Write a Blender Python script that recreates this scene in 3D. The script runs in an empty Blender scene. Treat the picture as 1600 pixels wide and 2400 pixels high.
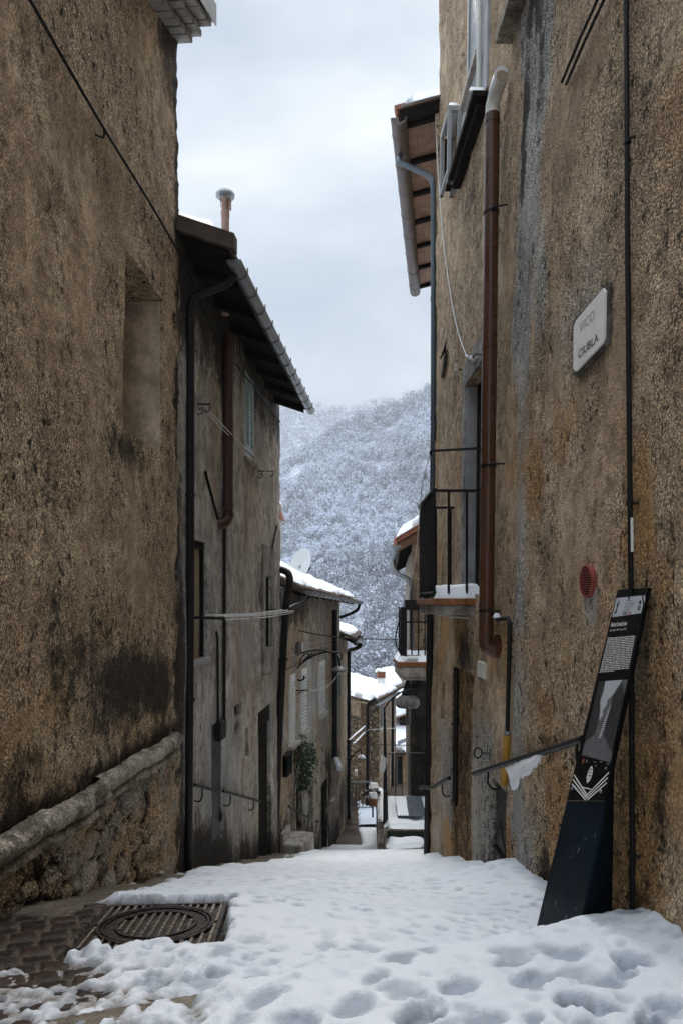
import bpy, math, random
import numpy as np
from mathutils import Vector, Matrix, Euler
random.seed(7); rng = np.random.default_rng(7)
scene = bpy.context.scene
COL = scene.collection
R = math.radians
E = 1.5            # eye height of the photographer above the datum
F = 1620.0         # focal length in pixels of the 1600 px wide photograph

def P(px, py, d):
    """point at depth d metres down the alley seen at a photo position"""
    return Vector(((px-800.0)/F*d, d, E-(py-1410.0)/F*d))

# ------------------------------------------------------------------ noise
def _h(ix, iy, iz, s):
    n = (ix*374761393 + iy*668265263 + iz*2147483647 + s*974711) & 0xffffffff
    n = ((n ^ (n >> 13))*1274126177) & 0xffffffff
    n = ((n ^ (n >> 16))*2246822519) & 0xffffffff
    return ((n ^ (n >> 15)) & 0xffffff)/16777215.0

def vnoise(x, y, z=0.0, s=0):
    x, y, z = np.broadcast_arrays(np.asarray(x, float), np.asarray(y, float), np.asarray(z, float))
    ix, iy, iz = np.floor(x).astype(np.int64), np.floor(y).astype(np.int64), np.floor(z).astype(np.int64)
    fx, fy, fz = x-ix, y-iy, z-iz
    ux, uy, uz = fx*fx*(3-2*fx), fy*fy*(3-2*fy), fz*fz*(3-2*fz)
    r = 0
    for a in (0, 1):
        for b in (0, 1):
            for c in (0, 1):
                w = (ux if a else 1-ux)*(uy if b else 1-uy)*(uz if c else 1-uz)
                r = r + w*_h(ix+a, iy+b, iz+c, s)
    return r*2-1

def fbm(x, y, z=0.0, o=4, s=0):
    r, a, t = 0, 1.0, 0
    for i in range(o):
        r = r + a*vnoise(np.asarray(x)*2**i, np.asarray(y)*2**i, np.asarray(z)*2**i, s+i*17); t += a; a *= .5
    return r/t

def worley(x, y, s=0, jit=.9):
    x = np.asarray(x, float); y = np.asarray(y, float)
    ix, iy = np.floor(x).astype(np.int64), np.floor(y).astype(np.int64)
    f1 = np.full(x.shape, 9.0); f2 = f1.copy(); cid = np.zeros(x.shape)
    for a in (-1, 0, 1):
        for b in (-1, 0, 1):
            jx = ix+a+.5+jit*(_h(ix+a, iy+b, 0, s)-.5); jy = iy+b+.5+jit*(_h(ix+a, iy+b, 7, s)-.5)
            dd = np.hypot(x-jx, y-jy)
            m = dd < f1
            f2 = np.where(m, f1, np.minimum(f2, dd)); cid = np.where(m, _h(ix+a, iy+b, 3, s), cid); f1 = np.where(m, dd, f1)
    return f1, f2, cid

def sstep(a, b, x):
    t = np.clip((np.asarray(x, float)-a)/(b-a), 0, 1); return t*t*(3-2*t)

# ------------------------------------------------------------------ objects
def link(o, parent=None):
    COL.objects.link(o)
    if parent is not None:
        o.parent = parent
        o.matrix_parent_inverse = parent.matrix_basis.inverted()
    return o

def fast_mesh(name, V, Q, mats, parent=None, smooth=True, midx=None, attrs=None):
    V = np.asarray(V, np.float32); Q = np.asarray(Q, np.int32); k = Q.shape[1]
    me = bpy.data.meshes.new(name)
    me.vertices.add(len(V)); me.vertices.foreach_set('co', V.ravel())
    me.loops.add(Q.size); me.loops.foreach_set('vertex_index', Q.ravel())
    me.polygons.add(len(Q)); me.polygons.foreach_set('loop_start', np.arange(0, Q.size, k, dtype=np.int32))
    try: me.polygons.foreach_set('loop_total', np.full(len(Q), k, np.int32))
    except Exception: pass
    if not isinstance(mats, (list, tuple)): mats = [mats]
    for m in mats: me.materials.append(m)
    if midx is not None: me.polygons.foreach_set('material_index', np.asarray(midx, np.int32))
    me.polygons.foreach_set('use_smooth', np.full(len(Q), smooth, bool))
    me.update(calc_edges=True); me.validate()
    for n, a in (attrs or {}).items():
        at = me.attributes.new(n, 'FLOAT', 'POINT'); at.data.foreach_set('value', np.asarray(a, np.float32).ravel())
    return link(bpy.data.objects.new(name, me), parent)

def thing(name, label, cat, loc=(0, 0, 0), group=None):
    o = bpy.data.objects.new(name, None); COL.objects.link(o)
    o.empty_display_size = .1; o.location = Vector(loc)
    o.matrix_basis = Matrix.Translation(Vector(loc))
    return tag(o, label, cat, group)

def tag(o, label=None, cat=None, group=None, kind=None):
    if label: o['label'] = label
    if cat: o['category'] = cat
    if group: o['group'] = group
    if kind: o['kind'] = kind
    return o

class MB:
    def __init__(s): s.v = []; s.f = []; s.m = []; s.cur = 0
    def add(s, vs, fs):
        n = len(s.v); s.v += [Vector(p) for p in vs]
        s.f += [tuple(i+n for i in f) for f in fs]; s.m += [s.cur]*len(fs); return s
    def hexa(s, p):   # 4 bottom, 4 top
        return s.add(p, [(3,2,1,0),(4,5,6,7),(0,1,5,4),(1,2,6,5),(2,3,7,6),(3,0,4,7)])
    def box(s, x0, x1, y0, y1, z0, z1):
        return s.hexa([(x0,y0,z0),(x1,y0,z0),(x1,y1,z0),(x0,y1,z0),(x0,y0,z1),(x1,y0,z1),(x1,y1,z1),(x0,y1,z1)])
    def bar(s, a, b, w, h, up=(0,0,1)):
        a, b = Vector(a), Vector(b); t = (b-a).normalized(); u = Vector(up)
        if abs(t.dot(u)) > .98: u = Vector((1,0,0))
        r = t.cross(u).normalized()*w/2; u = r.cross(t).normalized()*h/2
        return s.hexa([a-r-u, a+r-u, b+r-u, b-r-u, a-r+u, a+r+u, b+r+u, b-r+u])
    def tube(s, pts, r, n=10, caps=True, close=False):
        pts = [Vector(p) for p in pts]; rs = r if isinstance(r, (list, tuple)) else [r]*len(pts)
        rings = []; N = len(pts); prev = None
        for i, p in enumerate(pts):
            if i == 0: t = pts[1]-p
            elif i == N-1: t = p-pts[i-1]
            else: t = (pts[i+1]-p).normalized()+(p-pts[i-1]).normalized()
            t = t.normalized() if t.length > 1e-9 else Vector((0,0,1))
            if prev is None:
                u = Vector((0,0,1)) if abs(t.z) < .9 else Vector((1,0,0))
                u = (u-t*u.dot(t)).normalized()
            else:
                u = (prev-t*prev.dot(t)); u = u.normalized() if u.length > 1e-6 else Vector((1,0,0))
            prev = u; w = t.cross(u)
            k = 1.0
            if 0 < i < N-1:
                c = (pts[i+1]-p).normalized().dot((p-pts[i-1]).normalized()); k = 1.0/max(.75, math.sqrt(max(.01,(1+c)/2)))
            rings.append([p+(u*math.cos(2*math.pi*j/n)+w*math.sin(2*math.pi*j/n))*rs[i]*(1.0 if k < 1.02 else k) for j in range(n)])
        vs = [v for ring in rings for v in ring]; fs = []
        for i in range(N-1):
            for j in range(n):
                fs.append((i*n+j, i*n+(j+1)%n, (i+1)*n+(j+1)%n, (i+1)*n+j))
        if caps: fs += [tuple(range(n-1,-1,-1)), tuple(range((N-1)*n, N*n))]
        return s.add(vs, fs)
    def halfpipe(s, a, b, r, th=.006, n=8, up=(0,0,1), seg=1):
        a, b = Vector(a), Vector(b); t = (b-a).normalized(); u = Vector(up); w = t.cross(u).normalized(); u = w.cross(t)
        prof = []
        for i in range(n+1):
            an = math.pi+math.pi*i/n; prof.append((math.cos(an)*r, math.sin(an)*r))
        for i in range(n, -1, -1):
            an = math.pi+math.pi*i/n; prof.append((math.cos(an)*(r-th), math.sin(an)*(r-th)))
        m = len(prof); vs = []
        for k in range(seg+1):
            c = a.lerp(b, k/seg)
            vs += [c+w*p[0]+u*p[1] for p in prof]
        fs = [(k*m+i, k*m+(i+1)%m, (k+1)*m+(i+1)%m, (k+1)*m+i) for k in range(seg) for i in range(m)]
        # end caps (closed gutter ends)
        for base in (0, seg*m):
            fs.append(tuple(base+i for i in range(n+1)))
        return s.add(vs, fs)
    def lathe(s, prof, c, n=20, M=None):
        vs = []; c = Vector(c)
        for (r, z) in prof:
            for j in range(n):
                p = Vector((r*math.cos(2*math.pi*j/n), r*math.sin(2*math.pi*j/n), z))
                vs.append(c+(M @ p if M else p))
        fs = []
        for i in range(len(prof)-1):
            for j in range(n): fs.append((i*n+j, i*n+(j+1)%n, (i+1)*n+(j+1)%n, (i+1)*n+j))
        fs += [tuple(range(n-1,-1,-1)), tuple(range((len(prof)-1)*n, len(prof)*n))]
        return s.add(vs, fs)
    def poly(s, pts, off):
        """flat polygon given thickness along vector off"""
        n = len(pts); off = Vector(off)
        vs = [Vector(p) for p in pts]+[Vector(p)+off for p in pts]
        return s.add(vs, [tuple(range(n-1,-1,-1)), tuple(range(n, 2*n))]+[(i, (i+1)%n, n+(i+1)%n, n+i) for i in range(n)])
    def build(s, name, mat, parent=None, smooth=False, bevel=0, kind=None, label=None):
        me = bpy.data.meshes.new(name); me.from_pydata([tuple(v) for v in s.v], [], s.f)
        ms = mat if isinstance(mat, (list, tuple)) else [mat]
        for m in ms: me.materials.append(m)
        if len(ms) > 1: me.polygons.foreach_set('material_index', s.m)
        me.update()
        import bmesh
        bm = bmesh.new(); bm.from_mesh(me); bmesh.ops.recalc_face_normals(bm, faces=bm.faces)
        if bevel: bmesh.ops.bevel(bm, geom=[e for e in bm.edges if len(e.link_faces) == 2 and e.calc_face_angle(0) > .5], offset=bevel, segments=2, affect='EDGES', profile=.5)
        bm.to_mesh(me); bm.free()
        if smooth:
            me.polygons.foreach_set('use_smooth', [True]*len(me.polygons))
            try: me.set_sharp_from_angle(angle=R(50))
            except Exception: pass
        o = link(bpy.data.objects.new(name, me), parent)
        if kind: o['kind'] = kind
        if label: o['label'] = label
        return o

def smooth_path(pts, n=6):
    """Catmull-Rom through the points"""
    pts = [Vector(p) for p in pts]; out = []
    for i in range(len(pts)-1):
        p0 = pts[max(0, i-1)]; p1 = pts[i]; p2 = pts[i+1]; p3 = pts[min(len(pts)-1, i+2)]
        for k in range(n):
            t = k/n
            out.append(.5*((2*p1)+(p2-p0)*t+(2*p0-5*p1+4*p2-p3)*t*t+(3*p1-p0-3*p2+p3)*t**3))
    out.append(pts[-1]); return out

class Wall:
    """vertical house wall whose face runs X = a + b*d + c*(z-E); side = +1 faces right, -1 faces left"""
    def __init__(s, a, b, c, side): s.a, s.b, s.c, s.side = a, b, c, side; n = math.hypot(1, b); s.nx, s.ny = side/n, -side*b/n
    def x(s, d, z): return s.a+s.b*d+s.c*(z-E)
    def pt(s, d, z, o=0.0): return Vector((s.x(d, z)+s.nx*o, d+s.ny*o, z))
    def hit(s, px, py, o=0.0):
        k = (px-800)/F; m = (py-1410)/F
        a = s.a+s.side*o*math.hypot(1, s.b)
        d = a/(k-s.b+s.c*m); return d, E-m*d
    def at(s, px, py, o=0.0):
        d, z = s.hit(px, py, o); return s.pt(d, z, o)
    def box(s, mb, d0, d1, z0, z1, o0, o1):
        return mb.hexa([s.pt(d0,z0,o0), s.pt(d1,z0,o0), s.pt(d1,z0,o1), s.pt(d0,z0,o1), s.pt(d0,z1,o0), s.pt(d1,z1,o0), s.pt(d1,z1,o1), s.pt(d0,z1,o1)])

def wall_mesh(name, W, d0, d1, z0, z1, res, holes, mat, parent, disp=None, depth_back=3.0, ztop=None, attrs=None, smooth=True):
    """face of a house with openings (d0,d1,z0,z1,depth), reveals, ends, top and back"""
    def lines(a, b, extra):
        n = max(1, int(round((b-a)/res))); L = list(np.linspace(a, b, n+1))
        for e in extra:
            if a < e < b:
                j = int(np.argmin([abs(t-e) for t in L]))
                if 0 < j < len(L)-1 and abs(L[j]-e) < res*.45 and L[j] not in extra: L[j] = e
                elif min(abs(t-e) for t in L) > 1e-6: L.append(e)
        return np.array(sorted(set(L)))
    D = lines(d0, d1, [h[i] for h in holes for i in (0, 1)]); Z = lines(z0, z1, [h[i] for h in holes for i in (2, 3)])
    nd, nz = len(D), len(Z)
    dd, zz = np.meshgrid(D, Z, indexing='ij')
    if ztop is not None: zz = np.minimum(zz, ztop(dd))
    off = disp(dd, zz) if disp is not None else np.zeros_like(dd)
    X = W.a+W.b*dd+W.c*(zz-E)+W.nx*off; Y = dd+W.ny*off
    V = [np.stack([X, Y, zz], -1).reshape(-1, 3)]
    idx = np.arange(nd*nz).reshape(nd, nz)
    keep = np.ones((nd-1, nz-1), bool); cd = (D[1:]+D[:-1])/2; cz = (Z[1:]+Z[:-1])/2
    for h in holes:
        keep[np.ix_((cd > h[0]) & (cd < h[1]), (cz > h[2]) & (cz < h[3]))] = False
    i, j = np.nonzero(keep)
    q = np.stack([idx[i, j], idx[i+1, j], idx[i+1, j+1], idx[i, j+1]], -1)
    if W.side > 0: pass
    else: q = q[:, ::-1]
    Q = [q]; nv = nd*nz
    def strip(ids, offs):   # ids ordered ring or line, extrude into the wall
        nonlocal nv
        base = V[0][ids] - np.array([W.nx, W.ny, 0])*offs
        V.append(base); nb = len(ids); a = np.arange(nb-1)
        Q.append(np.stack([ids[a], ids[a+1], nv+a+1, nv+a], -1)); r = nv+np.arange(nb); nv += nb; return r
    for h in holes:
        a = np.searchsorted(D, h[0]-1e-6); b = np.searchsorted(D, h[1]-1e-6); c = np.searchsorted(Z, h[2]-1e-6); e = np.searchsorted(Z, h[3]-1e-6)
        strip(idx[a, c:e+1], h[4]); strip(idx[b, c:e+1], h[4]); strip(idx[a:b+1, c], h[4]); strip(idx[a:b+1, e], h[4])
    e0 = strip(idx[0, :], depth_back); e1 = strip(idx[-1, :], depth_back); strip(idx[:, -1], depth_back)
    Q.append(np.array([[e0[0], e1[0], e1[-1], e0[-1]]]))
    VV = np.concatenate(V); at = {}
    if attrs:
        nn = len(VV)-nd*nz
        for k, f in attrs.items():
            arr = np.asarray(f(dd, zz)).reshape(-1); at[k] = np.concatenate([arr, f(VV[nd*nz:, 1], VV[nd*nz:, 2])])
    o = fast_mesh(name, VV, np.concatenate(Q), mat, parent, smooth, attrs=at)
    try: o.data.set_sharp_from_angle(angle=R(55))
    except Exception: pass
    return o

def snow_quad(name, c, t, mat, parent=None, res=.05, seed=1, edge=.08, lump=.35, label=None):
    """lumpy snow lying on the quad c = (p00, p10, p11, p01), thickness t"""
    p00, p10, p11, p01 = [Vector(p) for p in c]
    nu = max(4, min(90, int((p10-p00).length/res))); nv = max(4, min(90, int((p01-p00).length/res)))
    u = np.linspace(0, 1, nu+1); v = np.linspace(0, 1, nv+1); U, Vv = np.meshgrid(u, v, indexing='ij')
    A = np.array([p00, p10, p11, p01]); B = ((1-U)*(1-Vv))[..., None]*A[0]+(U*(1-Vv))[..., None]*A[1]+(U*Vv)[..., None]*A[2]+((1-U)*Vv)[..., None]*A[3]
    lu = (p10-p00).length; lv = (p01-p00).length
    ed = np.minimum(np.minimum(U, 1-U)*lu, np.minimum(Vv, 1-Vv)*lv)
    pr = np.sqrt(np.clip(1-(1-np.clip(ed/edge, 0, 1))**2, 0, 1))
    nz = fbm(B[..., 0]*3/max(.3, t*6), B[..., 1]*3/max(.3, t*6), 0, 4, seed)
    h = t*pr*(1+lump*nz); T = B.copy(); T[..., 2] += h
    wob = .25*edge*fbm(B[..., 0]*9, B[..., 1]*9, 3, 3, seed+5)*(ed < edge)
    T[..., 0] += wob; T[..., 1] += wob*.5
    Bo = B.copy(); Bo[..., 2] -= .004
    n = (nu+1)*(nv+1); idx = np.arange(n).reshape(nu+1, nv+1)
    q = np.stack([idx[:-1, :-1], idx[1:, :-1], idx[1:, 1:], idx[:-1, 1:]], -1).reshape(-1, 4)
    ring = np.concatenate([idx[:, 0], idx[-1, 1:], idx[-2::-1, -1], idx[0, -2:0:-1]])
    r2 = np.roll(ring, -1); side = np.stack([ring, r2, r2+n, ring+n], -1)
    return tagl(fast_mesh(name, np.concatenate([T.reshape(-1, 3), Bo.reshape(-1, 3)]), np.concatenate([q, q[:, ::-1]+n, side]), mat, parent, True), label)
def tagl(o, l):
    if l: o['label'] = l
    return o

# ------------------------------------------------------------------ materials
def new_mat(name):
    m = bpy.data.materials.new(name); m.use_nodes = True
    return m, m.node_tree.nodes, m.node_tree.links, m.node_tree.nodes['Principled BSDF']
def nd_(N, t, **k):
    n = N.new(t)
    for a, b in k.items():
        if a in n.inputs.keys() if hasattr(n.inputs, 'keys') else False: n.inputs[a].default_value = b
        else: setattr(n, a, b)
    return n
class MG:
    """small node-graph helper"""
    def __init__(s, name): s.m, s.N, s.L, s.b = new_mat(name); s._c = None
    def coord(s, sc=(1,1,1), gen=False):
        if s._c is None:
            g = s.N.new('ShaderNodeNewGeometry'); s._c = g.outputs['Position']
        mp = s.N.new('ShaderNodeMapping'); mp.inputs['Scale'].default_value = sc; s.L.new(s._c, mp.inputs['Vector']); return mp.outputs[0]
    def noise(s, scale, detail=4, rough=.55, sc=(1,1,1), dist=0, col=False):
        n = s.N.new('ShaderNodeTexNoise'); n.inputs['Scale'].default_value = scale; n.inputs['Detail'].default_value = detail
        n.inputs['Roughness'].default_value = rough; n.inputs['Distortion'].default_value = dist
        s.L.new(s.coord(sc), n.inputs['Vector']); return n.outputs['Color' if col else 'Fac']
    def voro(s, scale, feature='F1', out='Distance', sc=(1,1,1), rnd=1):
        n = s.N.new('ShaderNodeTexVoronoi'); n.feature = feature; n.inputs['Scale'].default_value = scale; n.inputs['Randomness'].default_value = rnd
        s.L.new(s.coord(sc), n.inputs['Vector']); return n.outputs[out]
    def attr(s, name):
        n = s.N.new('ShaderNodeAttribute'); n.attribute_name = name; return n.outputs['Fac']
    def ramp(s, f, stops):
        n = s.N.new('ShaderNodeValToRGB'); cr = n.color_ramp
        while len(cr.elements) < len(stops): cr.elements.new(.5)
        for e, (p, c) in zip(cr.elements, stops):
            e.position = p; e.color = (c, c, c, 1) if not isinstance(c, (tuple, list)) else (*c, 1)
        s.L.new(f, n.inputs[0]); return n.outputs[0]
    def mix(s, f, a, b, mode='MIX'):
        n = s.N.new('ShaderNodeMix'); n.data_type = 'RGBA'; n.blend_type = mode
        for sock, v in ((n.inputs['Factor'], f), (n.inputs['A'], a), (n.inputs['B'], b)):
            pass
        s._set(n.inputs[0], f); s._set(n.inputs[6], a); s._set(n.inputs[7], b); return n.outputs[2]
    def _set(s, sock, v):
        if isinstance(v, bpy.types.NodeSocket): s.L.new(v, sock)
        elif isinstance(v, (tuple, list)): sock.default_value = (*v, 1) if len(v) == 3 else v
        else: sock.default_value = v if sock.type != 'RGBA' else (v, v, v, 1)
    def math(s, op, a, b=0.0, clamp=False):
        n = s.N.new('ShaderNodeMath'); n.operation = op; n.use_clamp = clamp; s._set(n.inputs[0], a); s._set(n.inputs[1], b); return n.outputs[0]
    def bump(s, h, strength, dist, prev=None):
        n = s.N.new('ShaderNodeBump'); n.inputs['Strength'].default_value = strength; n.inputs['Distance'].default_value = dist
        s.L.new(h, n.inputs['Height'])
        if prev is not None: s.L.new(prev, n.inputs['Normal'])
        return n.outputs[0]
    def out(s, col=None, rough=None, normal=None, metal=0, spec=None):
        if col is not None: s._set(s.b.inputs['Base Color'], col)
        if rough is not None: s._set(s.b.inputs['Roughness'], rough)
        if normal is not None: s.L.new(normal, s.b.inputs['Normal'])
        s.b.inputs['Metallic'].default_value = metal
        if spec is not None: s.b.inputs['Specular IOR Level'].default_value = spec
        return s.m

def plain(name, col, rough=.6, metal=0, var=.25, scale=6, bump=.0, bscale=60, spec=None, streak=False):
    g = MG(name)
    n = g.noise(scale, 5, .6, (1,1,.25) if streak else (1,1,1))
    c = g.mix(g.ramp(n, [(.3, 0.0), (.7, 1.0)]), tuple(x*(1-var) for x in col), tuple(min(1, x*(1+var)) for x in col))
    nm = g.bump(g.noise(bscale, 4), bump, .01) if bump else None
    r = g.ramp(g.noise(scale*2, 3), [(.3, max(0, rough-.12)), (.7, min(1, rough+.12))])
    return g.out(c, r, nm, metal, spec)

def stucco(name, base, dark, light, gs=90, grain=.55, bump=.8, streaks=.5, attrs=True, dist=.012, dirt=(.022,.018,.014), grey=(.16,.155,.15), ochre=(.22,.12,.05)):
    """roughcast: fine grain, blotches, vertical rain streaks, optional painted masks mould / cement / ochre"""
    g = MG(name)
    big = g.noise(1.3, 5, .6); mid = g.noise(7, 5, .62)
    c = g.mix(g.ramp(big, [(.36, 0.0), (.64, 1.0)]), base, light)
    c = g.mix(g.ramp(mid, [(.42, 0.0), (.60, .85)]), c, dark)
    c = g.mix(g.ramp(g.noise(2.6, 6, .7, (1,1,.55)), [(.52, 0.0), (.64, .65)]), c, tuple(x*.75 for x in dark))
    c = g.mix(g.ramp(g.noise(3.3, 6, .7, (1,1,.7)), [(.56, 0.0), (.68, .7)]), c, tuple(min(.75, x*1.22) for x in light))
    st = g.noise(4, 5, .65, (1,1,.2))
    c = g.mix(g.math('MULTIPLY', g.ramp(st, [(.5, 0.0), (.7, 1.0)]), streaks), c, tuple(x*.55 for x in dark))
    if attrs:
        ms = g.math('MULTIPLY', g.attr('cement'), 1.0, True)
        c = g.mix(ms, c, g.mix(g.ramp(g.noise(5, 5, .65, (1,1,.3)), [(.35, 0.0), (.7, 1.0)]), tuple(x*.55 for x in grey), tuple(x*1.15 for x in grey)))
        c = g.mix(g.attr('ochre'), c, ochre)
    # grain: pits shaded by colour, and pale aggregate
    gr = g.noise(gs, 4, .75, (1,1,.62)); gr2 = g.noise(gs*2.6, 2, .6)
    # pebbly aggregate: every grain has its own tone, pits between get painted shade
    vs = (1,1,.8); vd = g.voro(gs*1.6, 'F1', 'Distance', vs); vc = g.voro(gs*1.6, 'F1', 'Color', vs)
    sp = g.N.new('ShaderNodeSeparateColor'); g.L.new(vc, sp.inputs[0])
    tone = g.ramp(sp.outputs[0], [(0.0, 1.56*max(.25, 1-.70*grain)), (.5, 1.56*.96), (.9, 1.56*(1+.35*grain)), (1.0, 1.56*(1+.8*grain))])
    pit_shade = g.ramp(vd, [(.12, 1+.18*grain), (.42, 1.0), (.72, max(.2, 1-.65*grain))])
    hole = g.ramp(g.noise(gs*.30, 3, .6, (1,1,.7)), [(.33, max(.1, 1-grain)), (.44, 1.0), (.62, 1.0), (.74, 1+.3*grain)])  # wider pits darkened in colour too, for their shade
    gm = g.ramp(g.noise(1.7, 5, .65, (1,1,.7)), [(.44, 1.0), (.60, .38)])
    gk = g.mix(1.0, g.mix(1.0, tone, pit_shade, 'MULTIPLY'), hole, 'MULTIPLY')
    c = g.mix(1.0, c, g.mix(gm, (1.12, 1.12, 1.12), gk), 'MULTIPLY')
    if attrs:
        mm = g.math('ADD', g.attr('mould'), g.math('ADD', g.math('MULTIPLY', g.noise(11, 8, .82, (1,1,.75)), 1.7), g.math('ADD', g.math('MULTIPLY', gr, .8), g.math('MULTIPLY', gr2, .5))))
        c = g.mix(g.math('MULTIPLY', g.ramp(g.math('MULTIPLY', mm, .4), [(.775, 0.0), (.84, .75), (.92, 1.0)]), .93), c, dirt)
    h = g.math('ADD', g.math('SUBTRACT', g.math('MULTIPLY', gr, .3), g.math('MULTIPLY', vd, .9)), g.math('MULTIPLY', hole, .6))
    nm = g.bump(g.math('MULTIPLY', h, gm), bump, dist)
    nm = g.bump(mid, .35, .03, nm)
    return g.out(c, .92, nm, spec=.2)

M = {}
def build_materials():
    M['stucco_l1'] = stucco('roughcast brown', (.445,.325,.205), (.315,.222,.138), (.57,.44,.295), 74, .95, 1.0, .30, dist=.016, grey=(.36,.325,.27), ochre=(.40,.26,.125))
    M['stucco_r1'] = stucco('roughcast ochre', (.435,.318,.203), (.305,.217,.140), (.55,.425,.29), 78, .85, 1.0, .32, dist=.015, grey=(.44,.42,.385), ochre=(.38,.225,.10))
    M['plaster_l2'] = stucco('grey lime plaster', (.345,.322,.282), (.205,.183,.155), (.48,.455,.405), 95, .33, .5, .40, dist=.005, grey=(.33,.325,.31))
    M['plaster_l3'] = stucco('worn plaster', (.33,.285,.225), (.19,.155,.115), (.45,.40,.33), 60, .45, .7, .42, dist=.010, grey=(.38,.36,.325), ochre=(.33,.225,.125))
    M['plaster_far'] = stucco('far plaster', (.30,.215,.14), (.15,.105,.07), (.42,.32,.22), 40, .5, .8, .6, attrs=False, dist=.02)
    M['plaster_ochre'] = stucco('ochre plaster', (.46,.27,.13), (.28,.17,.09), (.55,.36,.2), 40, .3, .5, .4, attrs=False, dist=.02)
    M['dark_boards'] = stucco('blackened boards', (.045,.038,.031), (.018,.015,.012), (.08,.07,.058), 60, .5, .6, .9, attrs=False)
    # snow
    g = MG('snow'); n1 = g.noise(45, 4, .6); n2 = g.noise(160, 2)
    c = g.mix(g.ramp(g.noise(2.5, 4), [(.3, 0.0), (.7, 1.0)]), (.76,.81,.89), (.85,.885,.935))
    c = g.mix(g.math('MULTIPLY', g.attr('thin'), g.ramp(g.noise(25, 4, .7), [(.3, .35), (.65, 1.0)])), c, (.20,.165,.13))
    c = g.mix(g.math('MULTIPLY', g.attr('wet'), .85), c, (.30,.35,.43))  # paints relief shade as well as wetness into the dimples
    nm = g.bump(n1, .45, .012); nm = g.bump(n2, .6, .004, nm)
    g.b.inputs['Subsurface Weight'].default_value = 0.0
    M['snow'] = g.out(c, .55, nm, spec=.3)
    M['roof_snow'] = plain('roof snow', (.85,.87,.90), .6, var=.03, scale=3, bump=.25, bscale=25)
    # ground stone
    g = MG('paving'); a = g.attr('joint'); sid = g.attr('sid'); slab = g.attr('slab')
    st = g.ramp(sid, [(0.0, (.010,.008,.007)), (.45, (.022,.014,.011)), (.8, (.042,.019,.014)), (1.0, (.035,.03,.026))])
    st = g.mix(g.ramp(g.noise(60, 4), [(.42, 0.0), (.75, .7)]), st, (.07,.055,.042))
    c = g.mix(a, st, (.15,.118,.082))
    sl = g.mix(g.ramp(g.noise(9, 5, .65), [(.35, 0.0), (.65, 1.0)]), (.11,.09,.068), (.24,.205,.16))
    sl = g.mix(g.ramp(g.noise(70, 3, .7), [(.45, 0.0), (.7, .6)]), sl, (.05,.04,.032))
    c = g.mix(slab, c, sl)
    r = g.mix(a, g.ramp(g.noise(30, 3), [(.3, .22), (.7, .6)]), .8)
    nm = g.bump(g.noise(80, 4, .6), .6, .008)
    M['paving'] = g.out(c, r, nm, spec=.22)
    # rubble masonry for the far house
    g = MG('rubble stone'); v = g.voro(4.6, 'DISTANCE_TO_EDGE', sc=(1,1,1.5)); cc = g.voro(4.6, 'F1', 'Color', sc=(1,1,1.5))
    sep = g.N.new('ShaderNodeSeparateColor'); g.L.new(cc, sep.inputs[0])
    st = g.ramp(sep.outputs[0], [(0.0, (.20,.14,.085)), (.35, (.36,.27,.17)), (.7, (.42,.30,.18)), (1.0, (.27,.235,.19))])
    st = g.mix(g.ramp(g.noise(14, 5, .7), [(.35, 0.0), (.7, .8)]), st, (.12,.085,.055))
    c = g.mix(g.ramp(v, [(.01, 1.0), (.09, 0.0)]), st, (.10,.075,.05))
    h = g.ramp(v, [(0.0, 0.0), (.25, 1.0)])
    nm = g.bump(h, 1.0, .07); nm = g.bump(g.noise(22, 4), .6, .03, nm)
    M['rubble'] = g.out(c, .95, nm, spec=.15)
    M['stone'] = stucco('weathered stone', (.25,.215,.165), (.10,.082,.062), (.42,.375,.31), 55, .6, 1.0, .5, attrs=False, dist=.01)
    M['stone_pale'] = stucco('pale stone', (.36,.33,.29), (.2,.18,.15), (.45,.42,.37), 60, .25, .4, .5, attrs=False, dist=.006)
    M['concrete'] = stucco('concrete', (.21,.20,.185), (.12,.11,.10), (.3,.29,.27), 60, .3, .4, .7, attrs=False, dist=.006)
    M['black_metal'] = plain('black painted iron', (.0085,.008,.008), .5, .0, .4, 14, .15, 120, spec=.28)
    M['cast_iron'] = plain('cast iron', (.035,.026,.022), .32, .35, .45, 25, .4, 160, spec=.6)
    M['rust_bright'] = plain('worn rib tops', (.30,.25,.20), .3, .4, .35, 40, .3, 160)
    M['brown_enamel'] = plain('brown enamel', (.085,.034,.018), .3, .0, .04, 2, 0, 60, spec=.5)
    M['brown_pipe'] = plain('dull brown pipe', (.055,.022,.014), .45, 0, .3, 6, 0)
    M['zinc'] = plain('grey zinc', (.26,.28,.30), .42, .55, .22, 7, .1, 40)
    M['zinc_blue'] = plain('blue grey downpipe', (.085,.105,.125), .42, .25, .3, 3, .1, 40, streak=True)
    M['zinc_dark'] = plain('dark gutter', (.12,.115,.11), .45, .4, .3, 5, .1, 40)
    M['gutter_brown'] = plain('brown gutter', (.15,.12,.105), .5, .3, .25, 4, .1, 40)
    M['soffit_wood'] = plain('brown soffit boards', (.36,.23,.165), .75, 0, .3, 8, .3, 50)
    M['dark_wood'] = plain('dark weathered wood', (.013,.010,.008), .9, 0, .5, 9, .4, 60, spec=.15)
    M['mid_wood'] = plain('orange brown beam', (.17,.085,.04), .75, 0, .35, 9, .3, 60)
    M['terracotta'] = plain('terracotta', (.30,.12,.07), .8, 0, .3, 9, .3, 70)
    M['tile'] = plain('old roof tile', (.085,.062,.048), .9, 0, .45, 10, .4, 60)
    M['tile_grey'] = plain('grey mortared tile', (.27,.25,.225), .9, 0, .35, 10, .5, 70)
    M['orange_tile'] = plain('glazed orange edging', (.26,.095,.03), .55, 0, .35, 8, .2, 60)
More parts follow.
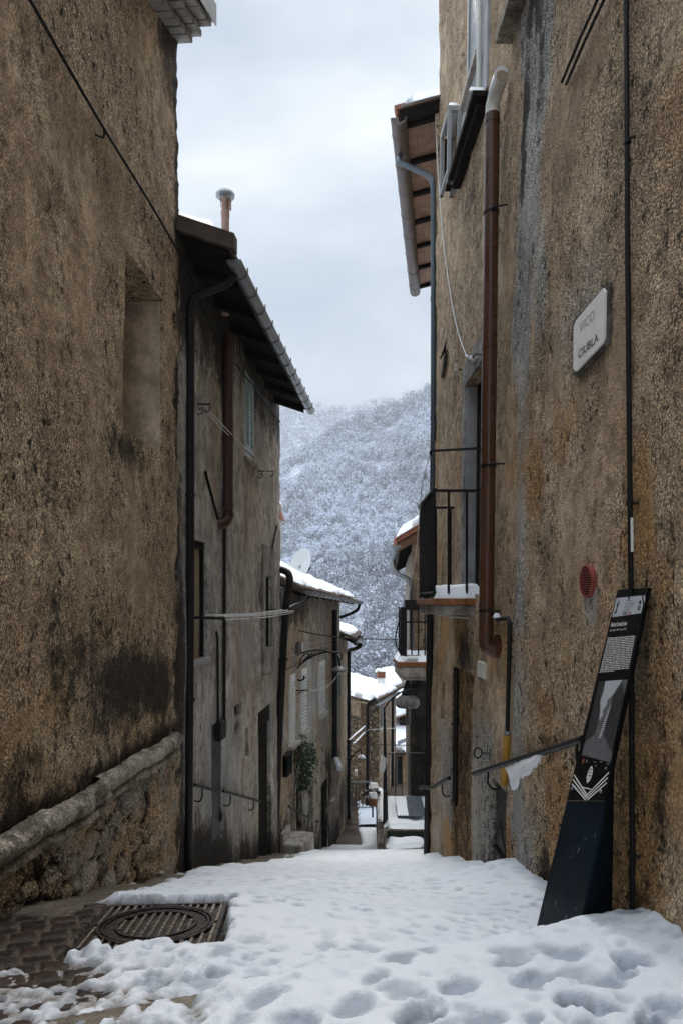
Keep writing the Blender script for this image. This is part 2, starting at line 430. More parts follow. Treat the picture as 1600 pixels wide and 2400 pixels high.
    M['white_paint'] = plain('white paint', (.80,.80,.77), .55, 0, .12, 12, .1, 60)
    M['grey_paint'] = plain('grey painted plaster', (.36,.365,.37), .7, 0, .22, 6, .3, 80)
    M['teal_paint'] = plain('teal shutter paint', (.36,.48,.49), .55, 0, .2, 10)
    M['green_paint'] = plain('green shutter paint', (.03,.15,.08), .5, 0, .2, 10)
    M['dark_glass'] = plain('dark window', (.02,.021,.023), .15, 0, .3, 3, spec=.6)
    M['grey_glass'] = plain('grey window', (.085,.09,.10), .2, 0, .3, 2, spec=.6)
    M['beige_board'] = plain('beige window board', (.27,.215,.145), .8, 0, .2, 8)
    M['flue_pink'] = plain('pinkish flue', (.40,.26,.215), .6, 0, .12, 4)
    M['enamel_white'] = plain('white enamel', (.68,.66,.60), .4, 0, .08, 8)
    M['beige_cap'] = plain('beige cap', (.40,.32,.21), .6, 0, .15, 30)
    M['marble'] = plain('old marble', (.90,.89,.86), .55, 0, .10, 5, .1, 40)
    M['mortar_dark'] = stucco('dark mortar', (.13,.12,.105), (.06,.055,.045), (.2,.185,.16), 70, .5, .8, .3, attrs=False)
    M['ink'] = plain('worn black lettering', (.09,.09,.09), .8, 0, .6, 60)
    M['ink_faint'] = plain('nearly erased lettering', (.50,.50,.49), .8, 0, .2, 60)
    M['board_black'] = plain('black printed board', (.003,.003,.0035), .5, 0, .3, 10, spec=.08)
    M['board_blue'] = plain('midnight blue base', (.002,.0075,.014), .45, 0, .7, 2.5, .05, 60, spec=.1)
    M['print_white'] = plain('printed white', (.78,.78,.76), .5, 0, .06, 20)
    M['print_grey'] = plain('printed grey', (.50,.53,.57), .5, 0, .05, 5)
    M['print_mid'] = plain('printed mid grey', (.13,.13,.14), .5, 0, .35, 40)
    M['print_dark'] = plain('printed dark grey', (.03,.03,.033), .5, 0, .5, 40)
    M['print_red'] = plain('printed red', (.5,.08,.06), .5, 0, .1, 20)
    M['yellow'] = plain('yellow pipe sleeve', (.45,.25,.02), .5, 0, .25, 14)
    M['rope'] = plain('white rope', (.62,.63,.62), .8, 0, .15, 40)
    M['wire'] = plain('black cable', (.011,.011,.011), .6, 0, .2, 20, spec=.25)
    M['leaf'] = plain('ivy leaf', (.022,.062,.014), .5, 0, .6, 18, spec=.4)
    M['twig'] = plain('brown twig', (.05,.035,.025), .9)
    M['dish'] = plain('pale dish', (.56,.585,.58), .5, 0, .05, 4)
    M['bark'] = plain('winter twigs', (.105,.10,.115), .95, 0, .5, .05)
    g = MG('hillside snow'); n = g.noise(.16, 6, .7); n2 = g.noise(.02, 3)
    M['hill'] = g.out(g.mix(g.ramp(g.math('ADD', g.math('MULTIPLY', n, .75), g.math('MULTIPLY', n2, .25)), [(.42, 0.0), (.60, 1.0)]), (.15,.16,.20), (.62,.67,.76)), .9)
    M['tree_snow'] = plain('tree snow', (.77,.82,.91), .8, 0, .04, .2)
    M['rust_foam'] = stucco('flaking brown door', (.22,.12,.05), (.05,.027,.014), (.42,.27,.12), 42, 1.1, 1.0, .5, attrs=False, dist=.04)
    M['niche_plaster'] = stucco('smooth niche plaster', (.40,.322,.235), (.28,.225,.165), (.50,.41,.31), 60, .15, .3, .3, attrs=False, dist=.004)
build_materials()
L1 = Wall(-1.5746, .0617, 0, 1)
L2 = Wall(-1.678, .08, 0, 1)
L3 = Wall(-2.295, .142, 0, 1)
L4 = Wall(-1.54, .09, 0, 1)
R1 = Wall(1.129, -.0247, .012, -1)

# ------------------------------------------------------------------ camera, sun, sky
cam = bpy.data.cameras.new('camera'); cam.sensor_fit = 'HORIZONTAL'; cam.sensor_width = 36; cam.lens = 36*F/1600
cam.shift_y = 210/1600; cam.clip_start = .05; cam.clip_end = 6000
co = bpy.data.objects.new('camera', cam); COL.objects.link(co); co.location = (0, 0, E); co.rotation_euler = (R(90), 0, 0)
scene.camera = co
SUN_EL, SUN_AZ = R(50), R(2)     # azimuth from straight down the alley towards the right
sl = bpy.data.lights.new('sun', 'SUN'); sl.energy = 1.5; sl.angle = R(22); sl.color = (1.0, .95, .88)
so = bpy.data.objects.new('sun', sl); COL.objects.link(so)
sd = Vector((math.sin(SUN_AZ)*math.cos(SUN_EL), math.cos(SUN_AZ)*math.cos(SUN_EL), math.sin(SUN_EL)))
so.rotation_euler = (-sd).to_track_quat('-Z', 'Y').to_euler(); so.location = (0, -5, 30)

def build_world():
    w = bpy.data.worlds.new('World'); scene.world = w; w.use_nodes = True
    N, L = w.node_tree.nodes, w.node_tree.links; bg = N['Background']
    sky = N.new('ShaderNodeTexSky'); sky.sky_type = 'NISHITA'; sky.sun_disc = False; sky.sun_elevation = SUN_EL; sky.sun_rotation = SUN_AZ
    tc = N.new('ShaderNodeTexCoord')
    def mp(sc, rot=(0,0,0)):
        m = N.new('ShaderNodeMapping'); m.inputs['Scale'].default_value = sc; m.inputs['Rotation'].default_value = rot; L.new(tc.outputs['Generated'], m.inputs[0]); return m.outputs[0]
    def noise(v, sc, det, dist=0.0, rough=.55):
        n = N.new('ShaderNodeTexNoise'); n.inputs['Scale'].default_value = sc; n.inputs['Detail'].default_value = det; n.inputs['Distortion'].default_value = dist; n.inputs['Roughness'].default_value = rough
        L.new(v, n.inputs['Vector']); return n.outputs['Fac']
    def ramp(f, st):
        r = N.new('ShaderNodeValToRGB')
        while len(r.color_ramp.elements) < len(st): r.color_ramp.elements.new(.5)
        for e, (p, c) in zip(r.color_ramp.elements, st): e.position = p; e.color = (*c, 1) if isinstance(c, tuple) else (c, c, c, 1)
        L.new(f, r.inputs[0]); return r.outputs[0]
    def mx(f, a, b, mode='MIX'):
        n = N.new('ShaderNodeMix'); n.data_type = 'RGBA'; n.blend_type = mode
        for s_, v in ((n.inputs[0], f), (n.inputs[6], a), (n.inputs[7], b)):
            if isinstance(v, bpy.types.NodeSocket): L.new(v, s_)
            else: s_.default_value = (*v, 1) if isinstance(v, tuple) else v
        return n.outputs[2]
    bands = noise(mp((1.3, 1.0, 4.2), (R(0), R(-24), 0)), 2.1, 5, .35)
    fine = noise(mp((1.0, 1.0, 2.2), (0, R(-20), 0)), 5.0, 6, .6)
    c = ramp(bands, [(.34, (.30, .355, .415)), (.47, (.375, .43, .49)), (.56, (.46, .51, .56)), (.68, (.64, .665, .69))])
    sx = N.new('ShaderNodeSeparateXYZ'); L.new(tc.outputs['Generated'], sx.inputs[0])
    def mth(op, a, b):
        n = N.new('ShaderNodeMath'); n.operation = op
        for k_, v_ in ((0, a), (1, b)):
            if isinstance(v_, bpy.types.NodeSocket): L.new(v_, n.inputs[k_])
            else: n.inputs[k_].default_value = v_
        return n.outputs[0]
    wv = mth('ADD', mth('SUBTRACT', sx.outputs['Z'], mth('MULTIPLY', sx.outputs['X'], .235)), mth('MULTIPLY', mth('SUBTRACT', noise(mp((1.2, 1.2, 2.5)), 3.2, 5), .5), .10))
    c2 = ramp(wv, [(.0, (.42, .455, .50)), (.28, (.44, .475, .52)), (.40, (.30, .35, .41)), (.50, (.33, .385, .44)), (.548, (.70, .72, .74)), (.578, (.50, .545, .585)), (.63, (.27, .325, .385)), (.78, (.34, .395, .46)), (1.0, (.45, .48, .52))])
    c = mx(.62, c, c2)
    c = mx(.30, c, ramp(fine, [(.32, (.25, .31, .37)), (.68, (.66, .685, .71))]))
    # overcast skies are brighter towards the zenith
    sp = N.new('ShaderNodeSeparateXYZ'); L.new(tc.outputs['Generated'], sp.inputs[0])
    zen = ramp(sp.outputs['Z'], [(0.0, .97), (.62, 1.0), (.80, 1.0), (1.0, 1.0)])
    zb = N.new('ShaderNodeMath'); zb.operation = 'MULTIPLY_ADD'
    zs = N.new('ShaderNodeMapRange'); zs.inputs['From Min'].default_value = .66; zs.inputs['From Max'].default_value = .92; zs.inputs['To Min'].default_value = 1.0; zs.inputs['To Max'].default_value = 4.6
    zs.interpolation_type = 'SMOOTHSTEP'
    L.new(sp.outputs['Z'], zs.inputs['Value'])
    v = N.new('ShaderNodeVectorMath'); v.operation = 'SCALE'; L.new(c, v.inputs[0]); L.new(zs.outputs[0], v.inputs['Scale'])
    sk = N.new('ShaderNodeVectorMath'); sk.operation = 'SCALE'; L.new(sky.outputs[0], sk.inputs[0]); sk.inputs['Scale'].default_value = .10
    cl = N.new('ShaderNodeVectorMath'); cl.operation = 'SCALE'; L.new(v.outputs[0], cl.inputs[0]); cl.inputs['Scale'].default_value = 1/.1
    m = mx(.93, sky.outputs[0], cl.outputs[0])
    L.new(m, bg.inputs['Color']); bg.inputs['Strength'].default_value = .1
build_world()
scene.view_settings.view_transform = 'Standard'; scene.view_settings.look = 'None'; scene.view_settings.exposure = .75; scene.view_settings.gamma = 1
try:
    scene.cycles.use_denoising = True
    scene.cycles.max_bounces = 8; scene.cycles.diffuse_bounces = 5; scene.cycles.glossy_bounces = 3; scene.cycles.volume_bounces = 0
    scene.cycles.sample_clamp_indirect = 6
    scene.cycles.volume_step_rate = 4
except Exception: pass

# ------------------------------------------------------------------ ground of the stepped alley
MH = (-.722, 2.70, .0617)   # manhole centre x, d and turn
KD = [-40, -6, -1, 2.45, 2.95, 5.29, 7.3, 9.9, 10.6, 12, 13.5, 15, 16.2, 17.4, 18.6, 21.0, 23.5, 27]
KZ = [4, .5, -.85, -1.236, -1.30, -2.10, -2.78, -3.63, -3.92, -4.45, -4.95, -5.30, -5.46, -5.80, -6.06, -6.10, -6.3, -8.5]
def step_edge(x): return 2.13+.34*x
def ground(x, d, soft=.012):
    x = np.asarray(x, float); d = np.asarray(d, float)
    y = np.interp(d, KD, KZ)
    # low stone steps going down
    s = sstep(3.2, 4.2, d)*sstep(17.5, 16, d); ph = (d-3.05-.08*x)/.92; fr = ph-np.floor(ph)
    y = y + s*(.10*(fr-.5) - .10*(sstep(1-.03-soft, 1, fr)))
    y = y-.075*np.clip(x+.45, 0, 1.5)*sstep(2.2, 2.5, d)*sstep(4.2, 3.0, d)
    # upper landing where the photographer stands
    e = step_edge(x); up = sstep(e+soft, e-soft, d)
    yu = -1.155-.02*(d-2.0)+.02*x
    y = y*(1-up)+np.maximum(yu, np.interp(d, [-40,-6,-1,1,3], [4,.5,-.9,-1.09,-1.16]))*up
    # raised paved landing at the bottom of the alley
    lf = sstep(18.02, 18.08, d)*sstep(.98, .96, x)
    y = y*(1-lf)+(-5.89-.012*(d-18))*lf
    return E+y

def ground_grid(name, x0, x1, d0, d1, res):
    xs = np.linspace(x0, x1, int((x1-x0)/res)+1); ds = np.linspace(d0, d1, int((d1-d0)/res)+1)
    X, D = np.meshgrid(xs, ds, indexing='ij'); return X, D
def grid_quads(nx, ny):
    idx = np.arange(nx*ny).reshape(nx, ny)
    return np.stack([idx[:-1, :-1], idx[1:, :-1], idx[1:, 1:], idx[:-1, 1:]], -1).reshape(-1, 4)

def setts(X, D):
    """rows of small stone setts: height, joint mask, stone id"""
    a = R(24); u = X*math.cos(a)+D*math.sin(a); v = -X*math.sin(a)+D*math.cos(a)
    v = v+.012*np.sin(u*7); row = np.floor(v/.080); fv = v/.080-row
    uo = u/.108+_h(row.astype(np.int64), row.astype(np.int64)*0+5, 1, 3)*3+.06*vnoise(u*9, v*9); cu = np.floor(uo); fu = uo-cu
    e = np.minimum(np.minimum(fu, 1-fu)*.108, np.minimum(fv, 1-fv)*.080)+.003*vnoise(X*60, D*60)
    hid = _h(row.astype(np.int64), cu.astype(np.int64), 2, 9)
    return sstep(.003, .0085, e), hid

def build_ground():
    VV, QQ, J, S, SL = [], [], [], [], []; off = 0
    for (x0, x1, d0, d1, r) in ((-1.8, 1.35, 1.5, 3.3, .0095), (-1.75, 1.3, 3.3, 10, .022), (-1.6, 2.6, 10, 27, .05), (-9, 9, -12, 1.5, .2)):
        X, D = ground_grid('g', x0, x1, d0, d1, r); Z = ground(X, D)
        dome, hid = setts(X, D)
        e = step_edge(X)
        slab = sstep(e+.01, e-.005, D)*sstep(e-.36, e-.34, D)*sstep(2.6, 2.4, D)
        slab = np.maximum(slab, sstep(.30, .27, X-L1.x(D, 0))*sstep(2.68, 2.72, D+.1*X))
        ph = (D-3.05-.08*X)/.92; fr = ph-np.floor(ph)
        slab = np.maximum(slab, sstep(3.1, 3.2, D)*sstep(.62, .66, fr))
        slab = np.where(D > 10, 0, slab)
        Z = Z+np.where(slab > .5, .004*fbm(X*20, D*20, 0, 3, 4), (dome-1)*.014*(hid*.5+.75)+.010*(hid-.5))
        # seat of the manhole frame
        u = (X-MH[0])+(D-MH[1])*MH[2]; v = (D-MH[1])-(X-MH[0])*MH[2]
        mh = sstep(.285, .265, np.maximum(abs(u), abs(v))); Z = Z-mh*.03
        VV.append(np.stack([X, D, Z], -1).reshape(-1, 3)); QQ.append(grid_quads(*X.shape)+off); off += X.size
        J.append((1-dome).ravel()*(slab.ravel() < .5)); S.append(hid.ravel()); SL.append(slab.ravel())
    o = fast_mesh('ground', np.concatenate(VV), np.concatenate(QQ), M['paving'], attrs={'joint': np.concatenate(J), 'sid': np.concatenate(S), 'slab': np.concatenate(SL)})
    tag(o, 'stone paving of the stepped alley, dark wet setts and worn slabs', 'paving', kind='structure')
build_ground()

FOOT = []   # footprints: x, d, half length, half width, turn, depth
for (px, py, l, w, a, dp) in ((985, 2352, .13, .055, .9, .05), (1075, 2285, .11, .045, .6, .028), (1350, 2322, .10, .05, .2, .05), (1415, 2338, .10, .05, .1, .045), (1262, 2268, .13, .05, .3, .042), (1480, 2230, .10, .05, -.2, .05),
        (1470, 2255, .06, .04, .4, .03), (1525, 2372, .06, .04, .1, .055), (1255, 2362, .05, .03, .5, .04), (880, 2265, .10, .045, .8, .022), (1140, 2365, .11, .05, .5, .03), (830, 2330, .12, .05, .8, .03), (700, 2375, .13, .05, .7, .035),
        (1335, 2210, .12, .045, .1, .03), (1195, 2225, .10, .04, .3, .022), (1560, 2330, .09, .045, 0, .035), (1040, 2395, .1, .045, .6, .03), (620, 2310, .12, .05, .9, .03), (940, 2215, .10, .04, .5, .015), (1420, 2275, .10, .05, .2, .03), (1365, 2385, .10, .05, .2, .035)):
    d = 1.05/((py-1410)/F); FOOT.append(((px-800)/F*d, d, l, w, a, dp))

def snow_depth(X, D):
    xl = np.where(D < 5.3, L1.x(D, 0), np.where(D < 9.9, L2.x(D, 0), L3.x(D, 0))); xr = R1.x(np.minimum(D, 8), E-1.5)
    n1 = fbm(X*2.2, D*2.2, 0, 4, 21); n2 = fbm(X*9, D*9, 0, 4, 31); n3 = fbm(X*26, D*26, 0, 3, 41)
    T = .044+.012*n1+.003*n2
    near = sstep(5.5, 3.5, D)
    # bare wet strip by the left wall
    bare = sstep(.42, .06, X-xl-.07*near+.16*n2+.10*n1)*sstep(2.7, 3.0, D)*sstep(14, 12, D)
    bare = np.maximum(bare, sstep(.62, .25, X-xl+.22*n2+.14*n1)*sstep(5.2, 6.4, D)*sstep(10.6, 9.6, D)*.85)
    T = T-bare*.11
    # setts left bare in the lower left corner
    xb = np.interp(D, [1.5, 1.9, 2.05, 2.2, 2.4, 2.55, 2.75, 2.9, 3.05], [-1.0, -.86, -.80, -.84, -.90, -.84, -.78, -.95, -1.4])
    c = sstep(.14, -.08, X-xb+.24*n2+.10*n1+.05*n3)*sstep(3.02, 2.9, D-.02*n2)
    T = T-c*.085
    frn = sstep(.75, .0, X-xb)*sstep(2.42, 2.25, D); T = T*(1-frn)+frn*(.008+.020*(n2*.9+n3*1.1+.5*n1)-.014*sstep(.35, -.1, X-xb))
    # kerb edge of the landing shows at the left front
    e = step_edge(X); k = sstep(.05, .01, abs(D-e+.015+.02*n2))*sstep(-.15, -.45, X+.35*n2); T = T-k*.06
    ks = sstep(.02, -.03, D-e)*sstep(-.30, -.62, X+.30*n1+.20*n2); T = T*(1-ks)+ks*(.002+.030*(n2+n3+.6*n1))
    # manhole stays clear
    u = (X-MH[0])+(D-MH[1])*MH[2]; v = (D-MH[1])-(X-MH[0])*MH[2]
    q = np.maximum(abs(u), abs(v))-.262; m = sstep(.050, -.004, q+.030*n3+.035*n2+.01); T = T*(1-m)-.06*m
    T = T-sstep(.13, .0, q)*sstep(-.2, -.3, u)*.06*sstep(-.3, .3, n2+.3)
    # drifts by the right wall
    g = np.clip(xr-X, 0, 9)
    T = T+.10*np.exp(-(g/.34)**2)*sstep(3.0, 3.5, D)*sstep(5.0, 4.0, D)
    T = T+.05*np.exp(-(g/.2)**2)*sstep(4.2, 5.2, D)*sstep(7.4, 6.8, D)
    T = T+.07*np.exp(-(np.clip(1.16-X, 0, 9)/.14)**2)*sstep(2.44, 2.3, D)+.02*np.exp(-((X-.93)/.22)**2)*sstep(2.6, 2.4, D)*sstep(1.9, 2.2, D)
    # melted dimples and trodden lumps
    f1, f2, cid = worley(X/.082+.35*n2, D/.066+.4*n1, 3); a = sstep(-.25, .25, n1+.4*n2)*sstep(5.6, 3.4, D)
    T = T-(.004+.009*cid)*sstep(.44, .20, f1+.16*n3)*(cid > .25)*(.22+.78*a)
    WET_SHADE = sstep(.44, .16, f1+.18*n3)*(cid > .25)*(.25+.75*cid)*(.3+.7*a)  # relief shade of the dimples put into the colour, partly wetter snow
    f1, f2, cid = worley(X/.030+.6*n2, D/.030, 13); T = T-.0045*sstep(.5, .1, f1)*(cid > .5)*a
    f1, f2, cid = worley(X/.15+.4*n2, D/.17, 8)
    fg = sstep(2.75, 2.35, D)
    T = T-fg*.010*sstep(.5, .2, f1+.12*n3)*(cid > .7)*.6+fg*(.003*n2+.004*n3)
    WET_SHADE = np.maximum(WET_SHADE*.9, fg*.8*sstep(.45, .15, f1+.16*n3)*(cid > .6))
    T = T+.0030*n3*near+.0018*fbm(X*60, D*60, 0, 3, 45)*near
    for (fx, fd, l, w, an, dp) in FOOT:
        uu = (X-fx)*math.cos(an)+(D-fd)*math.sin(an); vv = -(X-fx)*math.sin(an)+(D-fd)*math.cos(an)
        rr = np.hypot(uu/(l*.66), vv/(w*.92))+.25*n2+.22*n3; T = T-(1.0 if dp >= .05 else .5)*dp*sstep(1.1, .55, rr); WET_SHADE = np.maximum(WET_SHADE, sstep(1.05, .5, rr))  # footprints get the same painted shade
    # lower alley: trodden path bare on the left, kept snow on the right
    low = sstep(14.6, 15.2, D); path = sstep(.47, .40, X+.05*n2); T = np.where(D > 14, T-low*path*.13, T)
    return T, WET_SHADE

def build_snow():
    VV, QQ, TH, WT = [], [], [], []; off = 0
    for (x0, x1, d0, d1, r) in ((-1.75, 1.25, 1.55, 3.6, .0095), (-1.7, 1.15, 3.6, 7.5, .02), (-1.5, 1.5, 7.5, 17.98, .04), (-.4, .96, 18.1, 21.0, .04), (-6, 6, -8, 1.55, .12)):
        X, D = ground_grid('s', x0, x1, d0, d1, r)
        T, wet = snow_depth(X, D)
        if d0 > 18: T = .05+.02*fbm(X*4, D*4)-.12*sstep(.50, .36, X+.06*fbm(X*6, D*6, 0, 3, 3)+(D-18)*-.02)-.1*sstep(20.3, 20.8, D)
        base = ground(X, D, .05)
        if d0 > 18: base = ground(X, D, .05)
        Z = base+T+.004
        VV.append(np.stack([X, D, Z], -1).reshape(-1, 3)); QQ.append(grid_quads(*X.shape)+off); off += X.size
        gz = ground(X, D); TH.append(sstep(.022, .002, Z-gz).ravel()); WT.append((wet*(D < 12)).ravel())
    o = fast_mesh('snow', np.concatenate(VV), np.concatenate(QQ), M['snow'], attrs={'thin': np.concatenate(TH), 'wet': np.concatenate(WT)})  # wet carries the painted relief shade along with damp snow
    tag(o, 'trodden snow covering the alley steps, dimpled and marked with footprints', 'snow', kind='stuff')
build_snow()

# ------------------------------------------------------------------ hills, forest, air
def terrain(x, d):
    x = np.asarray(x, float); d = np.asarray(d, float)
    base = np.interp(d, [-200, -12, 0, 15, 27, 60, 180, 260], [45, 5, -3.2, -7.6, -11, -24, -66, -60])
    hr = np.interp(x, [-700, -300, -110, -54, 15, 80, 150, 400, 700], [30, 60, 92, 118, 163, 190, 214, 260, 300])
    hr = hr+5*fbm(x/30, d*0, 0, 3, 5)
    t = (d-230)/(620-230); A = -62+(hr+62)*(.86*t+.14*t*t); A = np.where(d > 620, hr-.45*(d-620), A)
    hb = 290+14*fbm(x/120, d*0+3, 0, 3, 8); B = hb-.78*(1050-d); B = np.where(d > 1050, hb-.3*(d-1050), B)
    far = np.maximum(np.where(d > 200, A, -999), np.where(d > 640, B, -999))
    z = np.where(d > 230, np.maximum(far, -62), base)
    return E+z+np.where(d > 120, 5*fbm(x/45, d/45, 0, 4, 2), 0)+np.where(d > 40, .8*fbm(x/9, d/9, 0, 3, 6), 0)
def build_hills():
    xs = np.linspace(-760, 760, 191); ds = np.concatenate([np.linspace(-160, 30, 40), np.linspace(36, 240, 40), np.linspace(246, 1500, 180)])
    X, D = np.meshgrid(xs, ds, indexing='ij'); Z = terrain(X, D)
    o = fast_mesh('hills', np.stack([X, D, Z], -1).reshape(-1, 3), grid_quads(*X.shape), M['hill'])
    tag(o, 'snow covered hillside rising across the valley beyond the alley', 'hillside', kind='structure')
    # bare snowy forest on the slopes
    Vs, Qs, Ms = [], [], []; off = 0
    def plant(n, d0, d1, pxa, pxb, hgt, kq, big, bare=0.0):
        nonlocal off
        d = np.sqrt(rng.uniform(d0*d0, d1*d1, n)); px = rng.uniform(pxa, pxb, n); x = (px-800)/F*d
        x = x+0*d; dens = fbm(x/38, d/38, 0, 3, 12); k = dens > -.62+.25*rng.random(n)
        d, x = d[k], x[k]; n = len(d); z = terrain(x, d)
        H = hgt*rng.uniform(.65, 1.25, n); dark = np.clip(.42+1.5*fbm(x/70, d/70, 0, 3, 15)+.45*sstep(470, 610, d)*(d < 640)+.5*sstep(960, 1050, d)+rng.normal(0, .18, n), 0, 1)
        dark = np.clip(dark+bare, 0, 1.35)
        # twig fans: thin upright quads leaning out from the stem
        m = kq; t = rng.uniform(.12, 1.0, (n, m)); an = rng.uniform(0, 2*math.pi, (n, m))
        rad = .36*H[:, None]*np.sin(np.clip(t, 0, 1)*math.pi*.86+.22)*rng.uniform(.15, 1, (n, m))**.6
        c = np.stack([x[:, None]+np.cos(an)*rad, d[:, None]+np.sin(an)*rad, z[:, None]+H[:, None]*t*.95], -1)
        L = H[:, None]*rng.uniform(.07, .17, (n, m)); up = rng.uniform(.15, 1, (n, m))
        dr = np.stack([np.cos(an)*(1-up*.6), np.sin(an)*(1-up*.6), up], -1); dr /= np.linalg.norm(dr, axis=-1, keepdims=True)
        snowy = rng.random((n, m)) < (.92/(1+np.exp(-(t-.50)*7)))*(1.15-.72*dark[:, None])+.05
        w = np.where(snowy, rng.uniform(.10, .34, (n, m)), rng.uniform(.05, .16, (n, m)))*H[:, None]*.16*big
        # half of the snow faces lie flat on the twigs
        flat = snowy & (rng.random((n, m)) < .6); dr[flat, 2] *= .25
        sd = np.cross(dr, rng.normal(0, 1, (n, m, 3))); sd /= np.linalg.norm(sd, axis=-1, keepdims=True)+1e-9
        a = c-dr*L[..., None]*.5; b = c+dr*L[..., None]*.5; s_ = sd*w[..., None]
        q = np.stack([a-s_*.6, a+s_*.6, b+s_, b-s_], 2).reshape(-1, 3)
        Vs.append(q); nq = n*m; Qs.append(np.arange(nq*4).reshape(-1, 4)+off); off += nq*4; Ms.append(snowy.ravel().astype(int))
        # stems
        p0 = np.stack([x, d, z-.5], -1); p1 = np.stack([x+rng.normal(0, .25, n), d, z+H*.8], -1); sx = np.stack([.014*H, 0*H, 0*H], -1)
        q = np.stack([p0-sx, p0+sx, p1+sx*.4, p1-sx*.4], 1).reshape(-1, 3); Vs.append(q); Qs.append(np.arange(n*4).reshape(-1, 4)+off); off += n*4; Ms.append(np.zeros(n, int))
    plant(1500, 150, 300, 500, 1150, 9.0, 70, .62)
    plant(6200, 290, 640, 520, 1130, 8.2, 54, 1.0)
    plant(420, 235, 520, 520, 1130, 11.5, 90, .55, .9)
    plant(4600, 700, 1065, 540, 1110, 9, 24, 1.3)
    # the ridge line carries a dense fringe of trees
    o = fast_mesh('forest', np.concatenate(Vs), np.concatenate(Qs), [M['bark'], M['tree_snow']], smooth=False, midx=np.concatenate(Ms))
    tag(o, 'bare winter wood dusted with snow on the far hillside', 'forest', kind='stuff')
build_hills()

def build_haze():
    mb = MB(); mb.box(-800, 800, -180, 1520, E-75, E+335)
    m = bpy.data.materials.new('haze air'); m.use_nodes = True; N, L = m.node_tree.nodes, m.node_tree.links
    N.remove(N['Principled BSDF']); v = N.new('ShaderNodeVolumePrincipled'); v.inputs['Color'].default_value = (.84, .90, .98, 1); v.inputs['Density'].default_value = HAZE
    v.inputs['Anisotropy'].default_value = .2
    L.new(v.outputs[0], N['Material Output'].inputs['Volume'])
    try: m.volume_sampling = 'DISTANCE'; m.homogeneous_volume = True
    except Exception: pass
    try: m.cycles.homogeneous_volume = True
    except Exception: pass
    o = mb.build('haze', m); tag(o, 'thin snow haze in the air over the valley', 'haze', kind='stuff')
HAZE = .0007
build_haze()
V3 = Vector
def gauss(d, z, dc, zc, sd, sz): return np.exp(-((d-dc)/sd)**2-((z-E-zc)/sz)**2)
_wm = wall_mesh
def ring(mb, a, b, c, r, w=.012, t=.006, n=14):   # clamp ring round a vertical pipe
    mb.lathe([(r+.001, -w), (r+t, -w), (r+t, w), (r+.001, w)], (a, b, c), n)

def tiles(mb, e0, e1, up, sp=.17, r=.07):
    e0, e1, up = V3(e0), V3(e1), V3(up); n = max(1, int((e1-e0).length/sp))
    for i in range(n+1):
        a = e0.lerp(e1, i/n); a = a+V3((0, 0, random.uniform(-.008, .008)))
        mb.tube([a-up.normalized()*random.uniform(.02, .06), a+up], [r*random.uniform(.92, 1.05), r], 7)

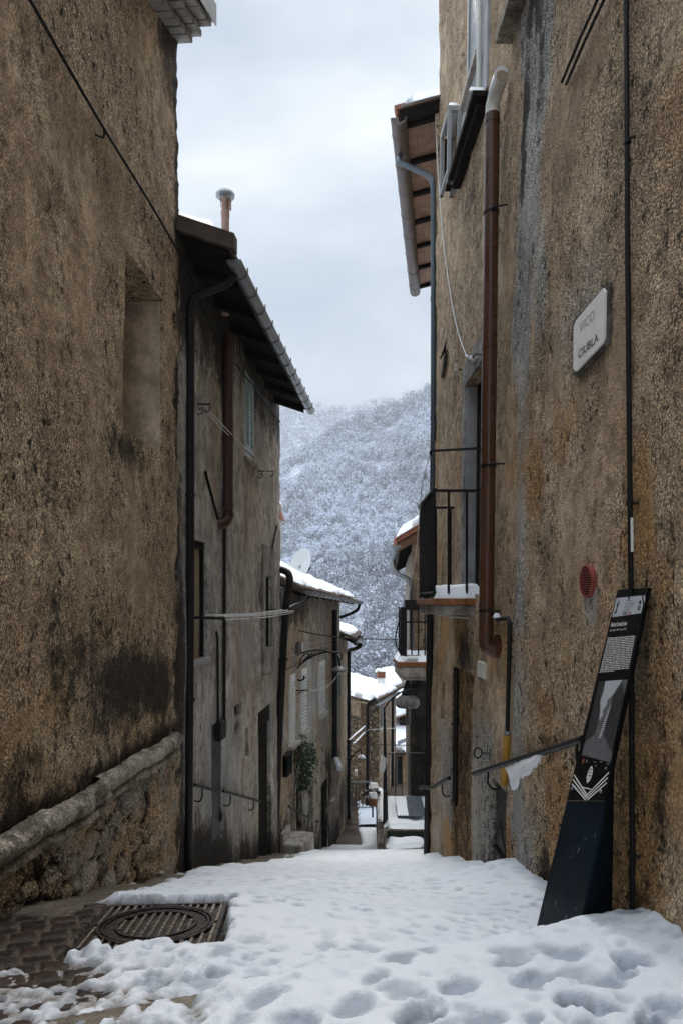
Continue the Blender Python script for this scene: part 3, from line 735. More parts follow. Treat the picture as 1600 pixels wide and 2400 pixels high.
# ================================================================== near left house
def house_l1():
    h = thing('house', 'tall house with rough brown roughcast wall, stone roll moulding and deep blind niche', 'house', (L1.x(3, 0), 3, E-1.5), 'houses along the stepped alley')
    def rub(d, z): return sstep(E-1.06, E-1.2, z)
    def disp(d, z):
        o = .022*fbm(d*1.1, z*1.1, 0, 3, 1)+.010*fbm(d*6, z*6, 0, 3, 2)+.005*fbm(d*22, z*22, 0, 2, 3)
        f1, f2, c = worley(d*4.4+.3*fbm(d*3, z*3), z*5.6, 5); b = rub(d, z)
        o = o+b*(.008+stone_rel(d, z)*sstep(5.1, 4.5, d+.6*fbm(d, z))+.02*fbm(d*9, z*9, 0, 4, 9))
        f1, f2, c = worley(d*5.2, z*6.2, 15)
        o = o+.012*sstep(.6, .2, f1)*(c > .6)*sstep(E-.2, E-.8, z)
        o = o+.016*fbm(z*9, z*0, 0, 4, 13)*sstep(5.1, 5.28, d)
        return o
    def stones(d, z):
        w = .25*fbm(d*4, z*4, 0, 3, 6); return worley(d*6.2+w, z*8.0+w, 5, .95)
    def stone_rel(d, z):
        f1, f2, c = stones(d, z); return (.014+.034*c)*sstep(.02, .16, f2-f1)*(.8+.35*sstep(.6, 0, f1))
    def mould(d, z):
        n = fbm(d*2.6, z*1.6, 0, 5, 51); n2 = fbm(d*9, z*5, 0, 4, 52)
        g = .82*gauss(d, z, 4.40, -.55, .70, .28)+.55*gauss(d, z, 4.95, -.70, .30, .25)+.34*gauss(d, z, 3.4, -.30, .6, .32)+.40*gauss(d, z, 2.9, -.75, .5, .16)+.16*gauss(d, z, 3.3, 1.1, .8, .8)+.14*gauss(d, z, 3.7, .3, .9, .5)
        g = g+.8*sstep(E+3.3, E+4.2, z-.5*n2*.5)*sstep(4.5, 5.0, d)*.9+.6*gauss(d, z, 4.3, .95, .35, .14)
        g = g+.85*np.exp(-((z-E+.98)/.10)**2)*.8 + rub(d, z)*(.25*sstep(-.1, .35, n2)+.55*sstep(.16, .03, stones(d, z)[1]-stones(d, z)[0])*sstep(5.1, 4.4, d+.6*n))
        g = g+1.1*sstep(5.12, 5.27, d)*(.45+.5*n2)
        return np.clip(.05+1.05*g+.30*n+.18*n2, 0, 1.1)
    def ochre(d, z):
        n = fbm(d*3, z*3, 0, 4, 61)
        return np.clip(.55*sstep(.1, .5, n+.35*sstep(E+.2, E-1.0, z)-.1)*sstep(E+1.5, E-.6, z)+.35*sstep(.2, .55, n)*sstep(E+2.2, E+3.4, z)*sstep(3.6, 4.6, d), 0, 1)
    def cement(d, z):
        n = fbm(d*2.2, z*1.3, 0, 4, 71)
        return np.clip(.75*sstep(.25, .55, n+.4*rub(d, z)*sstep(E-1.3, E-1.15, z))+.8*rub(d, z)*(stones(d, z)[2] > .55), 0, 1)*sstep(E-.9, E-1.1, z)
    def ztop(d): return np.where(d > 4.45, E+3.93+.43*(d-4.45), E+3.93)
    holes = [(4.2, 4.905, E+1.05, E+2.135, .42), (5.13, 5.21, E+2.03, E+2.17, .14)]
    wall_mesh2('wall', L1, [(-4, 2.5, .25), (2.5, 5.29, .018)], [(E-2.7, E+4.32, .02)], holes, M['stucco_l1'], h, disp, 3.5, ztop, dict(mould=mould, cement=cement, ochre=ochre))
    mb = MB(); L1.box(mb, 4.15, 4.95, E+.95, E+2.2, -.46, -.40); mb.build('niche_back', M['stone'], h)
    # worn plaster on the far jamb of the niche
    mb = MB(); L1.box(mb, 4.893, 4.903, E+1.055, E+2.13, -.40, -.012); mb.build('niche_jamb', M['niche_plaster'], h)
    mb = MB(); L1.box(mb, 5.125, 5.215, E+2.02, E+2.18, -.17, -.13); mb.build('wall_hole', M['board_black'], h)
    # round stone moulding with a fillet below
    n = 240; ds = np.concatenate([np.linspace(-1, 2.4, 30), np.linspace(2.42, 5.06, n-30)]); k = 16; ring_ = []
    prof = []
    for i in range(11):
        a = R(100-190*i/10); prof.append((.040+.058*math.cos(a)*.95, -1.012+.056*math.sin(a)))
    prof += [(.030, -1.074), (.070, -1.080), (.074, -1.112), (.028, -1.135), (-.05, -1.15), (-.05, -.93)]
    pr = np.array(prof); Dm, Im = np.meshgrid(ds, np.arange(len(pr)), indexing='ij'); o = pr[Im, 0].copy(); z = pr[Im, 1]+E
    seam = np.zeros_like(Dm)
    for s in (1.1, 2.28, 3.16, 3.75, 4.42): seam = np.maximum(seam, np.exp(-((Dm-s-.02*np.sin(z*60))/.012)**2))
    o = o+.016*fbm(Dm*6, z*9, 0, 4, 81)+.012*fbm(Dm*22, z*22, 0, 3, 82)-.022*seam-.02*sstep(.35, .6, fbm(Dm*9, z*12, 0, 3, 85))
    z = z+.014*fbm(Dm*1.6, 0*z, 0, 3, 83)
    sg = np.searchsorted(np.array([1.1, 2.28, 3.16, 3.75, 4.42]), Dm); o = o+np.array([0, .010, -.006, .012, -.004, .008])[sg]; z = z+np.array([0, -.006, .008, -.004, .006, -.008])[sg]
    X = L1.a+L1.b*Dm+L1.nx*o; Y = Dm+L1.ny*o
    idx = np.arange(n*len(pr)).reshape(n, len(pr)); q = np.stack([idx[:-1, :-1], idx[1:, :-1], idx[1:, 1:], idx[:-1, 1:]], -1).reshape(-1, 4)
    capf = fast_mesh('stone_moulding', np.stack([X, Y, z], -1).reshape(-1, 3), q[:, ::-1], M['stone'], h, True)
    mb = MB(); mb.add([V3((X[-1, i], Y[-1, i], z[-1, i])) for i in range(len(pr))], [tuple(range(len(pr)))]); mb.build('moulding_end', M['stone'], h)
    # cornice of three stepped rows of tiles and the roof edge above
    def zt(d): return float(ztop(np.array(d)))
    mb = MB(); mm = MB()
    for row, (o1, zz, th) in enumerate(((.10, 0.0, .052), (.165, .072, .052), (.225, .144, .05))):
        L = .13; d = 1.9
        while d < 5.33:
            a, b = d+.006, min(d+L-.006, 5.29+.06*(row+1)); jo = random.uniform(-.012, .008); jz = random.uniform(-.006, .006)
            mb.hexa([L1.pt(a, zt(a)+zz+jz, -.2), L1.pt(b, zt(b)+zz+jz, -.2), L1.pt(b, zt(b)+zz+jz, o1+jo), L1.pt(a, zt(a)+zz+jz, o1+jo),
                     L1.pt(a, zt(a)+zz+th+jz, -.2), L1.pt(b, zt(b)+zz+th+jz, -.2), L1.pt(b, zt(b)+zz+th+jz, o1+jo), L1.pt(a, zt(a)+zz+th+jz, o1+jo)])
            d += L
        segs = list(np.linspace(-4, 4.4, 4))+list(np.linspace(4.45, 5.30+.06*(row+1), 4))
        for a, b in zip(segs[:-1], segs[1:]):
            oo = o1-.028
            mm.hexa([L1.pt(a, zt(a)+zz+th+.003, -.2), L1.pt(b, zt(b)+zz+th+.003, -.2), L1.pt(b, zt(b)+zz+th+.003, oo), L1.pt(a, zt(a)+zz+th+.003, oo),
                     L1.pt(a, zt(a)+zz+.07, -.2), L1.pt(b, zt(b)+zz+.07, -.2), L1.pt(b, zt(b)+zz+.07, oo), L1.pt(a, zt(a)+zz+.07, oo)])
    co_ = mb.build('cornice', M['tile_grey'], h, bevel=.006); mm.build('mortar_course', M['stone_pale'], co_)
    mb = MB()
    segs = [-4, 4.45, 5.5]
    for a, b in zip(segs[:-1], segs[1:]):
        mb.hexa([L1.pt(a, zt(a)+.22, -3), L1.pt(b, zt(b)+.22, -3), L1.pt(b, zt(b)+.22, .235), L1.pt(a, zt(a)+.22, .235), L1.pt(a, zt(a)+.275, -3), L1.pt(b, zt(b)+.275, -3), L1.pt(b, zt(b)+.275, .235), L1.pt(a, zt(a)+.275, .235)])
    mb.build('roof', M['tile_grey'], h)
    mb = MB()
    for a, b in zip(segs[:-1], segs[1:]):
        mb.hexa([L1.pt(a, zt(a)+.19, .238), L1.pt(b, zt(b)+.19, .238), L1.pt(b, zt(b)+.19, .246), L1.pt(a, zt(a)+.19, .246), L1.pt(a, zt(a)+.36, .238), L1.pt(b, zt(b)+.36, .238), L1.pt(b, zt(b)+.36, .246), L1.pt(a, zt(a)+.36, .246)])
    mb.build('fascia', M['grey_paint'], h)
    snow_quad('roof_snow', [L1.pt(4.47, zt(4.47)+.278, .2), L1.pt(5.45, zt(5.45)+.278, .2), L1.pt(5.45, zt(5.45)+.278, -1.2), L1.pt(4.47, zt(4.47)+.278, -1.2)], .12, M['roof_snow'], h, seed=3)

def wall_mesh2(name, W, dsegs, zsegs, holes, mat, parent, disp, back, ztop, attrs):
    """wall_mesh with uneven spacing"""
    def mk(segs, ex):
        L = []
        for a, b, r in segs: L += list(np.linspace(a, b, max(2, int(round((b-a)/r))+1)))
        L = sorted(set(np.round(L, 6)))
        for e in ex:
            j = int(np.argmin([abs(t-e) for t in L]))
            nb = min(abs(L[j]-L[max(0, j-1)]) or 9, 9)
            if abs(L[j]-e) < .4*max(nb, 1e-4) and L[j] not in ex: L[j] = e
            elif abs(L[j]-e) > 1e-6: L.append(e)
            L.sort()
        return np.array(L)
    D = mk(dsegs, [round(h[i], 6) for h in holes for i in (0, 1)]); Z = mk(zsegs, [round(h[i], 6) for h in holes for i in (2, 3)])
    return wall_core(name, W, D, Z, holes, mat, parent, disp, back, ztop, attrs)

def wall_core(name, W, D, Z, holes, mat, parent, disp, depth_back, ztop, attrs):
    nd, nz = len(D), len(Z); dd, zz = np.meshgrid(D, Z, indexing='ij')
    if ztop is not None: zz = np.minimum(zz, ztop(dd))
    off = disp(dd, zz) if disp is not None else np.zeros_like(dd)
    X = W.a+W.b*dd+W.c*(zz-E)+W.nx*off; Y = dd+W.ny*off
    V = [np.stack([X, Y, zz], -1).reshape(-1, 3)]; idx = np.arange(nd*nz).reshape(nd, nz)
    keep = np.ones((nd-1, nz-1), bool); cd = (D[1:]+D[:-1])/2; cz = (Z[1:]+Z[:-1])/2
    for h in holes: keep[np.ix_((cd > h[0]) & (cd < h[1]), (cz > h[2]) & (cz < h[3]))] = False
    i, j = np.nonzero(keep); q = np.stack([idx[i, j], idx[i+1, j], idx[i+1, j+1], idx[i, j+1]], -1); Q = [q]; nv = [nd*nz]
    def strip(ids, offs):
        base = V[0][ids]-np.array([W.nx, W.ny, 0])*offs; V.append(base); a = np.arange(len(ids)-1)
        Q.append(np.stack([ids[a], ids[a+1], nv[0]+a+1, nv[0]+a], -1)); r = nv[0]+np.arange(len(ids)); nv[0] += len(ids); return r
    for h in holes:
        a = np.searchsorted(D, h[0]-1e-5); b = np.searchsorted(D, h[1]-1e-5); c = np.searchsorted(Z, h[2]-1e-5); e = np.searchsorted(Z, h[3]-1e-5)
        strip(idx[a, c:e+1], h[4]); strip(idx[b, c:e+1], h[4]); strip(idx[a:b+1, c], h[4]); strip(idx[a:b+1, e], h[4])
    e0 = strip(idx[0, :], depth_back); e1 = strip(idx[-1, :], depth_back); strip(idx[:, -1], depth_back)
    Q.append(np.array([[e0[0], e1[0], e1[-1], e0[-1]]]))
    VV = np.concatenate(V); at = {}
    for k, f in (attrs or {}).items(): at[k] = np.concatenate([np.asarray(f(dd, zz)).reshape(-1), np.asarray(f(VV[nd*nz:, 1], VV[nd*nz:, 2])).reshape(-1)])
    o = fast_mesh(name, VV, np.concatenate(Q), mat, parent, True, attrs=at)
    try: o.data.set_sharp_from_angle(angle=R(55))
    except Exception: pass
    return o

def shutter(W, parent, d0, d1, z0, z1, off, mat, nl=22, name='shutter', th=.035, w=.035):
    """louvred shutter leaf"""
    fr = MB()
    W.box(fr, d0, d0+w, z0, z1, off, off+th); W.box(fr, d1-w, d1, z0, z1, off, off+th)
    W.box(fr, d0+w, d1-w, z0, z0+w*1.6, off, off+th); W.box(fr, d0+w, d1-w, z1-w*1.6, z1, off, off+th)
    s = fr.build(name, mat, parent); lv = MB(); a, b = z0+w*1.6, z1-w*1.6
    for i in range(nl):
        z = a+(b-a)*(i+.5)/nl; hh = (b-a)/nl*.24
        W.box(lv, d0+w, d1-w, z-hh, z+hh*.7, off+th-.011, off+th-.005)
    lv.build('louvres', mat, s); return s

# ================================================================== second left house
def house_l2():
    h = thing('house', 'grey plastered house with dark overhanging eaves and a teal shuttered window', 'house', (L2.x(7, 0), 7, E-3), 'houses along the stepped alley')
    holes = [(7.62, 8.12, E+1.60, E+2.57, .05), (5.60, 6.11, E-.49, E+.52, .05), (8.78, 9.23, E-.60, E+.33, .05), (6.30, 6.61, E-2.22, E-1.13, .03),
             (7.16, 7.52, E-1.22, E-1.09, .07), (7.68, 7.88, E-1.76, E-1.42, .05), (8.42, 9.25, E-3.9, E-1.36, .06)]
    def disp(d, z):
        o = .02*fbm(d*.9, z*.9, 0, 3, 101)+.006*fbm(d*5, z*4, 0, 3, 102)
        pt = sstep(.5, .62, fbm(d*1.7, z*1.1, 0, 4, 103)+.25); o = o-.006*pt
        return o+.012*fbm(d*0, z*7, 0, 4, 107)*sstep(9.75, 9.89, d)
    def mould(d, z):
        n = fbm(d*3.2, z*.8, 0, 5, 111); n2 = fbm(d*8, z*4, 0, 4, 112); g = np.interp(d, KD, KZ)+E
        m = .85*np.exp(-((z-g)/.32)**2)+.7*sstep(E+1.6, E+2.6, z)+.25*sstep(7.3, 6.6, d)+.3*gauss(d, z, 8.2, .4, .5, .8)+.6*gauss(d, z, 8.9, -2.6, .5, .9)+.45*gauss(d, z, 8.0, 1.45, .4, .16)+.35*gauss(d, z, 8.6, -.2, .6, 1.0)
        m = m+.7*sstep(5.55, 5.35, d)*sstep(E+2, E-1, z)+.5*gauss(d, z, 7.3, -1.35, .25, .2)+.4*gauss(d, z, 6.0, -2.3, .5, .3)
        return np.clip(.06+.95*m+.32*n+.16*n2, 0, 1.1)
    def cement(d, z):
        n = fbm(d*1.3, z*1.1, 0, 4, 121); return np.clip(.85*sstep(.0, .4, n+.3*gauss(d, z, 6.5, -1.2, 1.5, .8)), 0, 1)
    def ochre(d, z):
        n = fbm(d*2.2, z*.9, 0, 4, 131); return np.clip(.30*sstep(.15, .5, n+.35*gauss(d, z, 8.1, -2.6, .35, .4)), 0, 1)
    wall_mesh2('wall', L2, [(5.30, 9.9, .03)], [(E-4.3, E+2.86, .03)], holes, M['plaster_l2'], h, disp, 3.4, None, dict(mould=mould, cement=cement, ochre=ochre))
    # teal shutters
    w = thingpart('window', h)
    mb = MB(); L2.box(mb, 7.6, 8.14, E+1.55, E+2.6, -.10, -.052); win = mb.build('window', M['dark_glass'], h)
    shutter(L2, win, 7.63, 7.868, E+1.70, E+2.56, -.03, M['teal_paint'], 20); shutter(L2, win, 7.873, 8.11, E+1.70, E+2.56, -.03, M['teal_paint'], 20)
    mb = MB(); L2.box(mb, 7.63, 8.11, E+1.605, E+1.695, -.045, -.012); mb.build('panel', M['teal_paint'], win)
    mb = MB(); L2.box(mb, 7.58, 8.16, E+1.555, E+1.60, -.05, .035); mb.build('sill', M['stone'], win, bevel=.005)
    # lower window closed by a pale board
    mb = MB(); L2.box(mb, 5.58, 6.13, E-.5, E+.54, -.09, -.052); win = mb.build('window', M['beige_board'], h)
    mb = MB(); L2.box(mb, 6.06, 6.109, E-.485, E+.515, -.05, -.026); L2.box(mb, 5.602, 6.055, E+.455, E+.517, -.05, -.026); mb.build('frame', M['dark_wood'], win)
    mb = MB(); L2.box(mb, 5.56, 6.14, E-.535, E-.492, -.05, .03); mb.build('sill', M['grey_paint'], win, bevel=.004)
    # right window with a plaster surround
    mb = MB(); L2.box(mb, 8.76, 9.25, E-.62, E+.35, -.09, -.052); win = mb.build('window', M['dark_glass'], h)
    mb = MB(); L2.box(mb, 8.8, 8.84, E-.59, E+.32, -.05, -.03); L2.box(mb, 9.19, 9.225, E-.59, E+.32, -.05, -.03); mb.build('frame', M['dark_wood'], win)
    mb = MB(); L2.box(mb, 8.62, 8.775, E-.60, E+.72, -.02, .022); L2.box(mb, 9.235, 9.40, E-.60, E+.72, -.02, .022); L2.box(mb, 8.775, 9.235, E+.335, E+.72, -.02, .022); L2.box(mb, 8.60, 9.42, E-.93, E-.605, -.02, .028)
    mb.build('surround', M['concrete'], win, bevel=.006)
    # small holes in the plaster
    for a, b, c, d in ((7.14, 7.54, -1.24, -1.07), (7.66, 7.9, -1.78, -1.40)):
        mb = MB(); L2.box(mb, a, b, E+c, E+d, -.12, -.075 if a < 7.5 else -.055); mb.build('wall_hole', M['board_black'], h)
    # metal cupboard door
    mb = MB(); L2.box(mb, 6.305, 6.605, E-2.215, E-1.135, -.028, -.008); ct = mb.build('cupboard_door', plain('grey sheet steel', (.045,.045,.047), .5, .2, .25, 8), h, bevel=.004)
    for z in (-1.25, -2.05): mb = MB(); L2.box(mb, 6.575, 6.625, E+z-.04, E+z+.04, -.007, .012); mb.build('hinge', M['black_metal'], ct)
    mb = MB(); L2.box(mb, 6.40, 6.63, E-1.30, E-1.12, -.006, .05); mb.build('pipe_box', M['black_metal'], h, bevel=.01)
    # doorway
    mb = MB(); L2.box(mb, 8.40, 9.27, E-3.9, E-1.33, -.12, -.062); dr = mb.build('door', M['dark_wood'], h)
    mb = MB()
    for i in range(5): L2.box(mb, 8.46+i*.155, 8.60+i*.155, E-3.4, E-1.62, -.060, -.050)
    mb.build('boards', M['dark_wood'], dr)
    mb = MB(); L2.box(mb, 8.43, 9.24, E-1.58, E-1.37, -.058, -.025); mb.build('lintel', M['dark_wood'], dr)
    # eaves
    s = .33
    def rp(x, d, o=0.0):   # roof underside height at x for depth d
        ex = -.86+.094*(d-5.33); return E+2.66+(ex-x)*s+o
    def slab(mb, d0, d1, x_in, th0, th1, xo=0.0):
        p = []
        for th in (th0, th1):
            for (d, xi) in ((d0, 0), (d1, 0), (d1, 1), (d0, 1)):
                x = -.86+.094*(d-5.33)+xo if xi else x_in; p.append((x, d, rp(x, d, th)))
        return mb.hexa(p)
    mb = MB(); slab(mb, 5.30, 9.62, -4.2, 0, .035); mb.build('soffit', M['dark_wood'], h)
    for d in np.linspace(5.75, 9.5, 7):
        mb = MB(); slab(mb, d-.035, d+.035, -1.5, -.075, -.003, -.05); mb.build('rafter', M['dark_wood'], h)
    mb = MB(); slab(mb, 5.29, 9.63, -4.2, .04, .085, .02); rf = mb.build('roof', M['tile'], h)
    mb = MB(); slab(mb, 5.26, 5.36, -4.2, .045, .165, .05); mb.build('verge_tiles', M['tile'], rf); mb = MB(); slab(mb, 9.56, 9.66, -4.2, .05, .13, .03); mb.build('verge_tiles', M['tile'], rf)
    tl = MB()
    for d in np.linspace(5.48, 9.5, 24):
        ex = -.86+.094*(d-5.33)+.05; tl.tube([(ex-.13, d, rp(ex-.13, d, .085)), (-4.2, d, rp(-4.2, d, .085))], .055, 7)
    tl.build('cover_tiles', M['tile'], rf, True)
    def q(x, d, o): return (x, d, rp(x, d, o))
    snow_quad('roof_snow', [q(-.98, 5.29, .165), q(-.66, 9.6, .15), q(-3.9, 9.6, .15), q(-3.9, 5.29, .165)], .085, M['roof_snow'], h, seed=11, edge=.16, lump=.7)
    # gutter with straps
    g0, g1 = V3((-.835, 5.36, E+2.655)), V3((-.425, 9.60, E+2.655))
    mb = MB(); mb.halfpipe(g0, g1, .058, .004, 10, seg=6); gu = mb.build('gutter', M['zinc'], h, True)
    for i in range(12):
        c = g0.lerp(g1, (i+.6)/12.4); t = (g1-g0).normalized(); b = MB(); b.halfpipe(c-t*.008, c+t*.008, .0635, .005, 10); b.box(c.x+.056, c.x+.066, c.y-.008, c.y+.008, c.z-.005, c.z+.03); b.build('gutter_strap', M['zinc_dark'], gu, True)
    # dark rainwater pipe with swan neck
    pp = smooth_path([P(551, 614, 5.5), P(549, 640, 5.5), P(533, 662, 5.5), P(497, 679, 5.5), P(462, 692, 5.5), P(448, 712, 5.5), P(446.5, 760, 5.5)], 5)+[P(446, 1400, 5.5), P(441, 2055, 5.5)]
    mb = MB(); mb.tube(pp, .033, 14)
    for y in (750, 1160, 1640): c = P(446, y, 5.5); ring(mb, c.x, c.y, c.z, .033)
    mb.build('rain_pipe', M['black_metal'], h, True)
    # brown stove pipe with elbow and the thin pipe below it
    mb = MB(); c0 = L2.pt(6.62, E+2.55, .065); c1 = L2.pt(6.62, E+.86, .065); mb.tube([c0, c1], .05, 16); mb.tube(smooth_path([c1, L2.pt(6.62, E+.80, .06), L2.pt(6.55, E+.74, .03), L2.pt(6.5, E+.72, -.05)], 4), .052, 14)
    for z in (2.2, 1.55, .92): ring(mb, c0.x, c0.y, E+z, .05, .015)
    mb.build('stove_pipe', M['brown_pipe'], h, True)
    mb = MB(); mb.tube([L2.pt(6.62, E+.73, .03), L2.pt(6.6, E-1.14, .03)], .017, 10); mb.tube([L2.pt(6.36, E-.28, .02), L2.pt(6.40, E-.34, .02), L2.pt(6.42, E-1.14, .02)], .012, 8); mb.build('wall_pipe', M['wire'], h, True)
    # flue with cowl on the roof
    x, d = (528-800)/F*6.5, 6.5
    f = thing('flue', 'pinkish roof flue with a conical snow covered cowl', 'flue', (x, d, E+2.7))
    mb = MB(); mb.tube([(x, d, E+2.7), (x, d, E+3.66)], .037, 18); mb.tube([(x, d, E+3.62), (x, d, E+3.67)], .041, 18); mb.build('pipe', M['flue_pink'], f, True)
    mb = MB(); mb.lathe([(.034, 3.66+E), (.034, 3.76+E), (.05, 3.78+E)], (x, d, 0), 18)
    for a in range(4): mb.bar((x+.04*math.cos(a*1.57+.4), d+.04*math.sin(a*1.57+.4), E+3.70), (x+.05*math.cos(a*1.57+.4), d+.05*math.sin(a*1.57+.4), E+3.82), .016, .004)
    mb.box(x+.035, x+.055, d-.03, d+.02, E+3.69, E+3.79); mb.build('cowl_neck', M['flue_pink'], f, True)
    mb = MB(); mb.lathe([(.088, 3.81+E), (.084, 3.83+E), (.05, 3.86+E), (.01, 3.88+E)], (x, d, 0), 22); mb.build('cowl', M['zinc'], f, True)
    mb = MB(); mb.lathe([(.089, 3.822+E), (.087, 3.84+E), (.06, 3.875+E), (.03, 3.892+E), (.004, 3.897+E)], (x, d, 0), 22); mb.build('snow_cap', M['roof_snow'], f, True)
def thingpart(*a): return None

# ================================================================== third left house
def house_l3():
    h = thing('house', 'lower house with three narrow white shuttered windows, one green shutter and a snowy tiled roof', 'house', (L3.x(12, 0), 12, E-4), 'houses along the stepped alley')
    wins = [(10.53, 10.86, -2.18, -1.13, 15), (11.40, 11.84, -2.165, -1.125, 15), (13.09, 13.67, -2.16, -1.15, 14)]
    holes = [(a, b, E+c, E+d, .05) for a, b, c, d, n in wins]+[(11.0, 11.5, E-3.75, E-2.99, .06), (12.0, 12.42, E-4.75, E-3.28, .06), (13.3, 14.05, E-5.4, E-3.55, .06)]
    def disp(d, z):
        low = sstep(E-2.2, E-3.4, z+.5*fbm(d*1.2, z)); return .02*fbm(d*.9, z*.9, 0, 3, 201)+.012*fbm(d*5, z*4, 0, 3, 202)+low*.035*fbm(d*3, z*3, 0, 4, 203)
    def mould(d, z):
        n = fbm(d*2.4, z*.9, 0, 5, 211); n2 = fbm(d*7, z*4, 0, 4, 212); g = np.interp(d, KD, KZ)+E
        m = .8*sstep(E-.75, E-.05, z)*sstep(14.5, 11, d)+.75*sstep(.9, -.1, (z-g))+.5*gauss(d, z, 11.2, -2.9, .9, .6)+.3*sstep(E-2.3, E-3.6, z)+.5*gauss(d, z, 14.2, -3.5, .6, 1.2)
        return np.clip(.04+.90*m+.30*n+.16*n2, 0, 1.1)
    def cement(d, z): return np.clip(.9*sstep(-.15, .3, fbm(d*1.1, z*.9, 0, 4, 221)+.5*gauss(d, z, 12.4, -1.9, 1.6, .8)-.1), 0, 1)
    def ochre(d, z): return np.clip(.6*sstep(.0, .4, fbm(d*2.2, z*1.4, 0, 4, 231)+.4*gauss(d, z, 14.3, -1.5, .6, 1.5)+.35*gauss(d, z, 10.6, -.7, .5, .5)-.1), 0, 1)
    wall_mesh2('wall', L3, [(9.93, 15.9, .05)], [(E-6.6, E+.55, .05)], holes, M['plaster_l3'], h, disp, 3.2, lambda d: E+.20-.03*(d-10.6)-.10*sstep(10.7, 10.3, d)*0, dict(mould=mould, cement=cement, ochre=ochre))
    for a, b, c, d, n in wins:
        mb = MB(); L3.box(mb, a-.02, b+.02, E+c-.02, E+d+.02, -.10, -.006); win = mb.build('window', M['board_black'], h)
        mb = MB(); w = .02
        L3.box(mb, a+.002, a+w, E+c, E+d-.002, -.05, .034); L3.box(mb, b-w, b-.002, E+c, E+d-.002, -.05, .034); L3.box(mb, a+w+.001, b-w-.001, E+d-.07, E+d-.002, -.05, .034); mb.build('frame', M['white_paint'], win)
        m_ = (a+b)/2
        shutter(L3, win, a+w+.003, m_-.003, E+c+.004, E+d-.075, -.002, M['white_paint'], n, w=.022); shutter(L3, win, m_+.003, b-w-.003, E+c+.004, E+d-.075, -.002, M['white_paint'], n, w=.022)
        mb = MB(); L3.box(mb, a-.09, b+.09, E+c-.06, E+c-.003, -.04, .11); mb.build('sill', M['stone_pale'], win, bevel=.006)
    for (a, b, c, d) in ((11.0, 11.5, -3.75, -2.99), (12.0, 12.42, -4.75, -3.28), (13.3, 14.05, -5.4, -3.55)):
        mb = MB(); L3.box(mb, a-.03, b+.03, E+c-.05, E+d+.03, -.12, -.058); dr = mb.build('door', M['dark_wood'], h)
        mb = MB(); L3.box(mb, a-.08, a-.005, E+c, E+d, -.03, .02); L3.box(mb, b+.005, b+.08, E+c, E+d, -.03, .02); L3.box(mb, a-.08, b+.08, E+d+.004, E+d+.09, -.03, .024); mb.build('door_frame', M['stone'], dr, bevel=.008)
    # roof: pitched up to the left
    s = .44
    def ex(d): return -.60+.178*(d-10.6)
    def ez(d): return E+.13-.030*(d-10.6)
    def rp(x, d, o=0.0): return (x, d, ez(d)+(ex(d)-x)*s+o)
    def slab(mb, d0, d1, li, t0, t1, xo=0.0):
        p = []
        for t in (t0, t1):
            for d, i in ((d0, 0), (d1, 0), (d1, 1), (d0, 1)): p.append(rp(ex(d)+xo if i else ex(d)-li, d, t))
        mb.hexa(p)
    mb = MB(); slab(mb, 10.55, 15.8, 3.0, .0, .05); rf = mb.build('roof', M['tile'], h)
    tl = MB()
    for d in np.linspace(10.62, 15.75, 32):
        tl.tube([rp(ex(d)+.02+random.uniform(-.02, .02), d, .06), rp(ex(d)-3, d, .06)], .055, 7)
    tl.build('cover_tiles', M['tile'], rf, True)
    for d in np.linspace(10.7, 15.7, 9):
        mb = MB(); slab(mb, d-.03, d+.03, .9, -.07, -.003, -.04); mb.build('rafter', M['dark_wood'], h)
    snow_quad('roof_snow', [rp(ex(10.9)-.03, 10.9, .085), rp(ex(15.78)+.02, 15.78, .08), rp(ex(15.78)-2.9, 15.78, .10), rp(ex(10.6)-2.9, 10.6, .10)], .085, M['roof_snow'], h, seed=15, edge=.2, lump=.9)
    g0, g1 = V3(rp(ex(10.6)+.10, 10.6, .075)), V3(rp(ex(15.85)+.10, 15.85, .075))
    mb = MB(); mb.halfpipe(g0, g1, .07, .005, 10, seg=4); gu = mb.build('gutter', M['zinc'], h, True)
    for i in range(14):
        c = g0.lerp(g1, (i+.5)/14); t = (g1-g0).normalized(); b = MB(); b.halfpipe(c-t*.01, c+t*.01, .0765, .006, 10); b.build('gutter_strap', M['zinc_dark'], gu, True)
    # swan necks at both ends and the long pipes
    mb = MB(); mb.tube(smooth_path([g0+V3((0, .25, -.05)), P(718, 1405, 10.75), P(705, 1414, 10.5), P(685, 1422, 10.1), P(668, 1432, 9.84)], 5), .03, 10); mb.build('swan_neck', M['black_metal'], h, True)
    mb = MB(); mb.tube(smooth_path([P(648, 1336, 9.95), P(662, 1336, 9.9), P(676, 1345, 9.85), P(679, 1366, 9.8), P(673, 1400, 9.8)], 5)+[P(669, 1430, 9.8), P(655, 1700, 9.8), P(644, 1990, 9.8)], .052, 14)
    for a in ((664, 1545),): c = P(*a, 9.8); ring(mb, c.x, c.y, c.z, .053, .02, .012)
    mb.build('rain_pipe', M['board_blue'] if False else M['black_metal'], h, True)
    mb = MB(); c = P(645.3, 1853, 9.8); ring(mb, c.x, c.y, c.z, .0535, .04, .004); mb.build('pipe_sleeve', M['terracotta'], h, True)
    mb = MB(); mb.tube(smooth_path([g1+V3((-.03, -.2, -.05)), P(838, 1428, 15.6), P(822, 1438, 15.7), P(797, 1447, 15.8)], 5), .035, 10); mb.build('swan_neck', M['black_metal'], h, True)
    d = 14.75; mb = MB(); mb.tube([L3.pt(d, E-.18, .06), L3.pt(d, E-3.3, .06)], .055, 12); mb.tube(smooth_path([L3.pt(d, E-3.3, .06), L3.pt(d-.03, E-3.42, .09), L3.pt(d-.2, E-3.52, .17)], 4), .055, 12)
    mb.build('rain_pipe', M['black_metal'], h, True)
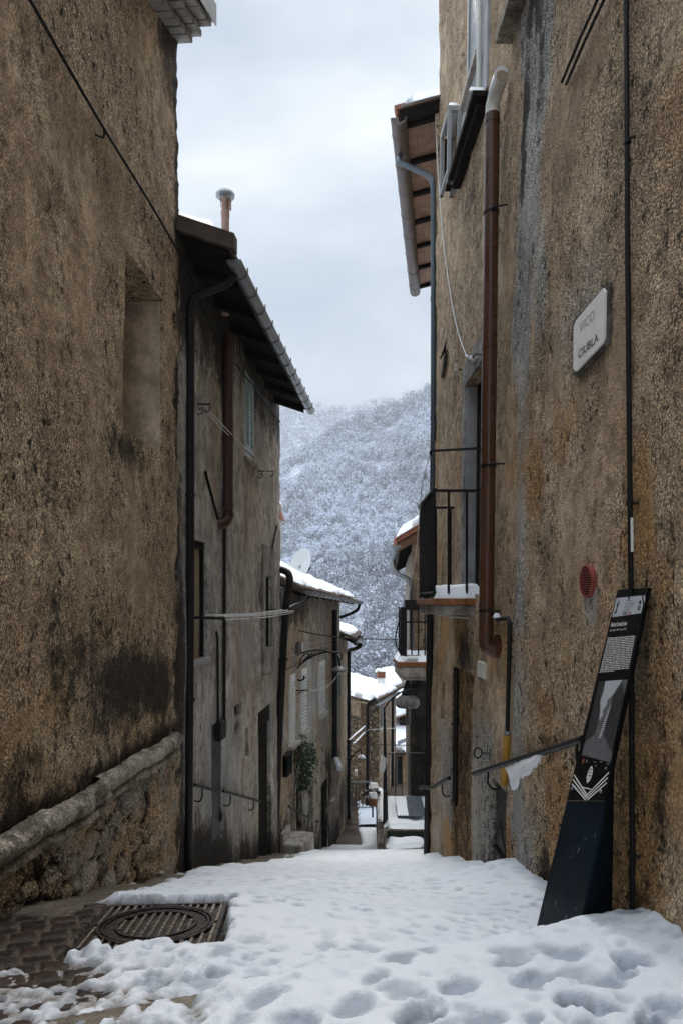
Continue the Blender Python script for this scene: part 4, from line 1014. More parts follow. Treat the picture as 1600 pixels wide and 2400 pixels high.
    mb = MB(); mb.tube([L3.pt(d-.02, E-3.36, .09), L3.pt(d-.26, E-3.50, .20)], .065, 12); mb.build('snow_cap', M['roof_snow'], h, True)
    mb = MB(); L3.box(mb, 14.5, 14.95, E-4.35, E-4.2, -.02, .07); mb.build('stone_ledge', M['stone_pale'], h, bevel=.01)
    mb = MB(); L3.box(mb, 15.12, 15.66, E-2.18, E-1.2, -.02, .004); gw = mb.build('window', M['dark_glass'], h); shutter(L3, gw, 15.14, 15.64, E-2.16, E-1.22, .008, M['green_paint'], 20)
    # short terracotta chimney peeping out behind the corner
    c = P(653, 1215, 13.4)
    ch = thing('chimney', 'terracotta tiled chimney with snow on top behind the grey house corner', 'chimney', c)
    mb = MB(); mb.box(c.x-.26, c.x+.04, 13.2, 13.6, E-.2+1.2, c.z-.02); mb.build('stack', M['stone_pale'], ch)
    mb = MB(); mb.hexa([(c.x-.28, 13.15, c.z), (c.x+.10, 13.15, c.z-.03), (c.x+.10, 13.65, c.z-.03), (c.x-.28, 13.65, c.z), (c.x-.28, 13.15, c.z+.30), (c.x+.02, 13.15, c.z+.24), (c.x+.02, 13.65, c.z+.24), (c.x-.28, 13.65, c.z+.30)]); mb.build('tile_hood', M['terracotta'], ch, bevel=.01)
    snow_quad('snow_cap', [(c.x-.3, 13.13, c.z+.305), (c.x+.06, 13.13, c.z+.255), (c.x+.06, 13.67, c.z+.255), (c.x-.3, 13.67, c.z+.305)], .10, M['roof_snow'], ch, seed=4)
    # satellite dish
    c = P(703, 1322, 14.6)
    t = thing('satellite_dish', 'pale oval satellite dish standing above the snowy tiled roof', 'satellite dish', (c.x, c.y, c.z-.35))
    Mx = Euler((R(72), 0, R(-38)), 'XYZ').to_matrix() @ Matrix.Diagonal((1.25, 1.55, 1.3))
    mb = MB(); mb.lathe([(.002, .05), (.09, .044), (.17, .026), (.222, .0), (.226, .004), (.17, .034), (.09, .053), (.002, .058)], c, 30, Mx @ Matrix.Diagonal((1, 1, -1))); mb.build('reflector', M['dish'], t, True)
    mb = MB(); q = c+V3((.19, -.10, -.13)); mb.tube([c+V3((.02, 0, -.22)), c+V3((.12, -.06, -.2)), q], .009, 7); mb.tube([q, q+V3((.035, -.03, .05))], .022, 9); mb.build('feed_arm', M['black_metal'], t, True)
    mb = MB(); mb.tube([c+V3((-.04, .12, -.75)), c+V3((-.04, .10, -.12))], .018, 9); mb.tube([c+V3((-.04, .10, -.12)), c+V3((0, .02, -.02))], .014, 8); mb.build('mast', M['zinc'], t, True)

def house_l4():
    h = thing('house', 'narrow house end past the white shutters with small snowy eaves', 'house', (L4.x(17, 0), 17, E-4), 'houses along the stepped alley')
    holes = [(16.15, 16.75, E-2.3, E-1.35, .05)]
    def disp(d, z): return .02*fbm(d, z, 0, 3, 301)+.012*fbm(d*5, z*5, 0, 3, 302)
    def mould(d, z): return .8*sstep(.3, .7, .5*sstep(E-3.5, E-5.5, z)+.5*fbm(d*2.4, z*.9, 0, 5, 311)+.2)
    wall_mesh2('wall', L4, [(15.92, 18.95, .08)], [(E-7, E-.75, .08)], holes, M['plaster_l3'], h, disp, 3, None, dict(mould=mould, cement=lambda d, z: 0*d, ochre=lambda d, z: .5+0*d))
    mb = MB(); L4.box(mb, 16.1, 16.8, E-2.35, E-1.3, -.1, -.055); win = mb.build('window', M['dark_glass'], h)
    mb = MB()
    p0, p1 = V3((-.3, 16.0, E-.72)), V3((.46, 16.4, E-.98)); 
    mb.hexa([(-1.6, 15.95, E-.20), (-1.6, 19.1, E-.20), (.52, 19.1, E-.98), (.30, 15.95, E-.98), (-1.6, 15.95, E-.13), (-1.6, 19.1, E-.13), (.52, 19.1, E-.91), (.30, 15.95, E-.91)])
    mb.build('roof', M['dark_wood'], h)
    tl = MB()
    for d in np.linspace(16.0, 19.0, 18): tl.tube([(.32+.07*(d-16), d, E-.88), (-1.6, d, E-.11)], .06, 7)
    tl.build('cover_tiles', M['tile'], h, True)
    snow_quad('roof_snow', [(.24, 15.95, E-.86), (.48, 19.05, E-.86), (-1.5, 19.05, E-.12), (-1.5, 15.95, E-.12)], .13, M['roof_snow'], h, seed=21, edge=.15)
    mb = MB(); mb.halfpipe((.33, 15.95, E-.95), (.55, 19.1, E-.95), .07, .006, 10); mb.build('gutter', M['zinc_dark'], h, True)
    d = 18.8; mb = MB(); mb.tube(smooth_path([(.45, 16.6, E-1.0), (.42, 16.7, E-1.1), (.30, 17.6, E-1.22), (.22, 18.7, E-1.32), (.20, 18.8, E-1.5)], 4)+[L4.pt(d, E-5.9, .05)], .05, 12); mb.build('rain_pipe', M['black_metal'], h, True)
house_l1(); house_l2(); house_l3(); house_l4()
# ================================================================== near right house
def house_r1():
    h = thing('house', 'tall house with ochre roughcast wall, grey cement streak and small iron balcony', 'house', (R1.x(4, E), 4, E-2), 'houses along the stepped alley')
    holes = [(4.95, 5.59, E+.055, E+1.74, .085), (5.22, 5.76, E+4.16, E+5.4, .02), (5.2, 6.06, E-2.75, E-.55, .025), (6.42, 6.60, E-1.12, E-.76, .2), (4.2, 4.54, E-1.6, E-1.16, .05), (3.35, 4.28, E+3.58, E+4.9, .1)]
    def band(d, z):
        c = 3.95-.10*sstep(E+1, E+3, z)+.10*fbm(z*.8, 0*z, 0, 3, 401); w = np.interp(z-E, [-2, -1, -.3, .6, 1.6, 2.8, 4], [.30, .12, .105, .12, .21, .28, .31])
        return sstep(w+.07, w-.07, abs(d-c)+.20*fbm(d*5, z*1.6, 0, 5, 402))
    def disp(d, z):
        o = .016*fbm(d*.8, z*.8, 0, 3, 411)+.010*fbm(d*4, z*3, 0, 3, 412)+.005*fbm(d*18, z*18, 0, 2, 413)+.012*band(d, z)+.010*band(d, z)*fbm(d*6, z*2.5, 0, 4, 417)
        low = sstep(E-.25, E-.8, z+.3*fbm(d*1.5, z*1.5, 0, 3, 3))*sstep(3.9, 3.6, d); f1, f2, c = worley(d*6.5, z*7.5, 15)
        o = o+low*(.022*sstep(.65, .15, f1)*(c > .35)-.015)
        return o+.018*fbm(d*0, z*8, 0, 4, 415)*sstep(7.0, 7.19, d)
    def mould(d, z):
        n = fbm(d*2.6, z*1.3, 0, 5, 421); n2 = fbm(d*9, z*6, 0, 4, 422); g = np.interp(d, KD, KZ)+E
        m = .55*gauss(d, z, 2.33, -.60, .12, .28)+.40*gauss(d, z, 2.30, -.05, .06, .4)*sstep(-.2, .3, n)+.5*np.exp(-((z-g)/.25)**2)+.75*gauss(d, z, 5.6, -.42, .38, .30)+.45*gauss(d, z, 5.6, 3.3, .5, .35)
        m = m+.80*band(d, z)*sstep(E+.9, E+2.0, z)*sstep(-.15, .2, fbm(d*3.5, z*.9, 0, 4, 425))+.5*gauss(d, z, 3.52, -1.2, .09, .5)+.4*gauss(d, z, 3.0, 1.32, .25, .12)
        m = m+.35*sstep(5.2, 4.6, d)*sstep(4.2, 4.6, d)*sstep(E-.4, E-1.2, z)
        return np.clip(.03+.98*m+.30*n+.18*n2, 0, 1.1)
    def cement(d, z):
        n = fbm(d*1.6, z*.9, 0, 4, 431)
        m = np.maximum(band(d, z), sstep(E-.9, E-1.3, z+.25*n)*sstep(3.55, 3.75, d)*sstep(7.2, 6.6, d)*.8*sstep(-.35, .1, n))
        m = np.maximum(m, .9*sstep(.5, .75, gauss(d, z, 2.93, .0, .12, .16)+.25*n)); m = np.maximum(m, .8*gauss(d, z, 3.07, 1.25, .32, .24)*sstep(-.4, .2, n+.2)*.8)
        m = np.maximum(m, .85*sstep(4.45, 4.6, d)*sstep(5.25, 5.1, d)*sstep(E-.7, E-1, z))
        return np.clip(m, 0, 1)
    def ochre(d, z):
        n = fbm(d*2.4, z*1.6, 0, 4, 441); return np.clip(.7*sstep(.02, .4, n+.35*sstep(E+.4, E-.8, z)*sstep(3.8, 3.4, d)-.06)*sstep(E+1.8, E+.2, z)+.35*sstep(.2, .5, n)+.5*gauss(d, z, 2.72, -.1, .1, .3), 0, 1)
    wall_mesh2('wall', R1, [(-4, 2.0, .25), (2.0, 7.2, .022)], [(E-3.3, E+5.2, .025), (E+5.2, E+7.4, .08)], holes, M['stucco_r1'], h, disp, 3.5, None, dict(mould=mould, cement=cement, ochre=ochre))
    B = lambda *a: R1.box(*a)
    # balcony door
    mb = MB(); B(mb, 4.9, 5.62, E-.02, E+1.78, -.15, -.087); dr = mb.build('balcony_door', M['dark_wood'], h)
    mb = MB(); B(mb, 5.0, 5.37, E+.065, E+1.73, -.085, -.076); mb.build('door_leaf', M['grey_paint'], dr)
    mb = MB(); B(mb, 5.575, 5.588, E+.06, E+1.735, -.083, .004); mb.build('jamb', M['grey_paint'], dr)
    mb = MB(); B(mb, 5.592, 5.70, E+.03, E+1.92, -.03, .018); B(mb, 4.80, 5.59, E+1.745, E+1.94, -.03, .018); mb.build('surround', M['concrete'], dr, bevel=.006)
    # upper window with parapet, ledge and flower box frame
    mb = MB(); B(mb, 5.2, 5.80, E+4.12, E+5.5, -.09, -.016); win = mb.build('window', M['grey_glass'], h)
    mb = MB(); B(mb, 5.225, 5.262, E+4.165, E+5.39, -.013, .012); B(mb, 5.74, 5.757, E+4.165, E+5.39, -.013, -.002); B(mb, 5.264, 5.738, E+4.165, E+4.20, -.013, -.002); mb.build('frame', M['white_paint'], win)
    mb = MB(); B(mb, 4.96, 5.215, E+3.70, E+5.5, -.03, .012); B(mb, 5.215, 5.92, E+3.70, E+4.115, -.03, .012); mb.build('surround', M['grey_paint'], win, bevel=.004)
    mb = MB(); B(mb, 5.2, 5.80, E+4.118, E+4.158, -.03, .05); mb.build('sill', M['stone_pale'], win)
    mb = MB(); mb.tube([R1.pt(5.12, E+3.7, .035), R1.pt(5.12, E+5.6, .035)], .018, 10); mb.build('white_pipe', M['enamel_white'], h, True)
    mb = MB(); B(mb, 4.94, 6.02, E+3.615, E+3.66, -.03, .115); B(mb, 4.98, 5.98, E+3.57, E+3.612, -.03, .075); ld = mb.build('ledge', M['dark_wood'], h, bevel=.006)
    snow_quad('snow', [R1.pt(4.95, E+3.662, .02), R1.pt(5.16, E+3.662, .02), R1.pt(5.16, E+3.662, .145), R1.pt(4.95, E+3.662, .145)], .05, M['roof_snow'], ld, res=.015, seed=2, edge=.04)
    mb = MB()
    for o in (.005, .09): B(mb, 5.93, 5.965, E+3.60, E+4.22, o, o+.03)
    for z in (3.60, 4.22): B(mb, 5.93, 5.965, E+z, E+z+.04, .0, .125)
    for o in (.005, .09): B(mb, 6.30, 6.33, E+3.70, E+4.22, o, o+.03)
    for z in (3.70, 4.22): B(mb, 5.966, 6.33, E+z, E+z+.035, .09, .12); B(mb, 5.966, 6.33, E+z, E+z+.035, .0, .03)
    bx = mb.build('box_frame', M['grey_paint'], h)
    mb = MB(); B(mb, 5.97, 6.30, E+3.74, E+3.76, .03, .09); B(mb, 6.27, 6.298, E+3.765, E+4.2, .035, .088); mb.build('box_back', M['dark_wood'], bx)
    snow_quad('snow', [R1.pt(5.93, E+4.262, .02), R1.pt(6.32, E+4.262, .02), R1.pt(6.32, E+4.262, .12), R1.pt(5.93, E+4.262, .12)], .045, M['roof_snow'], bx, res=.02, seed=5, edge=.05)
    # second upper window, only its lower far corner shows
    mb = MB(); B(mb, 3.3, 4.33, E+3.55, E+4.95, -.17, -.102); win = mb.build('window', M['dark_glass'], h)
    mb = MB(); B(mb, 4.235, 4.279, E+3.585, E+4.895, -.1, .012); B(mb, 3.351, 3.39, E+3.585, E+4.895, -.1, -.02); mb.build('frame', M['white_paint'], win)
    mb = MB(); B(mb, 3.28, 4.34, E+3.50, E+3.578, -.04, .10); mb.build('sill', M['stone'], win, bevel=.005)
    # walled-up doorway
    mb = MB(); B(mb, 5.15, 6.10, E-2.8, E-.5, -.10, -.027); dr = mb.build('door', M['rust_foam'], h)
    mb = MB(); B(mb, 5.90, 6.05, E-1.75, E-.58, -.024, -.008); mb.build('jamb_shade', M['dark_wood'], dr)  # dark strip standing in for the far jamb in shadow
    mb = MB(); B(mb, 5.15, 6.35, E-2.85, E-2.46, .0, .17); stp = mb.build('doorstep', M['stone'], h, bevel=.02)
    snow_quad('snow', [R1.pt(5.2, E-2.455, .0), R1.pt(6.1, E-2.455, .0), R1.pt(6.1, E-2.455, .15), R1.pt(5.2, E-2.455, .15)], .09, M['roof_snow'], stp, res=.03, seed=6, edge=.06)
    mb = MB(); B(mb, 6.4, 6.62, E-1.15, E-.73, -.24, -.202); mb.build('slit_window', M['board_black'], h)
    # small iron hatch
    mb = MB(); B(mb, 4.205, 4.535, E-1.595, E-1.165, -.045, -.012); ht = mb.build('hatch', plain('black sheet hatch', (.016,.016,.017), .5, .1, .3, 9), h, bevel=.004)
    mb = MB(); mb.tube([R1.pt(4.23, E-1.56, .0), R1.pt(4.37, E-1.40, .004), R1.pt(4.51, E-1.55, .0)], .006, 6); B(mb, 4.2, 4.54, E-1.615, E-1.598, -.03, .012); mb.build('hatch_trim', M['black_metal'], ht)
    # junction boxes
    c = R1.at(1136, 1570); mb = MB(); d, z = R1.hit(1136, 1570); B(mb, d-.1, d+.1, z-.055, z+.055, .0, .035); mb.build('meter_box', M['enamel_white'], h, bevel=.006)
    # iron balcony
    x0 = .684
    def bp(d, o, z): return V3((x0+o, d, E+z))
    mb = MB(); mb.box(x0, 1.10, 5.16, 6.12, E-.10, E-.028); sl_ = mb.build('balcony', M['concrete'], h, bevel=.006)
    mb = MB()
    xs = np.linspace(x0-.02, 1.06, 4)
    for a, b in zip(xs[:-1], xs[1:]): mb.box(a+.002, b-.002, 5.135, 5.30, E-.025, E+.022)
    for a, b in zip(np.linspace(5.30, 6.14, 5)[:-1], np.linspace(5.30, 6.14, 5)[1:]): mb.box(x0-.02, x0+.12, a+.002, b-.002, E-.025, E+.022)
    mb.build('edge_tiles', M['orange_tile'], sl_, bevel=.004)
    snow_quad('snow', [(x0+.01, 5.15, E+.0245), (1.06, 5.15, E+.0245), (1.06, 6.1, E+.0245), (x0+.01, 6.1, E+.0245)], .10, M['roof_snow'], sl_, res=.025, seed=8, edge=.08, lump=.4)
    zt = .84
    mb = MB(); mb.bar(bp(5.17, .01, zt), bp(6.10, .01, zt), .04, .018); mb.bar(bp(5.17, -.008, zt-.01), V3((1.06, 5.17, E+zt-.012)), .035, .018); mb.bar(bp(6.10, -.008, zt-.01), V3((1.04, 6.10, E+zt-.012)), .035, .018); mb.build('top_rail', M['black_metal'], sl_)
    mb = MB(); mb.bar(bp(5.17, .01, .07), bp(6.10, .01, .07), .03, .014); mb.build('bottom_rail', M['black_metal'], sl_)
    for d in np.linspace(5.17, 6.10, 12):
        mb = MB(); mb.tube([bp(d, .01, .02), bp(d, .01, zt-.005)], .009, 7); mb.build('baluster', M['black_metal'], sl_, True)
    for x in (.80, .935):
        mb = MB(); mb.tube([(x, 5.17, E+.02), (x, 5.17, E+zt-.01)], .010, 7); mb.build('baluster', M['black_metal'], sl_, True)
    for x in (.83, .96):
        mb = MB(); mb.tube([(x, 6.10, E+.02), (x, 6.10, E+zt-.01)], .010, 7); mb.build('baluster', M['black_metal'], sl_, True)
    # line bar above the balcony with a cord
    t = thing('clothes_line', 'black iron line bar above the balcony with a hanging cord', 'clothes line', R1.pt(5.6, E+1.2, .2))
    a = V3((x0, 5.3, E+1.155)); mb = MB(); mb.bar(a, V3((1.06, 5.25, E+1.165)), .016, .016); mb.tube([a, a+V3((0, 0, -.03))], .012, 6); mb.build('bar', M['black_metal'], t)
    mb = MB(); mb.tube(smooth_path([a, P(992, 1120, 5.6), P(984, 1185, 5.9), P(975, 1290, 6.05), P(957, 1395, 6.2)], 4), .004, 5); mb.tube([P(997, 1110, 5.6), P(994, 1122, 5.6)], .012, 5); mb.build('cord', M['rope'], t)

def gas_pipe():
    t = thing('gas_pipe', 'thin black gas pipe on the right wall ending in a yellow sleeve', 'pipe', R1.pt(4.2, E-1, .03))
    o = .035
    a = R1.at(1165, 1452, o); b = R1.at(1190, 1450, o); c = R1.at(1194, 1462, o); d = R1.at(1188, 1722, o)
    mb = MB(); mb.tube([R1.at(1162, 1452, -.02), a, b+V3((0, .02, 0)), b, c, d], .0125, 10); mb.build('pipe', M['wire'], t, True)
    e = R1.at(1180, 1840, o); mb = MB(); mb.tube([d+V3((0, 0, .0)), e], .021, 12); mb.build('yellow_sleeve', M['yellow'], t, True)
    mb = MB(); mb.tube([d+V3((0, 0, .002)), d+V3((0, 0, .025))], [.022, .012], 10); mb.build('pipe_seal', M['zinc'], t, True)
    snow_quad('snow', [a+V3((-.02, -.02, .012)), a+V3((.02, -.02, .012)), a+V3((.02, .05, .012)), a+V3((-.02, .05, .012))], .03, M['roof_snow'], t, res=.01, edge=.02)

def flue_r():
    t = thing('flue', 'long brown enamelled stove flue with white elbow standing off the right wall', 'flue', R1.pt(4.5, E-.3, .07))
    d, o = 4.5, .075
    top, bot = R1.pt(d, E+3.17, o), R1.pt(d, E-.235, o)
    mb = MB(); mb.tube([bot, top], .048, 24); 
    for z in (2.9-.02, .72, 1.62): pass
    mb.build('pipe', M['brown_enamel'], t, True)
    for z, th in ((3.13, .02), (1.66, .016), (-.02, .02)): mb = MB(); c = R1.pt(d, E+z, o); ring(mb, c.x, c.y, c.z, .048, th, .003, 24); mb.build('joint', M['brown_enamel'], t, True)
    for z in (2.53, .88, -.06):
        c = R1.pt(d, E+z, o); mb = MB(); ring(mb, c.x, c.y, c.z, .0485, .008, .004, 24); mb.tube([c+V3((0, -.05, 0)), c+V3((.0, -.075, 0)), R1.pt(d-.1, E+z, -.01)], .006, 6); mb.build('clamp', M['black_metal'], t, True)
    e = [top+V3((0, 0, -.005)), top+V3((0, 0, .05)), top+V3((.01, -.03, .10)), top+V3((.02, -.09, .125)), top+V3((.025, -.16, .13))]
    mb = MB(); mb.tube(smooth_path(e, 5), .044, 22); mb.build('elbow', M['enamel_white'], t, True)
    tip = e[-1]; n = (e[-1]-e[-2]).normalized(); mb = MB(); mb.tube([tip+n*.001, tip+n*.006], .036, 22); mb.build('end_cap', M['beige_cap'], t, True)
    # snow heaped on the elbow
    n_ = 26; V = []; 
    for i in range(13):
        u = i/12; c = e[1].lerp(e[-1], u)+V3((0, 0, .012+.025*math.sin(u*math.pi*.5))); h = .030+.085*math.sin(math.pi*min(1, u*1.15+.08))**1.0
        for j in range(n_):
            a = 2*math.pi*j/n_; zz = math.sin(a); V.append(c+V3((.042*math.cos(a), 0, (max(0, zz)**1.6*h if zz > 0 else zz*.02)+.03*0)))
    idx = np.arange(13*n_).reshape(13, n_); q = np.stack([idx[:-1], np.roll(idx[:-1], -1, 1), np.roll(idx[1:], -1, 1), idx[1:]], -1).reshape(-1, 4)
    sc = fast_mesh('snow_cap', np.array([tuple(v) for v in V]), q, M['roof_snow'], t, True)
    mb = MB(); mb.add([V[i] for i in range(n_)], [tuple(range(n_))]); mb.add([V[12*n_+i] for i in range(n_)], [tuple(range(n_))]); mb.build('snow_end', M['roof_snow'], t)
    f0 = bot; el = [f0+V3((0, 0, .005)), f0+V3((.0, 0, -.04)), f0+V3((.025, -.01, -.075)), R1.pt(d-.02, E-.325, -.02)]
    mb = MB(); mb.tube(smooth_path(el, 5), .047, 20); mb.build('lower_elbow', M['brown_enamel'], t, True)
    c = R1.pt(4.42, E-.285, .004); mb = MB(); nr = V3((-1, -.1, 0)).normalized(); mb.tube([c, c+nr*.02], .075, 22); mb.build('wall_flange', M['brown_enamel'], t, True)

def handrail(label, pts, hooks, r=.017, W=None, group='handrails fixed to the walls'):
    t = thing('handrail', label, 'handrail', pts[0], group)
    mb = MB(); mb.tube(pts, r, 10); mb.build('rail', M['black_metal'], t, True)
    for hk in hooks:
        a, b = V3(hk[0]), V3(hk[1]); m = a+V3((0, 0, -.07))
        mb = MB(); mb.tube(smooth_path([a, m, m.lerp(b, .35)+V3((0, 0, -.03)), V3((b.x, b.y, m.z-.03))], 4), .007, 7); mb.build('hook', M['black_metal'], t, True)
    return t

def handrails():
    o = .075
    a, b = R1.at(1365, 1733, o), R1.at(1110, 1814, o)
    def hk(W, px, py, oo=o):
        d, z = W.hit(px, py, oo); return (W.pt(d, z-.01, oo), W.pt(d, z-.1, -.01))
    t = handrail('longest black iron handrail on the right wall, clumps of snow hanging from it', [a, b], [hk(R1, 1352, 1738), hk(R1, 1143, 1806)])
    # one ragged strip of snow clinging to the rail
    pr = np.array([[1183, 1796, 1806], [1190, 1786, 1822], [1197, 1780, 1862], [1204, 1778, 1858], [1212, 1778, 1846], [1220, 1776, 1822], [1230, 1774, 1818], [1240, 1770, 1822], [1250, 1764, 1806], [1258, 1760, 1798], [1264, 1757, 1800], [1270, 1760, 1776]], float)
    xs = np.linspace(1183, 1270, 44); tp = np.interp(xs, pr[:, 0], pr[:, 1])+2.5*fbm(xs*.11, 0*xs, 0, 3, 7); bt = np.interp(xs, pr[:, 0], pr[:, 2])+7*fbm(xs*.16, 0*xs, 0, 3, 8); V = []; k = 14; nvv = 12
    for i in range(44):
        en = math.sin(math.pi*min(1, max(0, i/43)))**.4
        for j in range(2*k):
            a = 2*math.pi*j/(2*k); y = (tp[i]+bt[i])/2-(bt[i]-tp[i])/2*math.sin(a)*(.25+.75*en); th = .026*math.cos(a)*(.2+.8*en)*(1+.45*float(fbm(xs[i]*.12, y*.08, a, 3, 9)))
            V.append(R1.at(xs[i], y, o-.004+th))
    idx = np.arange(44*2*k).reshape(44, 2*k); q = np.stack([idx[:-1], np.roll(idx[:-1], -1, 1), np.roll(idx[1:], -1, 1), idx[1:]], -1).reshape(-1, 4)
    fast_mesh('snow', np.array([tuple(v) for v in V]), q, M['roof_snow'], t, True)
    p = smooth_path([R1.at(1052, 1824, .07), R1.at(1030, 1836, .075), R1.at(1010, 1847, .08), R1.pt(7.2, E-1.93, .09), V3((.83, 7.32, E-1.98)), V3((.86, 7.46, E-2.02))], 4)
    handrail('short curved black handrail rounding the corner behind the downpipe', p, [hk(R1, 1036, 1836, .07)])
    def lh(lab, x0, y0, x1, y1, W, hooks, r=.014):
        handrail(lab, [W.at(x0, y0, .06), W.at(x1, y1, .06)], [hk(W, a_, b_, .06) for a_, b_ in hooks], r)
    lh('short iron handrail between dark rain pipe and steel cupboard door', 457, 1840, 507, 1853, L2, [(474, 1846)])
    lh('sloping iron handrail between steel cupboard door and dark doorway', 523, 1854, 608, 1878, L2, [(540, 1861), (594, 1875)])
    lh('thin iron handrail on the left wall under the hanging ivy', 677, 1890, 723, 1916, L3, [(716, 1913)], .016)
    lh('tiny iron handrail beyond the second dark doorway', 741, 1925, 752, 1926, L3, [(743, 1926)], .014)
    lh('tiny iron handrail nearest the sunken landing on the left', 768, 1934, 778, 1935, L3, [(771, 1935)], .014)

def house_r2():
    """behind the corner: only its eaves, gutter and downpipe show"""
    W = Wall(.985-.149*7.2, .149, 0, -1)
    h = thing('house', 'house beyond the corner with brown boarded eaves and a blue grey downpipe', 'house', (1.2, 9, E-3), 'houses along the stepped alley')
    def zz(d, z): return 0*d
    wall_mesh2('wall', W, [(7.22, 11.15, .12)], [(E-4.6, E+5.25, .15)], [], M['stucco_r1'], h, lambda d, z: .015*fbm(d, z, 0, 3, 501), 3, None, dict(mould=zz, cement=zz, ochre=zz))
    ex0 = .612; s = .27
    def ex(d): return ex0+.149*(d-7.3)
    def rp(x, d, o=0.0): return (x, d, E+5.06+(x-ex(d))*s+o)
    def slab(mb, d0, d1, a0, a1, t0, t1):
        p = []
        for t in (t0, t1):
            for d, a in ((d0, a0), (d1, a0), (d1, a1), (d0, a1)): p.append(rp(ex(d)+a, d, t))
        mb.hexa(p)
    mb = MB(); 
    for a in np.arange(.02, 1.4, .155): slab(mb, 7.27, 11.15, a, a+.151, 0, .02)
    mb.build('soffit', M['soffit_wood'], h)
    for d in np.linspace(7.33, 11.1, 7):
        mb = MB(); slab(mb, d-.03, d+.03, .03, 1.4, -.045, -.003); mb.build('rafter', M['dark_wood'], h)
    mb = MB(); slab(mb, 7.22, 11.2, .0, 4.0, .023, .09); rf = mb.build('roof', M['tile'], h)
    mb = MB(); slab(mb, 7.19, 7.24, .0, 4.0, -.06, .06); mb.build('verge_board', M['dark_wood'], rf)
    tl = MB()
    for d in np.linspace(7.26, 11.1, 22): tl.tube([rp(ex(d)-.04, d, .10), rp(ex(d)+4, d, .10)], .06, 7)
    tl.build('cover_tiles', M['terracotta'], rf, True)
    snow_quad('roof_snow', [rp(ex(7.2)+.02, 7.16, .085), rp(ex(11.2)+.05, 11.2, .13), rp(ex(11.2)+3.5, 11.2, .13), rp(ex(7.2)+3.5, 7.19, .10)], .11, M['roof_snow'], h, seed=31, edge=.12, lump=.5)
    g0, g1 = V3((ex(7.2)-.005, 7.2, E+5.05)), V3((ex(11.25)-.005, 11.25, E+5.05))
    mb = MB(); mb.halfpipe(g0, g1, .085, .006, 12, seg=4); gu = mb.build('gutter', M['gutter_brown'], h, True)
    for i in range(8):
        c = g0.lerp(g1, (i+.5)/8); t = (g1-g0).normalized(); b = MB(); b.halfpipe(c-t*.01, c+t*.01, .09, .005, 10); b.build('gutter_strap', M['gutter_brown'], gu, True)
    c0 = g0+V3((.06, .5, -.07))
    pth = smooth_path([c0, P(936, 378, 7.6), P(950, 386, 7.55), P(985, 402, 7.4), P(1007, 415, 7.3), P(1014, 432, 7.26), P(1015.5, 470, 7.26)], 5)
    mb = MB(); mb.tube(pth+[P(1015, 1000, 7.26), P(1009, 1440, 7.26), P(1003, 1850, 7.26), P(999, 2050, 7.26)], .031, 14)
    for y, x in ((700, 1015), (980, 1015), (1300, 1011), (1660, 1006)): c = P(x, y, 7.26); ring(mb, c.x, c.y, c.z, .031, .02, .003)
    mb.build('rain_pipe', M['zinc_blue'], h, True)
    # the lower end carries a cast iron shoe
    mb = MB(); mb.tube([P(1007, 1440, 7.2), P(1003, 1850, 7.2), P(999, 2052, 7.2)], .036, 14); mb.build('iron_shoe_pipe', M['black_metal'], h, True)

